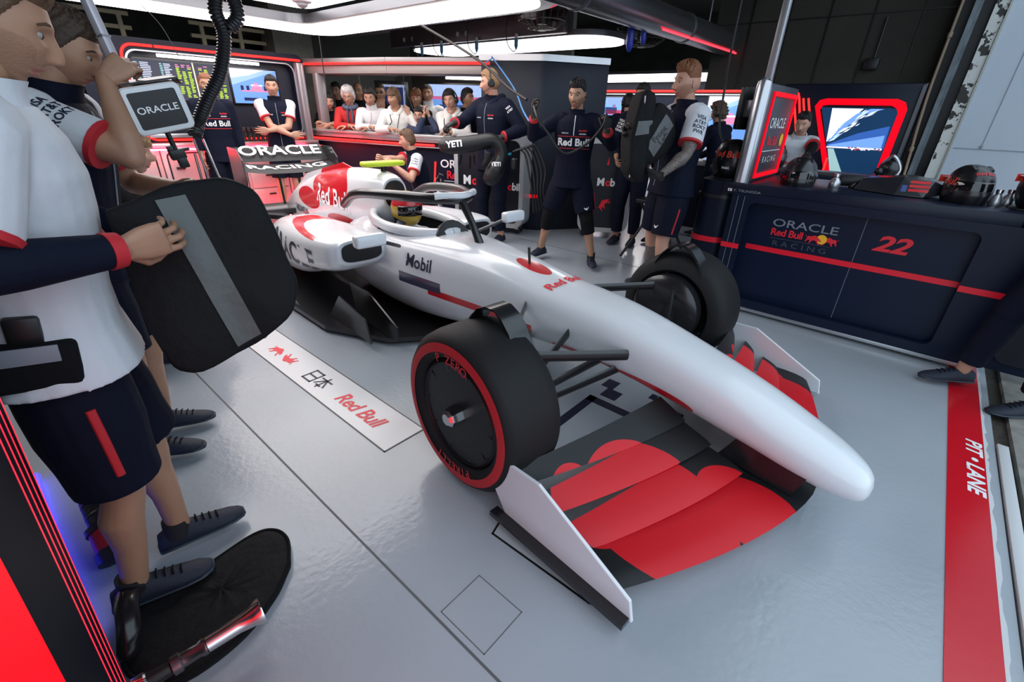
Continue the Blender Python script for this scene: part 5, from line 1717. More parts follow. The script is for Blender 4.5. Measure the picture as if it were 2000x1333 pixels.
def person(name_label, loc, yaw, h=None, group=None, build=1.0,
           pelvis=(0, 0), drop=0.0, lean=0.0, side=0.0, twist=0.0,
           head=(0, 0, 0), arms=None, feet=None, top=None, bottom=None, shoes=True, hair=('short', 'brown'), tone='light',
           beard=None, gloves=(None, None), extras=(), res=0.008, face=64, tattoo=None, knees=(None, None), neck_fwd=0.02, headk=1.0, hide_legs=False, headat=None):
    """one figure. Local frame: forward, left, up (metres) from loc, turned by yaw degrees."""
    if h is None:
        la = math.radians(lean)
        h = 1.785 * headat[2] / (0.93 + .16 * math.cos(.4 * la) + .20 * math.cos(.7 * la) + .235 * math.cos(la) + .16) if headat is not None else 1.78
    s = h / 1.80
    O = np.array((loc[0], loc[1], loc[2] if len(loc) > 2 else 0.0), float)
    ya = math.radians(yaw)
    F0, L0, U0 = np.array((math.cos(ya), math.sin(ya), 0)), np.array((-math.sin(ya), math.cos(ya), 0)), np.array((0, 0, 1.0))
    B0 = np.stack([F0, L0, U0], 1)
    W = lambda p: O + B0 @ np.asarray(p, float)      # local to world
    for _pass in range(2 if headat is not None else 1):
        # spine
        hip = W((pelvis[0], pelvis[1], 0.93 * s - drop))
        R1 = rot(L0, math.radians(lean * 0.4)) @ rot(F0, -math.radians(side * 0.4))
        R2 = rot(L0, math.radians(lean)) @ rot(F0, -math.radians(side)) @ rot(U0, math.radians(twist))
        up1, up2 = R1 @ U0, R2 @ U0
        Rm = rot(L0, math.radians(lean * 0.7)) @ rot(F0, -math.radians(side * 0.7)) @ rot(U0, math.radians(twist * 0.5))
        fw, lf = R2 @ F0, R2 @ L0
        waist = hip + up1 * 0.16 * s
        chest = waist + (Rm @ U0) * 0.20 * s
        shl = chest + up2 * 0.185 * s
        nb = shl + up2 * 0.05 * s
        sh = {1: shl + lf * 0.180 * s * (0.75 + .25 * build) - up2 * 0.008 * s, -1: shl - lf * 0.180 * s * (0.75 + .25 * build) - up2 * 0.008 * s}
        hj = {1: hip + (R1 @ L0) * 0.092 * s - up1 * 0.03 * s, -1: hip - (R1 @ L0) * 0.092 * s - up1 * 0.03 * s}
        Rh = rot(U0, math.radians(head[0])) @ rot(L0, math.radians(head[1])) @ rot(F0, math.radians(-head[2]))
        hf, hl, hu = Rh @ F0, Rh @ L0, Rh @ U0
        hk = s * headk
        hc = nb + up2 * 0.075 * s + fw * neck_fwd * s + hu * 0.085 * hk + hf * 0.012 * hk
        A3 = np.stack([hf, hl, hu], 1)
        HW = lambda P: hc + (np.asarray(P) * hk) @ A3.T
        if headat is not None and _pass == 0:
            dv = np.asarray(headat, float) - hc
            O = O + np.array((dv[0], dv[1], 0))
            drop -= dv[2]
    root = thing('person', tuple(O), name_label, 'person', group)
    # arms and legs
    AL, FL = 0.295 * s, 0.265 * s
    ar = arms or {}
    arm = {}
    for k in (1, -1):
        a = ar.get(k) or dict(hand=(0.05, 0.24 * k, 0.80 * s), pole=(-1, 0.3 * k, -0.2))
        tgt = np.array(a['at'], float) if 'at' in a else W(a['hand'])
        el, wr = ik(sh[k], tgt, AL, FL, B0 @ np.asarray(a.get('pole', (-1, .4 * k, -.3)), float))
        arm[k] = (sh[k], el, wr, a)
    ft = feet or {1: (0.0, 0.11, 5), -1: (0.0, -0.11, -5)}
    leg = {}
    for k in (1, -1):
        f = ft[k]
        az = f[3] if len(f) > 3 else 0.0
        an = W((f[0], f[1], 0.085 * s + az))
        td = B0 @ np.array((math.cos(math.radians(f[2])), math.sin(math.radians(f[2])), 0))
        kp = knees[0 if k == 1 else 1]
        kn, an = ik(hj[k], an, 0.415 * s, 0.405 * s, (B0 @ np.asarray(kp, float)) if kp is not None else td + (B0 @ np.array((0, 0.1 * k, 0))))
        leg[k] = (hj[k], kn, an, td)

    def ring(c, fa, la, wd, dp, e=2.3, n=24):
        return [c + la * wd * math.copysign(abs(math.cos(a)) ** (2 / e), math.cos(a)) + fa * dp * math.copysign(abs(math.sin(a)) ** (2 / e), math.sin(a)) for a in np.linspace(0, 2 * PI, n + 1)[:-1]]

    b = build
    f1, l1 = R1 @ F0, R1 @ L0
    fm, lm_ = Rm @ F0, Rm @ L0
    spine = [(hip - up1 * .10 * s, f1, l1, .125 * b, .095 * b), (hip - up1 * .02 * s, f1, l1, .168 * b, .112 * b), (hip + up1 * .07 * s, f1, l1, .160 * b, .108 * b), (waist, f1, l1, .145 * b, .105 * b), ((waist + chest) / 2, fm, lm_, .152 * b, .112 * b),
             (chest, fm, lm_, .168 * b, .120 * b), (chest + up2 * .09 * s, fw, lf, .178 * b, .118 * b), (shl - up2 * .02 * s, fw, lf, .170 * b, .098 * b), (shl + up2 * .022 * s, fw, lf, .125 * b, .075 * b), (nb, fw, lf, .068, .066)]

    def torso(mb, ext, i0=0, i1=10, n=24):
        mb.loft([ring(c, fa, la, wd * s + ext, dp * s + ext, 2.3, n) for c, fa, la, wd, dp in spine[i0:i1]])

    ARM_U = [.058 * b, .054 * b, .052 * b, .047 * b, .041]
    ARM_F = [.042, .044 * b, .040, .033, .027]
    LEG_U = [.092 * b, .088 * b, .080 * b, .068, .057]
    LEG_F = [.056, .057, .056, .046, .038]

    def sub(a, b_, R, t0, t1, k=5):
        """part of a limb between fractions"""
        a, b_ = np.asarray(a), np.asarray(b_)
        xs = np.linspace(t0, t1, k)
        rr = np.interp(xs, np.linspace(0, 1, len(R)), R)
        return a + (b_ - a) * t0, a + (b_ - a) * t1, [r * s for r in rr]

    # body: torso, limbs, feet in one continuous surface
    mb = MB()
    torso(mb, 0)
    mb.tube([nb - up2 * .04 * s, nb + up2 * .03 * s, hc - hu * .06 * hk - hf * .012 * hk, hc - hf * .015 * hk], [.066 * s, .058 * s, .056 * s, .05 * s], 16, round_ends=True)
    for k in (1, -1):
        a, e, w, _ = arm[k]
        seg_limb(mb, a - lf * k * .03 * s, a, [.060 * s * b, .058 * s * b])
        seg_limb(mb, a, e, [r * s for r in ARM_U])
        seg_limb(mb, e, w, [r * s for r in ARM_F])
        if not hide_legs:
            a, e, w, td = leg[k]
            seg_limb(mb, a, e, [r * s for r in LEG_U], 18)
            mid = e + (w - e) * .30 - td * .012 * s
            mb.tube([e, e + (w - e) * .12, mid, e + (w - e) * .6, w], [.056 * s, .055 * s, .058 * s, .044 * s, .037 * s], 16, round_ends=True)
            mb.tube([w - td * .035 * s - U0 * .04 * s, w + td * .02 * s - U0 * .04 * s, w + td * .10 * s - U0 * .058 * s, w + td * .165 * s - U0 * .066 * s], [.028 * s, .032 * s, .022 * s, .012 * s], 12, round_ends=True)
    V, Fc = remeshed(mb, res, 3, 0.5)
    body = MB()
    body.add(V, Fc)
    # hands
    for k in (1, -1):
        a, e, w, spec = arm[k]
        hd = unit(spec['dirw']) if 'dirw' in spec else B0 @ np.asarray(spec['dir'], float) if 'dir' in spec else unit(w - e)
        pn = unit(spec['palmw']) if 'palmw' in spec else B0 @ np.asarray(spec['palm'], float) if 'palm' in spec else unit(-lf * k)
        gl = gloves[0 if k == 1 else 1]
        hv, hfc = hand_mesh(w, hd, pn, k, s * 1.0, spec.get('curl', .35), spec.get('spread', .12), spec.get('thumb', .5), 0, spec.get('vox', .0042))
        if gl is None:
            body.add(hv, hfc)
        else:
            body.add(*hand_mesh(w, hd, pn, k, s * .93, spec.get('curl', .35), spec.get('spread', .12), spec.get('thumb', .5), 0, .006))
            gm = MB()
            gm.add(*hand_mesh(w, hd, pn, k, s * 1.04, spec.get('curl', .35), spec.get('spread', .14), spec.get('thumb', .5), .0012, spec.get('vox', .0042)))
            seg_limb(gm, w - hd * .03 * s, w + hd * .01 * s, [.034 * s, .032 * s], round_ends=False)
            gm.build('glove', gl, root)
    # head
    nt, npz = face, int(face * .8)
    th, ph = head_grid(nt, npz)
    HP = head_field(th, ph).reshape(-1, 3)
    FF = grid_faces(nt, npz)
    hv0 = len(body.v)
    mats = [skinmat(tone), M_lips]
    bm_i = 0
    if beard:
        mats.append(mat('stubble_' + beard + '_' + tone, tuple((.84 if beard == 'brown' else .66) * a + (.16 if beard == 'brown' else .34) * c for a, c in zip(skinmat(tone).node_tree.nodes['Principled BSDF'].inputs['Base Color'].default_value[:3], hairmat(beard).node_tree.nodes['Principled BSDF'].inputs['Base Color'].default_value[:3])), .7, bump=.4, bscale=200))
        bm_i = len(mats) - 1
    tt_i = 0
    if tattoo:
        mats.append(tattoo[0])
        tt_i = len(mats) - 1
    body.add(HW(HP), FF)
    for i, q in enumerate(FF):
        c = HP[list(q)].mean(0)
        f, l, u = c
        m = 0
        if f > .06 and abs(l) < .024 * (1 - ((u + .0645) / .0145) ** 2 if abs(u + .0645) < .0145 else 0):
            m = 1
        elif beard and f > 0.004 and u < -.046 + (.040 * sst(.03, .064, abs(l)) if abs(l) > .03 else 0) and not (f > .07 and abs(l) < .012 and u > -.05):
            m = bm_i
        body.m[len(body.m) - len(FF) + i] = m
    # ears
    for k in (1, -1):
        ec = HW((-.008, .0755 * k, -.004))
        body.sphere(ec, (.012 * hk, .006 * hk, .030 * hk), 14, axes=(unit(hf * .9 + hl * k * .45), unit(hl * k - hf * .5), hu))
        body.sphere(ec + hf * .006 * hk - hl * k * .002, (.008 * hk, .005 * hk, .02 * hk), 10, axes=(hf, hl, hu))
    if tattoo:
        caps = []
        for w_ in tattoo[1]:
            if w_ == 'armL':
                caps += [(arm[1][0] + (arm[1][1] - arm[1][0]) * .3, arm[1][1], .085 * s), (arm[1][1], arm[1][2], .07 * s)]
            if w_ == 'armR':
                caps += [(arm[-1][0] + (arm[-1][1] - arm[-1][0]) * .3, arm[-1][1], .085 * s), (arm[-1][1], arm[-1][2], .07 * s)]
            if w_ == 'legR':
                caps += [(leg[-1][1] + (leg[-1][2] - leg[-1][1]) * .25, leg[-1][2], .085 * s)]
        VV = np.array(body.v)
        for i, q in enumerate(body.f[:len(Fc)]):
            c = VV[list(q)].mean(0)
            for a, e, r in caps:
                t_ = np.clip(((c - a) @ (e - a)) / ((e - a) @ (e - a)), 0, 1)
                if np.linalg.norm(c - a - (e - a) * t_) < r and ((c - a) @ (e - a)) > 0:
                    body.m[i] = tt_i
                    break
    bo = body.build('body', mats, root, angle=80)
    # eyes and brows
    for k in (1, -1):
        g = MB()
        ep = HW((.0660, .031 * k, .010))
        g.sphere(ep, (.0125 * hk, .0125 * hk, .0105 * hk), 14, 0, axes=(hf, hl, hu))
        g.sphere(ep + hf * .0062 * hk, (.0074 * hk, .0074 * hk, .0074 * hk), 12, 1, axes=(hf, hl, hu))
        g.build('eye', [M_eyew, M_iris], root)
        if hair and hair[1] not in ('white',) or True:
            bc = hairmat(hair[1] if hair and hair[1] != 'white' else 'grey') if hair else hairmat('lightbrown')
            pts = [HW((.083 - .0012 * 0, .015 * k, .031)), HW((.084, .026 * k, .0375)), HW((.079, .038 * k, .038)), HW((.069, .050 * k, .030))]
            MB().tube(spline(pts, 3), [.0028 * hk] * 3 + [.0034 * hk] * 4 + [.0028 * hk] * 3, 6, round_ends=True).build('eyebrow', bc, root)
    # hair
    if hair and hair[0] not in ('none',):
        nt2, np2 = (88, 64)
        th2, ph2 = head_grid(nt2, np2)
        P2_ = head_field(th2, ph2)
        tk = hair_thick(hair[0], P2_)
        tk = tk * (1 + .16 * np.sin(th2 * 17 + 3 * np.sin(ph2 * 5)) + .12 * np.sin(th2 * 41 + 9 * ph2) + .10 * np.sin(ph2 * 33 + th2 * 6))
        nn = P2_ / np.linalg.norm(P2_, axis=-1, keepdims=True)
        P3 = P2_ + nn * np.where(tk > 0.0008, tk, -0.010)[..., None]
        g = MB()
        g.add(HW(P3.reshape(-1, 3)), grid_faces(nt2, np2))
        if hair[0] == 'long':
            pts = [HW((-.05, 0, .03)), HW((-.095, 0, -.06)), HW((-.085, 0, -.16)), HW((-.06, 0, -.26)), HW((-.05, 0, -.33))]
            g.tube(pts, [.07, .082, .085, .08, .05], 18, flat=.5, ref=tuple(hl), round_ends=True)
            for k in (1, -1):
                g.tube([HW((.0, .075 * k, .03)), HW((.012, .083 * k, -.06)), HW((.015, .085 * k, -.16)), HW((.02, .08 * k, -.26))], [.02, .024, .026, .016], 10, round_ends=True)
        g.build('hair', hairmat(hair[1]), root, angle=80)

    ctx = dict(root=root, s=s, W=W, B0=B0, hip=hip, waist=waist, chest=chest, shl=shl, nb=nb, fw=fw, lf=lf, up=up2, arm=arm, leg=leg, HW=HW, hf=hf, hl=hl, hu=hu, hk=hk, hc=hc, body=bo, sub=sub, f1=f1, l1=l1, up1=up1)

    # clothing
    if top:
        e = top.get('ext', .014)
        mb = MB()
        i1 = 10 if top.get('collar', True) else 9
        low = top.get('hem', .06)
        bot = (hip - up1 * low * s, f1, l1, .176 * b + top.get('flare', 0), .124 * b + top.get('flare', 0))
        sp = [bot] + [q for q in spine[2 if low < .09 else 1:9]] + [(nb - up2 * .006 * s, fw, lf, .074, .070)]
        mb.loft([ring(c, fa, la, wd * s + e, dp * s + e) for c, fa, la, wd, dp in sp])
        for k in (1, -1):
            a = arm[k][0]
            seg_limb(mb, a - lf * k * .05 * s, a, [.064 * s * b, .060 * s * b], ext=e * .7)
        sl = top.get('sleeve', .55)
        same = top.get('sleeve_mat') is None
        sleeves = {}
        for k in (1, -1):
            a, e_, w, _ = arm[k]
            m2 = mb if same else MB()
            x, y, r = sub(a, e_, ARM_U, 0 if same else .02, min(sl, 1.0))
            lo = .016 if sl <= 1 else .010
            if not same:
                seg_limb(m2, a - lf * k * .035 * s, a, [.062 * s * b, .062 * s * b], ext=e)
            m2.tube([x + (y - x) * i / 4 for i in range(5)], [q + e * .8 + lo * i / 4 * (1 if sl <= 1 else 0) for i, q in enumerate(r)], 18)
            if sl > 1:
                m2.sphere(e_, .045 * s + e, 14)
                x, y, r = sub(e_, w, ARM_F, 0, sl - 1.0)
                m2.tube([x + (y - x) * i / 4 for i in range(5)], [q + e * .9 for q in r], 18)
            sleeves[k] = m2
        V, Fc = remeshed(mb, top.get('res', res * 1.0), 3, .5)
        g = MB()
        g.add(V, Fc)
        so = g.build(top.get('name', 'shirt'), top['mat'], root, angle=80)
        ctx['shirt'] = so
        ctx['sleeves'] = {}
        if not same:
            for k in (1, -1):
                V, Fc = remeshed(sleeves[k], top.get('res', res), 2, .5)
                g = MB()
                g.add(V, Fc)
                ctx['sleeves'][k] = g.build('sleeve', top['sleeve_mat'], root, angle=80)
        if top.get('cuff'):
            for k in (1, -1):
                a, e_, w, _ = arm[k]
                if sl <= 1:
                    p, q, r = sub(a, e_, ARM_U, sl - .045, sl + .012, 2)
                    rr = [x + e * .8 + .0175 for x in r]
                else:
                    p, q, r = sub(e_, w, ARM_F, sl - 1.06, sl - .985, 2)
                    rr = [x + e * .9 + .003 for x in r]
                MB().tube([p, q], rr, 20).build('cuff', top['cuff'], root)
        if top.get('collar', True):
            g = MB()
            cw = top.get('collar_h', .045)
            g.loft([ring(nb - up2 * .012 * s, fw, lf, .078 * s + .008, .076 * s + .008), ring(nb + up2 * cw * .5 * s + fw * .006, fw, lf, .068 * s + .008, .068 * s + .008), ring(nb + up2 * cw * s + fw * .010, fw, lf, .070 * s + .010, .070 * s + .010),
                    ring(nb + up2 * cw * s + fw * .010, fw, lf, .062 * s + .006, .062 * s + .006), ring(nb - up2 * .0 * s, fw, lf, .062 * s, .062 * s)], cap=False)
            g.build('collar', top.get('collar_mat', top['mat']), root, angle=60)
        if top.get('hood'):
            g = MB()
            g.tube(spline([nb + fw * .075 * s - up2 * .03 * s + lf * .05 * s, nb + lf * .095 * s + up2 * .02 * s, nb - fw * .085 * s + lf * .06 * s + up2 * .03 * s, nb - fw * .105 * s + up2 * .02 * s, nb - fw * .085 * s - lf * .06 * s + up2 * .03 * s, nb - lf * .095 * s + up2 * .02 * s, nb + fw * .075 * s - up2 * .03 * s - lf * .05 * s], 4), .034 * s, 10, round_ends=True)
            g.build('hood', top['mat'], root)
        if top.get('zip'):
            sv = bvh_of([so])
            pts = []
            for i in range(15):
                p = hip + (nb - hip) * (i / 14 * (1.02 if top['zip'] == 1 else .35) + (0 if top['zip'] == 1 else .68))
                hcast = sv.ray_cast(Vector(p + fw * .4), Vector(-fw), .6)
                if hcast[0] is not None:
                    pts.append(np.array(hcast[0]) + fw * .001)
            if len(pts) > 2:
                MB().tube(pts, .0035, 6).build('zip', top.get('zip_mat', M_gtext), root)
    if bottom:
        e = bottom.get('ext', .014)
        mb = MB()
        mb.loft([ring(c, fa, la, wd * s + e * .8, dp * s + e * .8) for c, fa, la, wd, dp in spine[0:4]])
        lg = bottom.get('len', .9)
        for k in (1, -1):
            a, kn, an, td = leg[k]
            x, y, r = sub(a, kn, LEG_U, 0, min(lg, 1.0))
            fl = bottom.get('flare', .022) if lg <= 1 else .012
            mb.tube([x - (y - x) * .1] + [x + (y - x) * i / 4 for i in range(5)], [r[0] + e] + [q + e + fl * i / 4 for i, q in enumerate(r)], 20)
            if lg > 1:
                mb.sphere(kn, .06 * s + e + .01, 16)
                x, y, r = sub(kn, an, LEG_F, 0, lg - 1.0)
                mb.tube([x + (y - x) * i / 4 for i in range(5)], [max(q, .050 * s) + e + .006 for q in r], 20)
        V, Fc = remeshed(mb, res, 3, .5)
        g = MB()
        g.add(V, Fc)
        ctx['pants'] = g.build(bottom.get('name', 'shorts' if lg <= 1 else 'trousers'), bottom['mat'], root, angle=80)
    if shoes and not hide_legs:
        for k in (1, -1):
            a, kn, an, td = leg[k]
            tl = np.cross(U0, td)
            zf = an[2] - .085 * s
            g = MB()
            gs = MB()
            base = np.array((an[0], an[1], zf))
            rr, rs = [], []
            for q, w, hh in ((-.075, .022, .045), (-.07, .032, .075), (-.03, .037, .10), (.02, .040, .095), (.07, .044, .075), (.12, .048, .058), (.165, .044, .045), (.195, .030, .035), (.205, .014, .028)):
                c = base + td * q * s * 1.02
                rr.append([c + tl * w * s * math.cos(t_) + U0 * ((.018 + (hh - .018) * max(0, math.sin(t_)) ** .8) if math.sin(t_) > 0 else .018 + .006 * math.sin(t_)) * s for t_ in np.linspace(0, 2 * PI, 17)[:-1]])
                rs.append([c + td * .004 * (1 if q > 0 else -1) + tl * (w + .004) * s * math.cos(t_) + U0 * (.014 + .012 * math.sin(t_)) * s for t_ in np.linspace(0, 2 * PI, 17)[:-1]])
            sh_o = g.loft(rr).build('shoe', shoes if not isinstance(shoes, bool) else M_shoe, root, angle=70)
            gs.loft(rs).build('sole', M_sole, sh_o, angle=50)
            lc = MB()
            for i in range(4):
                c = base + td * (.055 + i * .022) * s + U0 * (.088 - i * .008) * s
                lc.tube([c + tl * .022 * s - U0 * .006, c + U0 * .003, c - tl * .022 * s - U0 * .006], .0028, 6)
            lc.build('laces', M_cblack, sh_o)
            if not (bottom and bottom.get('len', .9) > 1.6):
                seg_limb(MB(), an, an, [.04, .04]) if False else None
                MB().tube([an - U0 * .03 * s - td * .012 * s, an - td * .008 * s, an + U0 * .035 * s - td * .006 * s], [.046 * s, .043 * s, .042 * s], 18).build('sock', M_sock, root)
    for ex in extras:
        ex(ctx)
    return ctx


# ---------------------------------------------------------------- small worn things (parts of the person)
def headphones(ctx, mic=True):
    HW, hk, hl, hf, hu, root = ctx['HW'], ctx['hk'], ctx['hl'], ctx['hf'], ctx['hu'], ctx['root']
    g = MB()
    for k in (1, -1):
        c = HW((-.008, .088 * k, -.004))
        g.lathe([(.001, -.012), (.034, -.012), (.040, -.004), (.040, .008), (.030, .022), (.001, .024)], c, hl * k, 22)
    pts = [HW((-.008, .108 * math.cos(a), -.004 + .152 * math.sin(a))) for a in np.linspace(.1, PI - .1, 15)]
    g.tube(pts, .010, 8, flat=.6, ref=tuple(hf))
    o = g.build('headphones', M_black, root)
    if mic:
        MB().tube(spline([HW((.0, .10, -.03)), HW((.05, .095, -.065)), HW((.098, .04, -.075))], 5), .004, 6, round_ends=True).build('microphone', M_black, o)


def earpiece(ctx):
    HW = ctx['HW']
    for k in (1, -1):
        MB().sphere(HW((.0, .083 * k, -.008)), .010, 10).build('earpiece', M_black, ctx['root'])


def glasses(ctx, dark=False):
    HW, root, hf = ctx['HW'], ctx['root'], ctx['hf']
    g = MB()
    for k in (1, -1):
        g.tube([HW((.098, .031 * k + .021 * math.cos(a), .008 + .017 * math.sin(a))) for a in np.linspace(0, 2 * PI, 17)], .002, 6)
        g.tube([HW((.096, .052 * k, .012)), HW((.0, .080 * k, .008))], .002, 6)
    g.tube([HW((.099, .010, .010)), HW((.102, 0, .012)), HW((.099, -.010, .010))], .002, 6)
    o = g.build('glasses', M_black, root)
    if dark:
        for k in (1, -1):
            MB().sphere(HW((.097, .031 * k, .008)), (.003, .021, .017), 14, axes=(ctx['hf'], ctx['hl'], ctx['hu'])).build('lens', M_screenblk, o)


def logos(items):
    """items: (text, left offset, height above hip, size, material, bold) laid on the chest"""
    def fn(ctx):
        sv = bvh_of([ctx['shirt']])
        for tx, lo, up, sz, m, bd in items:
            p = ctx['hip'] + ctx['up'] * up * ctx['s'] + ctx['lf'] * lo + ctx['fw'] * .12
            text(tx, ctx['shirt'], p, ctx['lf'], ctx['up'], sz, m, bold=bd, surf=sv, lift=.003)
    return fn


def chest_bar(ctx):
    """two red piping lines over and under the chest script"""
    sv = bvh_of([ctx['shirt']])
    for u in (.395, .285):
        pts = []
        for i in range(19):
            l = -.155 + .31 * i / 18
            p = ctx['hip'] + ctx['up'] * u * ctx['s'] + ctx['lf'] * l
            hcast = sv.ray_cast(Vector(p + ctx['fw'] * .4), Vector(-ctx['fw']), .6)
            if hcast[0] is not None:
                pts.append(np.array(hcast[0]) + ctx['fw'] * .001)
        MB().tube(pts, .0035, 6).build('piping', M_tred, ctx['shirt'])


def sleeve_print(k, words, m, sz=.026, out=None):
    def fn(ctx):
        a, e, w, _ = ctx['arm'][k]
        o = ctx['sleeves'].get(k) or ctx['shirt']
        sv = bvh_of([o])
        d = unit(e - a)
        n = out if out is not None else ctx['lf'] * k
        n = np.asarray(n, float)
        n = unit(n - d * (n @ d))
        r = np.cross(-d, n)
        for i, wd in enumerate(words):
            p = a + d * (.045 + i * .036) * ctx['s'] + n * .02
            text(wd, o, p, r, -d, sz, m, bold=.02, surf=sv, lift=.003)
    return fn


def shorts_mark(k, red=True):
    def fn(ctx):
        a, kn, an, td = ctx['leg'][k]
        sv = bvh_of([ctx['pants']])
        d = unit(kn - a)
        n = ctx['f1']
        n = unit(n - d * (n @ d))
        r = np.cross(-d, n)
        p = a + d * .30 * ctx['s'] + r * .03
        n2 = unit(n + .2 * ctx['l1'] * k)
        g = MB()
        bird = [(-.5, .3), (-.35, -.1), (-.1, -.3), (.1, -.3), (.35, 0), (.5, .35), (.2, .05), (.05, -.1), (-.05, .2), (-.15, -.08), (-.25, .1)]
        pts = []
        for x, y in bird:
            q = p + r * x * .05 + -d * y * .05
            hcast = sv.ray_cast(Vector(q + n * .25), Vector(-n), .5)
            pts.append(np.array(hcast[0]) + n * .003 if hcast[0] is not None else q)
        g.add(pts, [tuple(range(len(pts)))])
        g.build('emblem', M_wtext, ctx['pants'], smooth=False)
        if red:
            pts = []
            sd = ctx['l1'] * k
            for i in range(8):
                q = a + d * (.12 + .03 * i) * ctx['s']
                hcast = sv.ray_cast(Vector(q + sd * .3), Vector(-sd), .5)
                if hcast[0] is not None:
                    pts.append(np.array(hcast[0]) + sd * .001)
            if len(pts) > 2:
                MB().tube(pts, .007, 8).build('side_stripe', M_tred, ctx['pants'])
    return fn


def lanyard(ctx):
    sv = bvh_of([ctx['shirt']])
    for k in (1, -1):
        pts = []
        for i in range(10):
            t_ = i / 9
            p = ctx['nb'] + ctx['lf'] * k * (.07 * (1 - t_)) - ctx['up'] * (.03 + .27 * t_)
            hcast = sv.ray_cast(Vector(p + ctx['fw'] * .4), Vector(-ctx['fw']), .6)
            if hcast[0] is not None:
                pts.append(np.array(hcast[0]) + ctx['fw'] * .003)
        if len(pts) > 2:
            MB().tube(pts, .006, 6, flat=.4).build('lanyard', M_cblack, ctx['root'])


def scarf(ctx):
    nb, fw, lf, up, s = ctx['nb'], ctx['fw'], ctx['lf'], ctx['up'], ctx['s']
    g = MB()
    g.tube([nb + up * .02 + (fw * .085 * math.cos(a) + lf * .09 * math.sin(a)) for a in np.linspace(0, 2 * PI, 20)], .032, 10)
    g.tube(spline([nb + fw * .09 + lf * .03, nb + fw * .135 + lf * .045 - up * .12, nb + fw * .155 + lf * .04 - up * .30, nb + fw * .15 + lf * .04 - up * .40], 4), .042, 10, flat=.4, ref=tuple(lf))
    g.tube(spline([nb + fw * .09 - lf * .03, nb + fw * .135 - lf * .03 - up * .12, nb + fw * .15 - lf * .035 - up * .26], 4), .038, 10, flat=.4, ref=tuple(lf))
    g.build('scarf', M_scarf, ctx['root'])


def collar_print(ctx):
    pass


TEAM = lambda sl=None, **k: dict(dict(mat=M_tnavy, sleeve=.62, sleeve_mat=M_twhite, cuff=M_tred, collar_h=.05, zip=1, name='vest'), **k)
SHORTS = dict(mat=M_tshort, len=.86)
TROUS = dict(mat=M_tshort, len=1.86)
CHEST = [('ORACLE', -.085, .425, .018, M_wtext, .01), ('Red Bull', .085, .45, .022, M_rtext, .02), ('HONDA', .085, .42, .017, M_wtext, .02)]
# ================================================================ things held, worn down or lying about
def slab(name, parent, pts, c, r, u, depth, m, puff=.012, grow=.03):
    """padded slab with a free outline: pts 2D on (r, u) about c, thick along r x u"""
    r, u = unit(r), unit(u)
    u = unit(u - r * (u @ r))
    n = np.cross(r, u)
    P = spline([np.array((a, b, 0.0)) for a, b in pts + [pts[0]]], 5)[:-1]
    g = MB()
    rr = []
    cen = np.mean([p[:2] for p in P], axis=0)
    for q, sc in ((-.5, 1 - grow * 2.2), (-.44, 1 - grow * .6), (-.3, 1), (.3, 1), (.44, 1 - grow * .6), (.5, 1 - grow * 2.2)):
        ring = []
        for i, p in enumerate(P):
            a = cen + (p[:2] - cen) * (sc + .008 * math.sin(i * 1.3 + q * 5))
            ring.append(c + r * a[0] + u * a[1] + n * (q * depth + puff * math.sin(a[0] * 21 + 1) * math.cos(a[1] * 17)))
        rr.append(ring)
    # domed faces
    for end, q, sg in ((0, -.5, -1), (-1, .5, 1)):
        base = rr[end]
        m_ = np.mean(base, axis=0)
        extra = [[m_ + (b - m_) * f + n * sg * puff * (1 - f) * .8 for b in base] for f in (.7, .4, .1)]
        rr = (extra[::-1] + rr) if end == 0 else (rr + extra)
    g.loft(rr)
    return g.build(name, m, parent, angle=75)


M_pad = mat('black_padded_fabric', (0.006, 0.006, 0.007), .8, bump=.5, bscale=30, bdist=.012, spec=.25)
M_band = mat('grey_green_reflective_band', (0.085, 0.095, 0.092), .55, bump=.5, bscale=24, bdist=.010)
M_band2 = mat('mid_grey_reflective_band', (0.10, 0.105, 0.11), .55, bump=.4, bscale=24, bdist=.008)

# padded cover held by the person at the left edge
c = np.array((-1.43, .372, 1.06))
r, u = np.array((.30, .95, .02)), np.array((-.22, .06, .97))
n = unit(np.cross(unit(r), unit(u)))
t = thing('padded_cover', tuple(c), 'large black padded cover with wide grey band held by the person at left', 'padded cover')
body = slab('cover', t, [(-.17, .19), (-.02, .245), (.10, .25), (.165, .20), (.195, .06), (.21, -.06), (.16, -.15), (.04, -.215), (-.10, -.25), (-.15, -.18), (-.17, -.02)], c, r, u, .13, M_pad)
bvh = bvh_of([body])


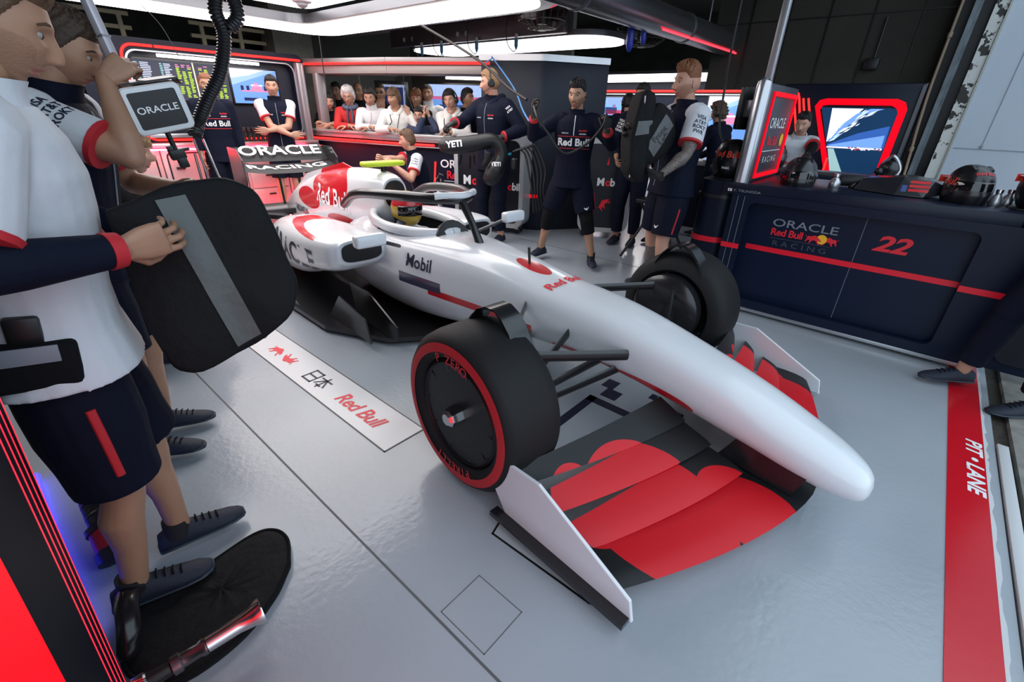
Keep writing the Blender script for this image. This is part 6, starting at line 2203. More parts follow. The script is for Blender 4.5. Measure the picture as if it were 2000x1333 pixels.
def laid_band(name, parent, surf, corners, c, r, u, m, lift=.004, nx=5, ny=16, way=1):
    """a strip of cloth sewn on the padded surface: corners (4 x 2D) projected along the face normal"""
    r, u = unit(r), unit(u)
    u = unit(u - r * (u @ r))
    n = np.cross(r, u) * way
    A, B, C_, D = [np.array(q, float) for q in corners]
    V, F = [], []
    for j in range(ny + 1):
        for i in range(nx + 1):
            p2 = (A + (B - A) * i / nx) * (1 - j / ny) + (D + (C_ - D) * i / nx) * (j / ny)
            p = c + r * p2[0] + u * p2[1]
            h = surf.ray_cast(Vector(p + n * .4), Vector(-n), .8)
            q = np.array(h[0]) + n * lift if h[0] is not None else p + n * .05
            V.append(q)
    for j in range(ny):
        for i in range(nx):
            a = j * (nx + 1) + i
            F.append((a, a + 1, a + nx + 2, a + nx + 1))
    k = len(V)
    V2 = V + [v - n * (lift + .004) for v in V]
    F2 = F + [tuple(reversed([q + k for q in f])) for f in F]
    edge = [i for i in range(nx + 1)] + [(nx + 1) * (j + 1) + nx for j in range(ny)] + [ny * (nx + 1) + nx - 1 - i for i in range(nx)] + [(ny - 1 - j) * (nx + 1) for j in range(ny - 1)]
    for i in range(len(edge)):
        a, b = edge[i], edge[(i + 1) % len(edge)]
        F2.append((a, b, b + k, a + k))
    g = MB()
    g.add(V2, F2)
    return g.build(name, m, parent, angle=60)


way = 1 if n[0] > 0 else -1
laid_band('grey_band', t, bvh, [(-.065, .205), (.0, .215), (.085, -.175), (.02, -.20)], c, r, u, M_band, way=way)

# second cover, hugged by the tattooed mechanic
c = np.array((-1.81, 3.67, 1.33))
r, u = np.array((.62, .78, 0)), np.array((-.05, .05, 1))
t = thing('padded_cover', tuple(c), 'folded black padded cover with grey band and printed words hugged by the tattooed mechanic', 'padded cover')
k = slab('upright_fold', t, [(-.085, -.24), (.0, -.32), (.06, -.28), (.055, .0), (.075, .25), (.04, .325), (-.02, .33), (-.06, .26), (-.10, .02)], c - unit(r) * .055, r, u, .20, M_pad)
k2 = slab('lower_fold', t, [(-.08, -.24), (.06, -.21), (.20, -.07), (.21, .04), (.13, .18), (.03, .22), (-.03, .05)], c + unit(r) * .02 + np.array((0, .0, .03)), r, u, .14, M_pad)
bv = bvh_of([k2])
n = np.cross(unit(r), unit(u))
way = 1 if n[1] < 0 else -1
laid_band('grey_band', t, bv, [(.10, .18), (.175, .10), (.045, -.13), (-.03, -.05)], c + unit(r) * .02, r, u, M_band2, way=way)
bv = bvh_of([k2])
b2 = [o for o in t.children if o.name.startswith('grey_band')][0]
bvb = bvh_of([b2])
if way > 0:
    text('Front', b2, c + unit(r) * .085 + np.array((0, 0, .035)), unit(r) * .62 + unit(u) * .78, -unit(r) * .78 + unit(u) * .62, .062, M_black, bold=.02, surf=bvb)
    text('Left', b2, c + unit(r) * .125 + np.array((0, 0, .005)), unit(r) * .62 + unit(u) * .78, -unit(r) * .78 + unit(u) * .62, .062, M_black, bold=.02, surf=bvb)
kb = bvh_of([k])
laid_band('grey_patch', t, kb, [(-.06, .12), (.06, .13), (.06, .04), (-.07, .02)], c - unit(r) * .055, r, u, M_band2, way=way, ny=6)
MB().tube(spline([c + unit(r) * .02 + np.array((.0, -.13, .30)), c + unit(r) * .03 + np.array((0, -.13, .1)), c + unit(r) * .0 + np.array((0, -.13, -.15)), c - unit(r) * .02 + np.array((0, -.12, -.28))], 5), .006, 8).build('edge_cord', M_silver, t)

# ---------------------------------------------------------------- lamp box on its arm
c = np.array((-2.135, .538, 1.468))
r, u = unit((.05, .985, .19)), np.array((.06, -.17, .98))
u = unit(u - r * (u @ r))
n = np.cross(r, u)
t = thing('gantry_box', tuple(c), 'silver framed black display box with white capitals hanging from the gantry pole', 'display box')
w, h = .192, .156
back = c - n * .085
g = MB()
for q, s_ in ((-.085, .90), (-.075, .97), (-.03, 1.0), (.0, 1.0), (.008, .97)):
    pass
rr = []
for q, s_ in ((-.09, .86), (-.08, .96), (-.05, 1.0), (-.004, 1.0), (.004, .975)):
    rr.append([c + n * q + r * x * s_ + u * y * s_ for x, y in rrect(-w / 2, -h / 2, w / 2, h / 2, .022, 5)])
g.loft(rr).build('case', mat('worn_aluminium_case', (.42, .38, .38), .3, metal=.8), t, angle=40)
g = MB()
ringframe(g, rrect(-w / 2 + .006, -h / 2 + .006, w / 2 - .006, h / 2 - .006, .018, 5), rrect(-w / 2 + .022, -h / 2 + .02, w / 2 - .022, h / 2 - .02, .008, 5), c + n * .004, r, u, .007)
g.build('bezel', M_silver, t, angle=30)
MB().prism(rrect(-w / 2 + .021, -h / 2 + .019, w / 2 - .021, h / 2 - .019, .008, 5), c + n * .003, r, u, .003).build('display', mat('black_glass', (.012, .010, .013), .25), t, smooth=False)
text('ORACLE', t, c + n * .0065, r, u, .030, M_wtext, bold=.012, sx=1.15, ext=.001)
g = MB().loft([[c + n * q + r * x + u * (h / 2 + .004 + y) for x, y in ((-w / 2 + .02, 0), (w / 2 - .0, .0), (w / 2 + .008, -.018), (w / 2 + .008, -.012), (w / 2, .006), (-w / 2 + .02, .006))] for q in (-.085, .012)])
g.build('hood', M_black, t, smooth=False)
bp = c - u * (h / 2) - n * .03
MB().tube([bp, bp - u * .075], .009, 10).build('bracket', M_black, t)
g = MB().obox(bp - u * .08, r, n, u, (.05, .03, .035)).obox(bp - u * .11 + r * .006, r, n, u, (.03, .03, .04))
g.obox(bp - u * .062 - r * .015, r, n, u, (.02, .02, .03)).obox(bp - u * .07 + r * .03, r, n, u, (.03, .012, .012))
g.build('camera_clamp', M_black, t, bevel=.003)
# the silver pole the man grips
t = thing('gantry_pole', (-2.17, .46, 1.65), 'silver square gantry pole gripped by the man in the navy vest', 'pole')
a, b = np.array((-2.226, .452, 1.765)), np.array((-2.178, .476, 1.535))
d = unit(b - a)
q1, q2 = frame(d)
g = MB()
for s0, s1, wd in ((-.6, .62, .026), (.62, 1.0, .021)):
    p0, p1 = a + (b - a) * s0, a + (b - a) * s1
    g.obox((p0 + p1) / 2, q1, q2, d, (wd, wd, np.linalg.norm(p1 - p0)))
g.build('pole', mat('pale_pole', (.60, .56, .60), .35, metal=.3), t, bevel=.003)
MB().obox(b + d * .008, q1, q2, d, (.03, .03, .022)).build('end_clamp', M_black, t, bevel=.003)
MB().obox(a + d * .09 + q1 * 0, q1, q2, d, (.030, .030, .006)).build('collar', M_silver, t)
# coiled leads
def coil(name, pts, r, wr, turns, m, label, cat='coiled hose', nseg=14):
    P = spline(pts, 14)
    P = np.array(P)
    L = np.concatenate([[0], np.cumsum(np.linalg.norm(np.diff(P, axis=0), axis=1))])
    N = int(turns * nseg)
    out = []
    a0 = None
    for i in range(N + 1):
        l = L[-1] * i / N
        p = np.array([np.interp(l, L, P[:, k]) for k in range(3)])
        j = min(np.searchsorted(L, l), len(P) - 1)
        tg = unit(P[min(j + 1, len(P) - 1)] - P[max(j - 1, 0)])
        if a0 is None:
            a0, _ = frame(tg)
        a0 = unit(a0 - tg * (a0 @ tg))
        b0 = np.cross(tg, a0)
        th = 2 * PI * i / nseg
        out.append(p + a0 * r * math.cos(th) + b0 * r * math.sin(th))
    return MB().tube(out, wr, 6).build(name, m, label=label, cat=cat)


hose_pts = [(-2.36, .70, 1.37), (-2.388, .734, 1.418), (-2.374, .783, 1.502), (-2.349, .848, 1.607), (-2.33, .885, 1.735), (-2.318, .868, 1.81), (-2.307, .880, 1.865), (-2.296, .905, 1.885), (-2.291, .932, 1.862), (-2.296, .938, 1.80), (-2.315, .903, 1.76)]
coil('coiled_hose', hose_pts, .020, .0075, 62, mat('black_coil_rubber', (.010, .010, .012), .35), 'thick black coiled hose looping up behind the display box')
MB_ = MB().tube(spline(hose_pts[:9], 8), .016, 10).build('inner_hose', M_cable, label='black inner hose inside the thick coiled hose', cat='hose')
cable('rope', [(-2.30, .90, 1.87), (-2.32, .90, 2.1), (-2.35, .9, 2.36)], .004, M_cable, 'thin black rope holding up the coiled hose loop')
coil('coiled_cable', [(-2.28, .42, 1.74), (-2.30, .43, 1.60), (-2.32, .43, 1.48)], .010, .003, 22, M_cable, 'thin black coiled lead left of the silver pole', 'coiled cable')
cable('thin_wire', [(-2.32, .43, 1.48), (-2.28, .46, 1.44), (-2.2, .50, 1.43)], .003, M_cable, 'thin black wire from the coiled lead to the display box')

# ---------------------------------------------------------------- padded air hoses in the headset man's hands
M_hose = mat('black_padded_hose', (.010, .010, .011), .42, bump=.35, bscale=40, bdist=.006, spec=.4)
t = thing('air_hose', (-3.75, 3.8, 1.0), 'padded black elbow hose with white capitals held by the headset man', 'air hose')
A_ = [np.array(p) for p in ((-4.015, 3.53, 1.145), (-3.885, 3.663, 1.158), (-3.752, 3.801, 1.19), (-3.665, 3.885, 1.205), (-3.60, 3.935, 1.15), (-3.585, 3.942, 1.05), (-3.62, 3.90, .93), (-3.655, 3.855, .835))]
P = spline(A_, 6)
R = np.interp(np.linspace(0, 1, len(P)), (0, .05, .35, .5, .62, .72, .88, 1), (.080, .088, .080, .066, .066, .072, .098, .090))
g = MB().tube(P, list(R), 22, round_ends=True)
V, F = remeshed(g, .008, 3)
g = MB()
g.add(V, F)
hb = g.build('hose', M_hose, t, angle=80)
bv = bvh_of([hb])
dd = unit(A_[2] - A_[0])
text('YETI', hb, A_[0] + dd * .10 + np.array((.05, -.06, .01)), dd, (0, 0, 1), .085, M_wtext, bold=.04, surf=bv, lift=.009)
text('YETI', hb, np.array((-3.57, 3.84, .98)), unit((.68, .73, 0)), (0, 0, 1), .055, M_wtext, bold=.04, surf=bv)
MB().tube([A_[0] - dd * .03, A_[0] + dd * .03], [.03, .03], 16).build('end_plug', M_black, t)
g = MB()
for i, (o, l) in enumerate((((-3.88, 3.62, 1.06), .10), ((-3.82, 3.70, 1.05), .13), ((-3.78, 3.72, 1.06), .09))):
    o = np.array(o)
    g.tube([o, o + np.array((.0, .0, -.05)), o + np.array((-.02 + .02 * i, -.01, -l))], .010, 8)
g.build('strap', M_cblack, t)
MB().tube(spline([(-3.63, 3.80, 1.10), (-3.66, 3.78, 1.0), (-3.70, 3.77, .96)], 4), [.035, .04, .03, .03, .03, .03, .03, .02, .02], 12).build('vent_flap', M_hose, t)
t = thing('hose_bundle', (-3.4, 4.1, 1.0), 'tangle of thin black tubes and couplings right of the headset man', 'hose bundle')
for i in range(5):
    o = np.array((-3.50 + .03 * i, 4.03 + .02 * i, 1.10 + .012 * i))
    MB().tube(spline([o, o + np.array((.06, .05, .03)), o + np.array((.12, .08, -.04)), o + np.array((.17 + .01 * i, .09, -.22)), o + np.array((.22, .1 - .01 * i, -.42)), o + np.array((.25, .1, -.62))], 5), .010, 8).build('tube', M_cable, t)
MB().lathe([(.001, 0), (.035, 0), (.04, .02), (.04, .10), (.03, .11), (.001, .11)], (-3.47, 4.02, .93), (0, 0, 1), 18).build('coupling', M_black, t)
MB().lathe([(.001, 0), (.014, 0), (.014, .03), (.001, .03)], (-3.50, 4.0, 1.08), (0, -1, 0), 14).build('blue_cap', mat('teal_cap', (.01, .18, .28), .4), t)
cable('black_cable', [(-2.98, 3.70, 1.56), (-2.84, 3.60, 1.45), (-2.737, 3.66, 1.308), (-2.66, 3.70, 1.205), (-2.572, 3.745, 1.165), (-2.429, 3.84, 1.267), (-2.35, 3.92, 1.40), (-2.36, 3.98, 1.50)], .011, M_cable, 'black cable drooping across the chest of the knee pad mechanic')

# ---------------------------------------------------------------- helmets and bits on the counter
M_hel = mat('matt_black_helmet', (.008, .008, .010), .32, coat=.3)
M_visor = mat('dark_glossy_visor', (.006, .006, .008), .06, coat=.6)
M_chrome = MATS['polished_steel']


def helmet(label, loc, yaw, s=1.0, sink=0.0, words=True):
    ya = math.radians(yaw)
    f, l, u = np.array((math.cos(ya), math.sin(ya), 0)), np.array((-math.sin(ya), math.cos(ya), 0)), np.array((0, 0, 1.0))
    c = np.array(loc, float) + u * (.135 * s - sink)
    t = thing('helmet', tuple(loc), label, 'helmet')
    g = MB()
    rings = []
    for i in range(25):
        ph = -PI / 2 * .80 + (PI / 2 * .80 + PI / 2 - .02) * i / 24
        z = .150 * math.sin(ph) if ph > 0 else .165 * math.sin(ph)
        k = math.cos(ph) ** .8
        rings.append([c + s * (f * ((.150 if math.cos(a) > 0 else .140) * k * math.cos(a) + .012 * (ph < 0) * max(0, math.cos(a))) + l * .122 * k * math.sin(a) + u * z) for a in np.linspace(0, 2 * PI, 41)[:-1]])
    g.loft(rings)
    sh = g.build('shell', M_hel, t, angle=60)
    vis = []
    for j in range(9):
        zz = -.030 + .085 * j / 8
        ph = math.asin(np.clip(zz / (.150 if zz > 0 else .165), -1, 1))
        k = math.cos(ph) ** .8
        vis.append([c + s * 1.012 * (f * (.150 * k * math.cos(a)) + l * .122 * k * math.sin(a) + u * zz) for a in np.linspace(-1.25, 1.25, 25)])
    g = MB().loft(vis, closed=False)
    o = g.build('visor', M_visor, t, angle=80)
    o.modifiers.new('thick', 'SOLIDIFY').thickness = .003
    for sd in (1, -1):
        MB().lathe([(.001, 0), (.022 * s, 0), (.020 * s, .008), (.001, .010)], c + l * sd * .120 * s + u * .01, l * sd, 16).build('hinge', M_black, t)
    g = MB()
    for x in (-.045, 0, .045):
        g.obox(c + s * (f * .06 + l * x + u * .131), unit(f - u * .45), l, unit(u + f * .45), (.05, .022, .012))
    g.build('vent', M_black, t, bevel=.003)
    MB().tube([c + s * (f * -.13 * math.cos(a) + l * .115 * math.sin(a) - u * .133) for a in np.linspace(0, 2 * PI, 31)], .010 * s, 8).build('edge_trim', M_black, t)
    if words:
        bv = bvh_of([sh])
        for sd in (1, -1):
            text('Red Bull', sh, c + s * (l * sd * .10 + u * .045 - f * .04), -f * sd, u, .062 * s, mat('orange_red_lettering', (.85, .06, .03), .45), bold=.02, surf=bv)
        text('Red Bull', sh, c + s * (f * .11 + u * .10), l, unit(u - f * .9), .030 * s, M_rtext, bold=.02, surf=bv)
    return t, sh, c, f, l, u


T_, sh_, c_, f_, l_, u_ = helmet('large black full helmet standing on the rounded counter end', (-1.30, 4.30, 1.04), 150, 1.08)
bv = bvh_of([sh_])
text('neat.', sh_, c_ + np.array((-.0, -.12, -.05)), (1, 0.15, 0), (0, 0, 1), .035, M_wtext, bold=.02, surf=bv)
helmet('black helmet dome lying half hidden behind the counter edge by the silver cans', (-.79, 4.36, 1.045), -70, 1.0, .08, False)
helmet('black helmet with small red print standing at the counter right of the angular shell', (.20, 4.36, 1.045), -60, 1.0, .05)
helmet('black helmet with red print at the far right end of the counter', (.56, 4.32, 1.045), -20, 1.0)
helmet('distant black helmet on the rear bench by the leaning person', (-1.32, 5.80, 1.03), -60, .85)
# angular black shell with red and blue bars
t = thing('angular_shell', (-.22, 4.40, 1.045), 'angular black carbon shell with red bars lying on the counter', 'shell')
g = MB()
sec = [[(-.42, 4.42, 1.05), (-.42, 4.62, 1.05), (-.40, 4.60, 1.13), (-.38, 4.44, 1.13)], [(-.16, 4.30, 1.05), (-.14, 4.62, 1.05), (-.12, 4.60, 1.17), (-.14, 4.36, 1.17)], [(.0, 4.30, 1.05), (.02, 4.60, 1.05), (.05, 4.58, 1.155), (.03, 4.36, 1.155)], [(.10, 4.40, 1.07), (.10, 4.54, 1.07), (.11, 4.53, 1.12), (.11, 4.42, 1.12)]]
g.loft(sec)
so = g.build('shell', mat('dark_carbon_shell', (.02, .022, .028), .25, coat=.4), t, smooth=False, bevel=.006)
bv = bvh_of([so])
for i in range(3):
    laid_band('red_bar', t, bv, [(-.06, .02 + .028 * i), (.05, .02 + .028 * i), (.05, .038 + .028 * i), (-.06, .038 + .028 * i)], np.array((-.035, 4.33, 1.06)), (1, 0.1, 0), (0, .2, 1), M_red, nx=4, ny=2, lift=.003)
laid_band('blue_bar', t, bv, [(-.10, .015), (-.07, .015), (-.07, .06), (-.10, .06)], np.array((-.035, 4.33, 1.06)), (1, 0.1, 0), (0, .2, 1), mat('blue_bar_paint', (.05, .09, .3), .4), nx=2, ny=3, lift=.003)
# silver bottles
def bottle(loc, label, s=1.0):
    t = thing('bottle', loc, label, 'bottle', 'silver bottles on the counter')
    MB().lathe([(.001, 0), (.032 * s, 0), (.035 * s, .01), (.035 * s, .04), (.022 * s, .062), (.016 * s, .068), (.016 * s, .08), (.018 * s, .082), (.018 * s, .095), (.001, .096)], loc, (0, 0, 1), 22).build('body', M_silver, t, angle=50)
    MB().lathe([(.019 * s, .08), (.019 * s, .1), (.001, .101)], loc, (0, 0, 1), 18).build('cap', M_steel, t)


bottle((.36, 4.35, 1.045), 'squat silver bottle right of the helmet on the counter, left of a pair')
bottle((.42, 4.42, 1.045), 'squat silver bottle right of the helmet on the counter, right of a pair')
bottle((-.545, 4.42, 1.045), 'squat silver bottle by the black helmet dome on the counter', 1.1)
t = thing('toolbox_clutter', (-.42, 4.6, 1.045), 'black power tool lying behind the counter edge beside the angular shell', 'power tool')
MB().tube([(-.52, 4.55, 1.09), (-.36, 4.58, 1.10)], .04, 14, round_ends=True).build('body', M_tool, t)
MB().tube([(-.42, 4.57, 1.08), (-.44, 4.50, 1.055)], .022, 10, round_ends=True).build('handle', M_black, t)
MB().lathe([(.025, 0), (.022, .03), (.001, .032)], (-.36, 4.58, 1.10), (1, .2, .05), 14).build('chuck', M_steel, t)
t = thing('spotlight', (-.39, 5.62, 1.03), 'small black clamp lamp standing on the rear bench', 'lamp')
MB().tube([(-.39, 5.66, 1.032), (-.39, 5.66, 1.08)], .014, 10).build('stem', M_black, t)
MB().sphere((-.39, 5.65, 1.10), .032, 14).build('head', M_black, t)
t = thing('wheel_gun', (-1.55, 5.75, 1.03), 'black air wrench on the rear bench with a white ring emblem', 'air wrench')
MB().lathe([(.001, 0), (.06, 0), (.075, .03), (.075, .14), (.05, .18), (.001, .18)], (-1.55, 5.70, 1.11), (.5, -.86, 0), 24).build('body', M_black, t)
MB().tube([(-1.52, 5.66, 1.10), (-1.55, 5.70, 1.035)], .024, 12).build('handle', M_tool, t)
MB().lathe([(.045, .184), (.052, .184), (.052, .188), (.045, .188)], (-1.55, 5.70, 1.11), (.5, -.86, 0), 24).build('ring_emblem', M_wtext, t)
# hanging motorbike-like gear by the door rail
t = thing('hanging_gear', (-.35, 7.6, .9), 'dark helmet and straps hanging by the door rail behind the counter', 'gear')
MB().sphere((-.42, 7.6, 1.0), (.12, .13, .14), 20).build('shell', M_hel, t)
MB().tube(spline([(-.50, 7.55, 1.05), (-.42, 7.5, 1.15), (-.32, 7.55, 1.0), (-.38, 7.5, .85)], 6), .02, 8).build('strap', M_silver, t)
MB().box((-.62, 7.5, 0), (-.25, 7.9, .87)).build('stand', M_navy, t)

# ---------------------------------------------------------------- lit panel cabinet at the lower left edge
def lp(x, z, o=0.0):
    y = -.09 - .06 * (x + 1.2) - .066 * (.97 - z)
    return (x, y + o, z)


t = thing('light_cabinet', (-.8, -.2, 0), 'dark cabinet side with four red light lines and a glowing red panel at lower left', 'cabinet')
g = MB().loft([[lp(-1.24, 0), lp(-.30, 0), lp(-.30, 1.25), lp(-1.24, 1.25)], [lp(-1.24, 0, -.5), lp(-.30, 0, -.5), lp(-.30, 1.25, -.5), lp(-1.24, 1.25, -.5)]])
g.build('body', mat('blue_black_cabinet', (.003, .0045, .011), .6, spec=.1), t, smooth=False)
MB().loft([[lp(-.70, .05, .002), lp(-.31, .05, .002), lp(-.31, 1.2, .002), lp(-.70, 1.2, .002)], [lp(-.70, .05, -.004), lp(-.31, .05, -.004), lp(-.31, 1.2, -.004), lp(-.70, 1.2, -.004)]]).build('red_light_panel', mat('glowing_red_panel', (.25, .0, .003), .5, spec=.1, emit=1.05, ecol=(1, .0, .01)), t, smooth=False)
for i in range(4):
    x = -1.235 + .062 * i
    MB().loft([[lp(x, .02 + .11 * i * (i > 1) * 0, .0006), lp(x + .011, .02, .0006), lp(x + .011, 1.22, .0006), lp(x, 1.22, .0006)], [lp(x, .02, -.002), lp(x + .011, .02, -.002), lp(x + .011, 1.22, -.002), lp(x, 1.22, -.002)]]).build('red_light_line', mat('red_light_line', (.3, .006, .015), .4, emit=1.6, ecol=(1, .02, .05)), t, smooth=False)
# rail and blue strip lamp along the wall foot
t = thing('rail_stand', (-2.3, -.3, 0), 'grey metal rails standing behind the light cabinet at left', 'rack')
for y in (-.30, -.36, -.42):
    MB().box((-3.2, y, 0.0), (-1.3, y + .02, .55 + (-.3 - y) * 2)).build('rail', M_silver, t, bevel=.004)
tag(MB().tube([(-2.5, -.20, .03), (-1.5, -.20, .03)], .014, 10).build('blue_strip_lamp', mat('blue_strip_light', (.02, .02, 1), .4, emit=3.5, ecol=(.03, .03, 1.0))), 'blue strip lamp on the floor behind the corrugated hose', 'strip lamp')

# corrugated hose with red band
t = thing('duct_hose', (-2.1, -.08, 0), 'black ribbed duct hose with red collar lying behind the lit cabinet', 'duct hose')
a, b = np.array((-2.25, -.045, .33)), np.array((-1.86, -.055, .075))
P, R = [], []
for i in range(61):
    q = i / 60
    p = a + (b - a) * q + np.array((0, .0, -.02 * math.sin(PI * q)))
    P.append(p)
    R.append(.052 + .0014 * math.sin(q * 160))
MB().tube(P, R, 20).build('hose', mat('ribbed_black_duct', (.010, .010, .011), .4), t)
d = unit(b - a)
MB().lathe([(.045, -.05), (.066, -.05), (.072, -.03), (.072, .01), (.060, .02), (.056, .04)], a, -d, 28).build('mouth', M_black, t)
MB().lathe([(.052, .0), (.060, .0), (.060, .085), (.052, .085)], b - d * .01, d, 28).build('red_collar', mat('red_collar_plastic', (.55, .015, .02), .4), t)
MB().lathe([(.056, .075), (.066, .08), (.066, .12), (.04, .13), (.001, .13)], b - d * .01, d, 24).build('end_cap', M_black, t)
MB().lathe([(.055, -.02), (.067, -.018), (.067, .002), (.055, .004)], b - d * .01, d, 24).build('clamp_ring', M_black, t)

# soft black bag under the shoes and the steel nozzle
t = thing('cloth_bag', (-1.38, .12, 0), 'round soft black bag lying flat on the floor by the dark shoes', 'bag')
P = spline([np.array((x, y, 0.0)) for x, y in ((-1.29, .33), (-1.40, .375), (-1.48, .36), (-1.515, .29), (-1.50, .12), (-1.52, -.03), (-1.44, -.12), (-1.28, -.14), (-1.16, -.06), (-1.15, .10), (-1.21, .24), (-1.29, .33))], 6)[:-1]
cc = np.mean(P, axis=0)
rr = []
for f, z in ((1.0, .002), (1.015, .012), (.97, .026), (.85, .030), (.6, .027), (.3, .03), (.04, .03)):
    rr.append([cc + (p - cc) * f + np.array((0, 0, z + .006 * math.sin(i * .9 + f * 9) * (f < .95))) for i, p in enumerate(P)])
MB().loft(rr).build('bag', M_pad, t, angle=80)
MB().tube(spline([np.array((p[0], p[1], .024)) for p in P] + [np.array((P[0][0], P[0][1], .024))], 2), .006, 8).build('piping', M_blackmatt, t)
pp = [(-1.52, -.02, .05), (-1.50, -.05, .10), (-1.44, -.08, .13), (-1.36, -.10, .10), (-1.33, -.12, .05)]
MB().tube(spline(pp, 6), .03, 10, flat=.5, round_ends=True).build('handle', mat('black_glossy_strap', (.012, .01, .012), .2), t)
t = thing('steel_nozzle', (-1.15, .08, 0), 'flared polished steel nozzle lying on the black bag at the bottom edge', 'nozzle')
a, b = np.array((-1.135, .185, .095)), np.array((-1.165, -.10, .085))
d = unit(b - a)
MB().lathe([(.034, 0), (.040, 0), (.040, .006), (.031, .03), (.025, .07), (.024, .15), (.020, .15), (.021, .07), (.028, .03), (.034, .004)], a, d, 32, closed=True).build('flare', M_steel, t, angle=40)
MB().lathe([(.019, .15), (.026, .152), (.026, .165), (.022, .17), (.022, .21), (.028, .215), (.028, .235), (.02, .24), (.001, .24)], a, d, 28).build('coupling', mat('dark_steel', (.2, .2, .21), .2, metal=.9), t, angle=40)
MB().tube([a + d * .235, b, b + d * .12], [.020, .024, .026], 16).build('grip', M_black, t)
MB().lathe([(.027, .0), (.031, .005), (.031, .03), (.027, .035)], a + d * .29, d, 24).build('ring', M_steel, t)

# folding trestle behind the tattooed mechanic, and odds on the apron
t = thing('trestle', (-2.35, 5.2, 0), 'black folding trestle behind the legs of the tattooed mechanic', 'trestle')
for p in ([(-2.48, 4.85, 0), (-2.30, 5.30, .62)], [(-2.22, 5.42, 0), (-2.36, 4.95, .62)], [(-2.12, 4.95, 0), (-2.02, 5.35, .62)], [(-1.98, 5.5, 0), (-2.10, 5.0, .62)]):
    MB().tube(p, .016, 8).build('leg', M_black, t)
MB().box((-2.42, 4.92, .62), (-1.98, 5.36, .66)).build('top', M_black, t, bevel=.008)
t = thing('orange_strap', (1.15, 4.6, 0), 'orange strap lying on the rough concrete by the striding person', 'strap')
MB().tube(spline([(.95, 4.75, .01), (1.1, 4.55, .012), (1.3, 4.45, .012), (1.5, 4.5, .01)], 6), .03, 8, flat=.25).build('strap', mat('orange_webbing', (.6, .2, .02), .7), t)

# ---------------------------------------------------------------- driver in the car
CM = Matrix.LocRotScale(car.location, car.rotation_euler, car.scale)


def cw(x, y, z):
    v = CM @ Vector((x + 1.8, y, z))
    return np.array(v)


fwd = unit(cw(1, 0, 0) - cw(0, 0, 0))
lft = np.array((-fwd[1], fwd[0], 0))
t = thing('person', tuple(cw(-1.85, 0, .10)), 'driver in yellow and red helmet seated low in the white racing car', 'person')
hc = cw(-1.83, 0, .735)
g = MB()
torso_r = []
for z, wd, dp in ((.18, .16, .12), (.35, .18, .12), (.50, .21, .11), (.58, .17, .09), (.62, .07, .07)):
    q = cw(-1.86 - .06 * (z - .2), 0, z)
    torso_r.append([q + lft * wd * math.cos(a) + fwd * dp * math.sin(a) for a in np.linspace(0, 2 * PI, 21)[:-1]])
g.loft(torso_r)
for k in (1, -1):
    p0, p1, p2 = cw(-1.86, .17 * k, .53), cw(-1.66, .22 * k, .45), cw(-1.40, .10 * k, .56)
    g.tube([p0, p1], [.06, .05], 12, round_ends=True)
    g.tube([p1, p2], [.05, .035], 12, round_ends=True)
    g.tube([cw(-1.75, .09 * k, .25), cw(-1.40, .10 * k, .38)], [.085, .06], 12, round_ends=True)
    g.tube([cw(-1.40, .10 * k, .38), cw(-1.05, .09 * k, .28)], [.06, .045], 12, round_ends=True)
g.tube([cw(-1.87, 0, .58), cw(-1.85, 0, .68)], .055, 14)
V, F = remeshed(g, .012, 2)
g = MB()
g.add(V, F)
for k in (1, -1):
    g.add(*hand_mesh(cw(-1.39, .10 * k, .565), fwd * .6 - lft * k * .5 + np.array((0, 0, .4)), -lft * k - fwd * .2, k, .98, 1.1, .1, .8, .002, .006))
g.build('body', mat('race_suit_white', (.55, .56, .6), .7, bump=.3, bscale=30), t, angle=80)
g = MB()
rr = []
for i in range(21):
    ph = -1.1 + (1.1 + PI / 2 - .03) * i / 20
    k = math.cos(ph) ** .85
    rr.append([hc + fwd * .135 * k * math.cos(a) + lft * .115 * k * math.sin(a) + np.array((0, 0, .135 * math.sin(ph))) for a in np.linspace(0, 2 * PI, 33)[:-1]])
g.loft(rr)
hm = g.build('helmet', mat('driver_helmet_paint', (.55, .36, .06), .25, coat=.5, masks=[((.5, .02, .03), (0, 0, .75), (.3, .3, .035)), ((.02, .02, .06), (-.1, 0, .60), (.2, .3, .04))]), t, angle=80)
vis = []
for j in range(7):
    zz = -.035 + .075 * j / 6
    k = math.cos(math.asin(zz / .135)) ** .85
    vis.append([hc + 1.015 * (fwd * .135 * k * math.cos(a) + lft * .115 * k * math.sin(a)) + np.array((0, 0, zz)) for a in np.linspace(-1.2, 1.2, 21)])
v_ = MB().loft(vis, closed=False).build('visor', M_visor, hm, angle=80)
v_.modifiers.new('thick', 'SOLIDIFY').thickness = .003
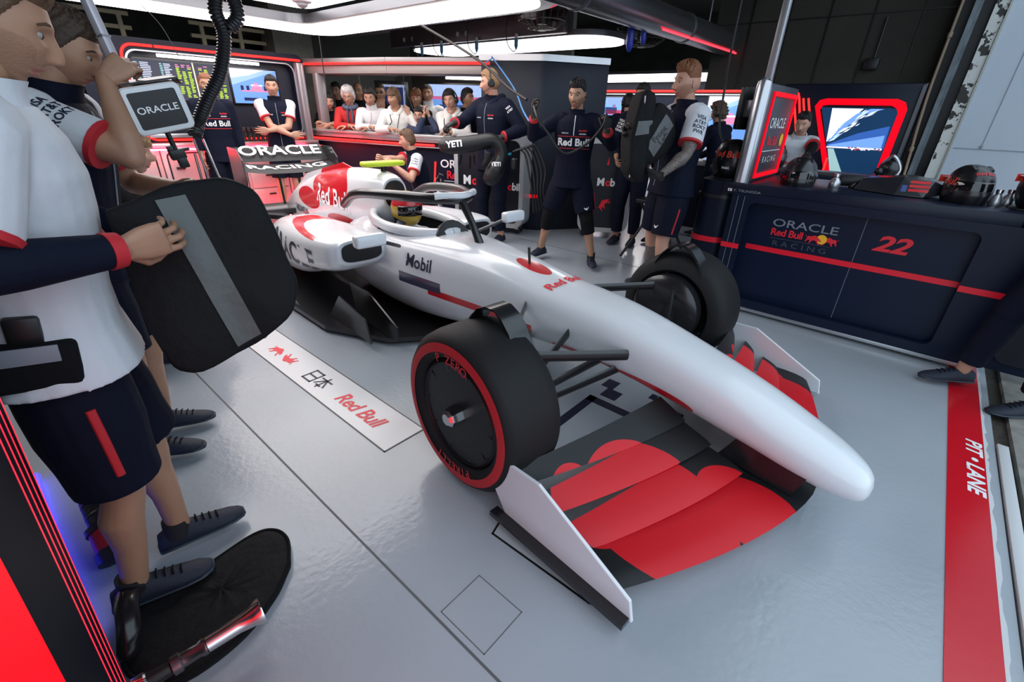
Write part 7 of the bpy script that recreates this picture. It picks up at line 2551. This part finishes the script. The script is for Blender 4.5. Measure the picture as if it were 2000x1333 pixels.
# ================================================================ the people of the photograph
def tattoo_mat():
    m = mat('tattooed_skin', (0.40, 0.22, 0.15), 0.5)
    nt = m.node_tree
    b = nt.nodes['Principled BSDF']
    tc = nt.nodes.new('ShaderNodeTexCoord')
    t = nt.nodes.new('ShaderNodeTexNoise')
    t.inputs['Scale'].default_value = 26
    t.inputs['Detail'].default_value = 4
    t.inputs['Distortion'].default_value = 2.2
    nt.links.new(tc.outputs['Object'], t.inputs['Vector'])
    r = nt.nodes.new('ShaderNodeValToRGB')
    e = r.color_ramp.elements
    e[0].position, e[0].color = 0.36, (0.055, 0.06, 0.065, 1)
    e[1].position, e[1].color = 0.66, (0.10, 0.095, 0.09, 1)
    for p, c in ((0.44, (0.10, 0.10, 0.10, 1)), (0.475, (0.36, 0.22, 0.16, 1)), (0.50, (0.08, 0.08, 0.085, 1)), (0.58, (0.26, 0.18, 0.14, 1)), (0.60, (0.06, 0.065, 0.07, 1))):
        k = e.new(p)
        k.color = c
    nt.links.new(t.outputs['Fac'], r.inputs[0])
    nt.links.new(r.outputs[0], b.inputs['Base Color'])
    return m


def undersleeve(k, m, cuff=None, t1=.93):
    """long sleeve of the shirt underneath, from the short sleeve to the wrist"""
    def fn(ctx):
        a, e, w, _ = ctx['arm'][k]
        s = ctx['s']
        g = MB()
        seg_limb(g, a + (e - a) * .45, e, [.060 * s, .056 * s, .052 * s])
        seg_limb(g, e, e + (w - e) * t1, [.052 * s, .052 * s, .046 * s, .040 * s], round_ends=False)
        V, F = remeshed(g, .007, 3, .5)
        g = MB()
        g.add(V, F)
        g.build('undersleeve', m, ctx['root'], angle=80)
        if cuff:
            q = e + (w - e) * t1
            d = unit(w - e)
            MB().tube([q - d * .012, q + d * .016], [.043 * s, .040 * s], 18).build('cuff', cuff, ctx['root'])
    return fn


def kneepads(ctx):
    s = ctx['s']
    for k in (1, -1):
        a, kn, an, td = ctx['leg'][k]
        g = MB()
        u1, u2 = unit(a - kn), unit(an - kn)
        p = [kn + u1 * .14 * s, kn + u1 * .07 * s, kn + td * .006, kn + u2 * .08 * s, kn + u2 * .15 * s]
        g.tube(p, [.083 * s, .079 * s, .074 * s, .072 * s, .068 * s], 20)
        g.sphere(kn + td * .045 * s, (.035 * s, .055 * s, .08 * s), 14, axes=(td, np.cross((0, 0, 1), td), (0, 0, 1)))
        V, F = remeshed(g, .007, 4, .5)
        g = MB()
        g.add(V, F)
        g.build('knee_pad', M_blackmatt, ctx['root'], angle=80)


def arm(at=None, hand=None, pole=(-.4, 0, -1), **k):
    d = dict(pole=pole, **k)
    if at is not None:
        d['at'] = at
    if hand is not None:
        d['hand'] = hand
    return d


# --- mechanic in white at the left edge, carrying the padded cover
fg = person('person in white shirt and navy shorts at left edge carrying a black padded cover', (-1.6, .1), 80, headat=(-1.55, .145, 1.63), lean=6, head=(0, 24, 0), tone='tan', beard='brown', hair=('short', 'lightbrown'), res=.0065, face=110, build=1.14,
            arms={-1: arm(at=(-1.315, .185, 1.195), pole=(-.8, -.7, -.55), dirw=(-.10, .98, .12), palmw=(-.95, -.1, .1), curl=.45, thumb=.5, vox=.003), 1: arm(hand=(.27, .21, 1.13), pole=(-.6, .8, -.5), dir=(.8, -.4, -.2), palm=(-.2, -.9, .2), curl=.7)},
            feet={1: (.07, .11, 4), -1: (-.07, -.07, -2)},
            top=dict(mat=M_twhite, sleeve=.80, cuff=M_tred, hem=.05, ext=.022, flare=.012, name='polo_shirt', collar_mat=M_twhite), bottom=dict(mat=M_tshort, len=.93, flare=.034), gloves=(None, None),
            extras=[undersleeve(-1, M_tnavy, M_tred), undersleeve(1, M_tnavy, M_tred)])


def fg_details(c):
    sv = bvh_of([c['shirt']])
    lf, up, fw, s = c['lf'], c['up'], c['fw'], c['s']
    # dark sponsor words down the near flank and shoulder, red piping line on the chest
    a, e, w, _ = c['arm'][-1]
    d = unit(e - a)
    n = unit(-lf - d * (-lf @ d))
    r = np.cross(-d, n)
    for i, wd in enumerate(('VISA', 'AT&T', 'ROKT', 'PWR')):
        text(wd, c['shirt'], a + d * (.03 + .052 * i) * s + n * .03, r, -d, .036, M_ntext, bold=.02, surf=sv, lift=.004)
    pts = []
    for i in range(14):
        p = c['hip'] + up * .29 * s + rot(up, math.radians(-100 + 12 * i)) @ fw * .0
        dr = rot(up, math.radians(-110 + 14 * i)) @ fw
        h = sv.ray_cast(Vector(p + dr * .5), Vector(-dr), .6)
        if h[0] is not None:
            pts.append(np.array(h[0]) + dr * .001)
    MB().tube(pts, .007, 8).build('piping', M_tred, c['shirt'])
    # belt pouch with radio, side stripe of the shorts
    q = c['hip'] + up * .03 - lf * .19 * s - fw * .03
    t = MB().obox(q, fw, lf, up, (.16, .07, .11)).build('belt_pouch', M_cblack, c['root'], bevel=.015, seg=3)
    MB().obox(q + up * .08, fw, lf, up, (.06, .03, .07)).build('radio', M_black, t, bevel=.008)
    MB().obox(q + up * .035 - lf * .037, fw, lf, up, (.10, .004, .04)).build('badge', M_gtext, t, bevel=.001)
    a, kn, an, td = c['leg'][-1]
    pv = bvh_of([c['pants']])
    d = unit(kn - a)
    sd = unit(-c['l1'] + .25 * c['f1'])
    pts = []
    for i in range(10):
        p = a + d * (.08 + .025 * i) * s
        h = pv.ray_cast(Vector(p + sd * .3), Vector(-sd), .5)
        if h[0] is not None:
            pts.append(np.array(h[0]) + sd * .001)
    MB().tube(pts, .010, 8, flat=.5).build('side_stripe', M_tred, c['pants'])


fg_details(fg)

# --- man holding the lamp pole
person('person in navy vest with white sleeves gripping the silver lamp pole', (-2.3, .3), 62, headat=(-2.32, .37, 1.635), lean=10, head=(0, 26, 0), tone='tan', hair=('short', 'brown'), res=.007, face=96, build=1.08,
       arms={-1: arm(at=(-2.145, .415, 1.55), pole=(.5, -.5, -1.0), dirw=(.0, .70, .55), palmw=(-.9, .35, -.3), curl=1.1, thumb=.9, vox=.0034), 1: arm(hand=(.34, .08, 1.18), pole=(-.2, .6, -1), curl=.5)},
       top=TEAM(sleeve=.72), bottom=SHORTS, extras=[earpiece, sleeve_print(-1, ('VISA', 'AT&T', 'ROKT'), M_ntext, .034, out=(.9, .1, .5))])

# --- face peeking out low behind him
person('fair haired person in black crouching low behind the pole holder', (-3.3, .65), 60, h=1.76, headat=(-3.35, .66, 1.235), lean=20, head=(0, 8, 0), tone='fair', hair=('fringe', 'blond'), top=TEAM(sleeve_mat=None, cuff=None, mat=M_cblack), bottom=TROUS, extras=[earpiece])

# --- two men at the rear wall
person('person in dark team jersey standing before the timing screen behind the hose', (-6.6, 2.2), -10, headat=(-6.64, 2.22, 1.66), head=(-6, 6, 0), tone='warm', beard='ginger', hair=('crop', 'ginger'),
       top=dict(mat=M_tnavy, sleeve=1.8, name='jersey', hem=.10), bottom=SHORTS, extras=[chest_bar, logos([('Red Bull', 0, .34, .085, M_wtext, .02)] + CHEST)])
person('young person in navy vest with crossed arms before the blue screen', (-6.84, 3.06), -22, headat=(-6.86, 3.06, 1.685), head=(-4, 4, 0), tone='light', hair=('short', 'black'),
       arms={1: arm(hand=(.21, -.13, 1.17), pole=(.2, 1, -.9), dir=(.1, -1, .05), palm=(-1, 0, .1), curl=.25), -1: arm(hand=(.235, .12, 1.12), pole=(.2, -1, -.9), dir=(-.1, 1, .1), palm=(-1, 0, .0), curl=.25)},
       top=TEAM(), bottom=SHORTS, extras=[logos(CHEST), sleeve_print(1, ('VISA', 'AT&T', 'ROKT'), M_ntext), sleeve_print(-1, ('VISA', 'AT&T', 'ROKT'), M_ntext)])

# --- the guests behind the viewing counter
GR = 'guests behind the viewing counter'
LEANF = dict(lean=16)


def guest(label, at, yaw=-48, front=True, **k):
    k.setdefault('bottom', dict(mat=M_cgrey, len=1.85))
    k.setdefault('lean', 16 if front else 4)
    return person(label, (at[0], at[1]), yaw, headat=at, group=GR, res=k.pop('res', .009), face=72, headk=1.05, **k)


fold = {1: arm(hand=(.40, -.02, 1.215), pole=(0, 1, -.6), dir=(.3, -1, 0), palm=(0, 0, -1), curl=.4), -1: arm(hand=(.42, .04, 1.225), pole=(0, -1, -.6), dir=(.3, 1, 0), palm=(0, 0, -1), curl=.4)}
guest('person with long black hair in dark top leaning at the left end of the counter', (-7.329, 4.105, 1.53), -40, h=1.64, tone='light', hair=('long', 'black'), head=(10, 4, 6), arms={1: arm(hand=(.30, -.06, 1.23), pole=(0, 1, -.6), curl=.5), -1: arm(hand=(.32, .04, 1.24), pole=(0, -1, -.6), curl=.5)}, top=dict(mat=M_cblack, sleeve=.5, name='top'))
guest('dark haired person in black standing behind the long haired one', (-7.962, 4.606, 1.696), -40, False, tone='warm', hair=('short', 'black'), head=(-8, 0, 0), top=dict(mat=M_cblack, sleeve=1.85))
guest('white haired person in bright red top with a grey blue scarf', (-6.944, 4.207, 1.612), -44, tone='light', hair=('fluffy', 'white'), head=(0, 10, 0), arms=fold, top=dict(mat=M_credj, sleeve=1.86, name='cardigan'), extras=[scarf, glasses])
guest('balding person with glasses and dark top behind the red one', (-7.441, 4.695, 1.701), -44, False, tone='tan', hair=('rim', 'brown'), top=dict(mat=M_cblack, sleeve=1.85), extras=[glasses])
guest('person in white zip jacket with pink zip leaning on folded hands', (-6.546, 4.314, 1.606), -46, tone='tan', hair=('short', 'black'), head=(0, 16, 0), arms=fold, top=dict(mat=M_cjack, sleeve=1.88, name='jacket', zip=1, zip_mat=mat('pink_zip', (.5, .03, .12), .6), collar_h=.07))
guest('person in dark glasses with both hands before the mouth', (-6.934, 4.773, 1.684), -46, False, tone='tan', hair=('crop', 'brown'), arms={1: arm(hand=(.15, .04, 1.47), pole=(.3, 1, -1), dir=(-.1, -.15, 1), palm=(-1, -.3, 0), curl=.2), -1: arm(hand=(.15, -.04, 1.47), pole=(.3, -1, -1), dir=(-.1, .15, 1), palm=(-1, .3, 0), curl=.2)}, top=dict(mat=M_cblack, sleeve=1.85), extras=[lambda c: glasses(c, True)])
guest('brown haired person in white hoodie with one raised fist', (-6.076, 4.396, 1.60), -52, tone='tan', hair=('fringe', 'lightbrown'), head=(-26, 4, 0), lean=12,
      arms={1: arm(hand=(.18, .20, 1.42), pole=(.4, .8, -1), dir=(-.4, -.2, .9), palm=(-.5, -.8, 0), curl=.8), -1: arm(hand=(.40, .0, 1.22), pole=(0, -1, -.6), dir=(.3, 1, 0), palm=(0, 0, -1), curl=.4)}, top=dict(mat=M_chood, sleeve=1.88, name='hoodie', hood=True, collar=False, ext=.022), extras=[lanyard])
guest('reddish haired person in dark clothes behind the hoodie wearer', (-6.326, 4.993, 1.62), -50, False, tone='tan', hair=('fringe', 'ginger'), top=dict(mat=M_cblack, sleeve=1.85))
guest('person with cropped hair in a white high collared jacket at the rear', (-6.263, 5.165, 1.69), -50, False, tone='warm', hair=('crop', 'brown'), top=dict(mat=M_cjack, sleeve=1.85, collar_h=.07, name='jacket'))
guest('child in dark blue with clasped hands raised beside the face', (-5.732, 4.551, 1.392), -52, h=1.50, tone='light', hair=('short', 'black'), head=(0, 4, 0), lean=10,
      arms={1: arm(hand=(.18, .16, 1.40), pole=(.3, .6, -1), dir=(-.1, -.3, 1), palm=(-.2, -1, 0), curl=.3), -1: arm(hand=(.21, .10, 1.40), pole=(.5, -.2, -1), dir=(-.1, .1, 1), palm=(-.2, 1, 0), curl=.3)}, top=dict(mat=M_cblue, sleeve=1.88, name='pullover'))
guest('black haired person in white hoodie with one hand over the mouth', (-5.267, 4.731, 1.595), -56, tone='light', hair=('short', 'black'), head=(-4, 6, -8), lean=12,
      arms={-1: arm(hand=(.14, -.02, 1.44), pole=(.3, -1, -1), dir=(-.05, .35, 1), palm=(-1, .2, 0), curl=.35), 1: arm(hand=(.40, .04, 1.22), pole=(0, 1, -.6), dir=(.3, -1, 0), palm=(0, 0, -1), curl=.4)}, top=dict(mat=M_chood, sleeve=1.88, name='hoodie', hood=True, collar=False, ext=.022), extras=[lanyard, headphones])
guest('dark haired person turned aside in team navy beside the column', (-5.264, 5.056, 1.631), 10, False, tone='tan', hair=('short', 'black'), top=dict(mat=M_tnavy, sleeve=1.85), extras=[])

# --- crouching mechanic behind the car
person('crouching mechanic in navy vest with white sleeves beside the viewing counter', (-5.1, 3.85), -118, h=1.78, headat=(-5.1, 3.85, 1.125), lean=14, head=(-12, 8, 0), tone='fair', hair=('short', 'lightbrown'), res=.007,
       arms={1: arm(at=(-4.95, 3.50, .87), pole=(0, .6, -1), curl=.7), -1: arm(at=(-5.10, 3.42, .94), pole=(0, -.6, -1), curl=.7)}, knees=((1, .3, .4), (1, -.3, .4)), feet={1: (.10, .15, 8), -1: (-.16, -.14, -8)},
       top=TEAM(), bottom=SHORTS, gloves=(None, None), extras=[sleeve_print(1, ('VISA', 'AT&T', 'ROKT'), M_ntext, .03, out=(.6, -.75, .1)), logos(CHEST)])

# --- headset man with the hoses
hs = person('tall fair person in navy jacket with headset holding padded black hoses', (-4.0, 4.15), -88, headat=(-4.0, 4.19, 1.765), lean=2, head=(-46, 8, 0), tone='fair', hair=('short', 'blond'), res=.007, face=96, build=1.12,
            arms={-1: arm(at=(-4.14, 3.76, 1.36), pole=(-.3, -1, -.7), dirw=(-.2, -.7, -.3), palmw=(0, .1, -1), curl=.9), 1: arm(at=(-3.70, 4.05, 1.23), pole=(-.5, .8, -.6), dirw=(-.5, -.8, -.25), palmw=(-.6, .5, -.3), curl=.9)},
            top=dict(mat=M_tnavy, sleeve=1.86, cuff=M_tred, name='jacket', zip=1, hood=True, ext=.024, hem=.12), bottom=TROUS, gloves=(M_glove, M_glove), feet={1: (0, .13, 12), -1: (.05, -.13, -10)},
            extras=[headphones, logos(CHEST), sleeve_print(1, ('VISA', 'AT&T'), M_wtext, .03, out=(.6, -.7, .1))])

# --- mechanic with knee pads
kn = person('bearded mechanic with black knee pads holding a cable with raised gloved hands', (-2.85, 4.02), -62, headat=(-2.77, 4.10, 1.645), lean=0, head=(-14, 8, 0), tone='warm', beard='black', hair=('fade', 'black'), res=.0065, face=110, build=1.10, headk=1.06,
            arms={-1: arm(at=(-2.98, 3.72, 1.47), pole=(-.2, -.8, -1), dirw=(-.15, -.1, .95), palmw=(.5, .4, 0), curl=.8), 1: arm(at=(-2.37, 4.03, 1.37), pole=(-.2, .8, -1), dirw=(.0, .0, 1), palmw=(-.7, .2, 0), curl=.9)},
            feet={1: (.05, .30, 12), -1: (-.10, -.30, -30)},
            top=dict(mat=M_tnavy, sleeve=1.84, cuff=M_tred, name='jersey', zip=2, hem=.10, ext=.018, zip_mat=M_wtext), bottom=dict(mat=M_tshort, len=.80, flare=.026), gloves=(M_glove, M_glove),
            extras=[kneepads, chest_bar, earpiece, shorts_mark(1), logos([('Red Bull', 0, .34, .092, M_wtext, .03)] + CHEST)])

# --- men behind the trolley
person('person in dark trousers half hidden behind the padded cover of the tattooed mechanic', (-2.76, 5.3), -80, headat=(-2.74, 5.36, 1.69), head=(-10, 4, 0), tone='tan', hair=('short', 'black'), arms={-1: arm(hand=(.22, -.16, 1.05), pole=(-.5, -.6, -.8), curl=.5), 1: arm(hand=(.26, .1, 1.1), pole=(-.5, .6, -.8), curl=.5)},
       top=dict(mat=M_tnavy, sleeve=1.86, name='jacket'), bottom=TROUS, extras=[sleeve_print(-1, ('VISA', 'AT&T', 'ROKT', 'HONDA'), M_wtext, .036, out=(.1, -1, .1))])
person('balding person in navy jacket with headset looking out behind the tattooed mechanic', (-2.45, 5.7), -95, headat=(-2.45, 5.75, 1.605), head=(-22, 10, 0), tone='fair', hair=('rim', 'grey'), top=dict(mat=M_tnavy, sleeve=1.86, name='jacket', collar_h=.07), bottom=TROUS, extras=[headphones])
person('dark haired person with headphones in front of the bright far screen', (-4.05, 7.47), 120, headat=(-4.05, 7.47, 1.66), head=(0, 5, 0), tone='tan', hair=('short', 'black'), top=dict(mat=M_tnavy, sleeve=1.86, name='jacket'), bottom=TROUS, extras=[headphones])

# --- tattooed mechanic with the second padded cover
tat = person('tattooed red haired mechanic in navy vest hugging a folded black cover', (-1.7, 4.05), -128, headat=(-1.69, 4.02, 1.735), lean=-2, head=(2, 4, 0), tone='fair', beard='ginger', hair=('fade', 'ginger'), res=.0065, face=110, build=1.24, headk=1.08,
             arms={-1: arm(at=(-1.95, 3.62, 1.36), pole=(-.2, -1, -.7), dirw=(.25, -.5, .55), palmw=(.5, -.25, -.1), curl=.6), 1: arm(at=(-1.60, 3.60, 1.08), pole=(-.3, .5, -1), dirw=(-.85, .05, .1), palmw=(-.2, .5, .5), curl=.5)},
             tattoo=(tattoo_mat(), ('armL', 'armR', 'legR')), feet={1: (.05, .16, 10), -1: (-.02, -.16, -14)},
             top=TEAM(sleeve=.74, ext=.018, collar_h=.055), bottom=dict(mat=M_tshort, len=.88, flare=.036), gloves=(M_glove, M_glove),
             extras=[sleeve_print(1, ('VISA', 'AT&T', 'ROKT', 'PWR'), M_ntext, .038, out=(.68, -.7, .15)), shorts_mark(1)])

# --- far right people
person('curly haired person with headphones working at the grey bench', (-2.35, 6.5), 165, headat=(-2.30, 6.62, 1.55), lean=10, head=(10, 12, 0), tone='light', hair=('curly', 'lightbrown'), arms={1: arm(hand=(.38, .1, 1.0), pole=(-.6, .6, -.6)), -1: arm(hand=(.38, -.1, 1.0), pole=(-.6, -.6, -.6))}, top=dict(mat=M_tnavy, sleeve=1.86, name='jacket'), bottom=TROUS, extras=[headphones])
person('person in white team polo leaning on the rear bench before the red framed screen', (-1.37, 6.8), -62, h=1.80, headat=(-1.37, 6.9, 1.46), lean=24, head=(-30, 14, 0), tone='fair', beard='brown', hair=('fade', 'black'), res=.007, face=96,
       arms={1: arm(at=(-1.12, 6.22, 1.08), pole=(-.5, .8, .2), curl=.3, dirw=(.1, -1, -.3), palmw=(0, 0, -1)), -1: arm(at=(-1.62, 6.20, 1.08), pole=(-.5, -.8, .2), curl=.3, dirw=(-.1, -1, -.3), palmw=(0, 0, -1))},
       top=dict(mat=M_twhite, sleeve=.66, cuff=M_tred, name='polo_shirt', ext=.02), bottom=TROUS, gloves=(M_glove, M_glove),
       extras=[undersleeve(1, M_cblack), undersleeve(-1, M_cblack), logos([('Red Bull', 0, .32, .085, M_rtext, .02), ('HONDA', .08, .43, .02, M_rtext, .02)])])
person('person in dark trousers striding out past the counter at the right edge', (0.80, 3.78), -150, h=1.84, tone='light', hair=('short', 'black'), feet={1: (.02, .14, 8), -1: (.22, -.16, 0)}, top=dict(mat=M_tnavy, sleeve=1.86, name='jacket'), bottom=TROUS)
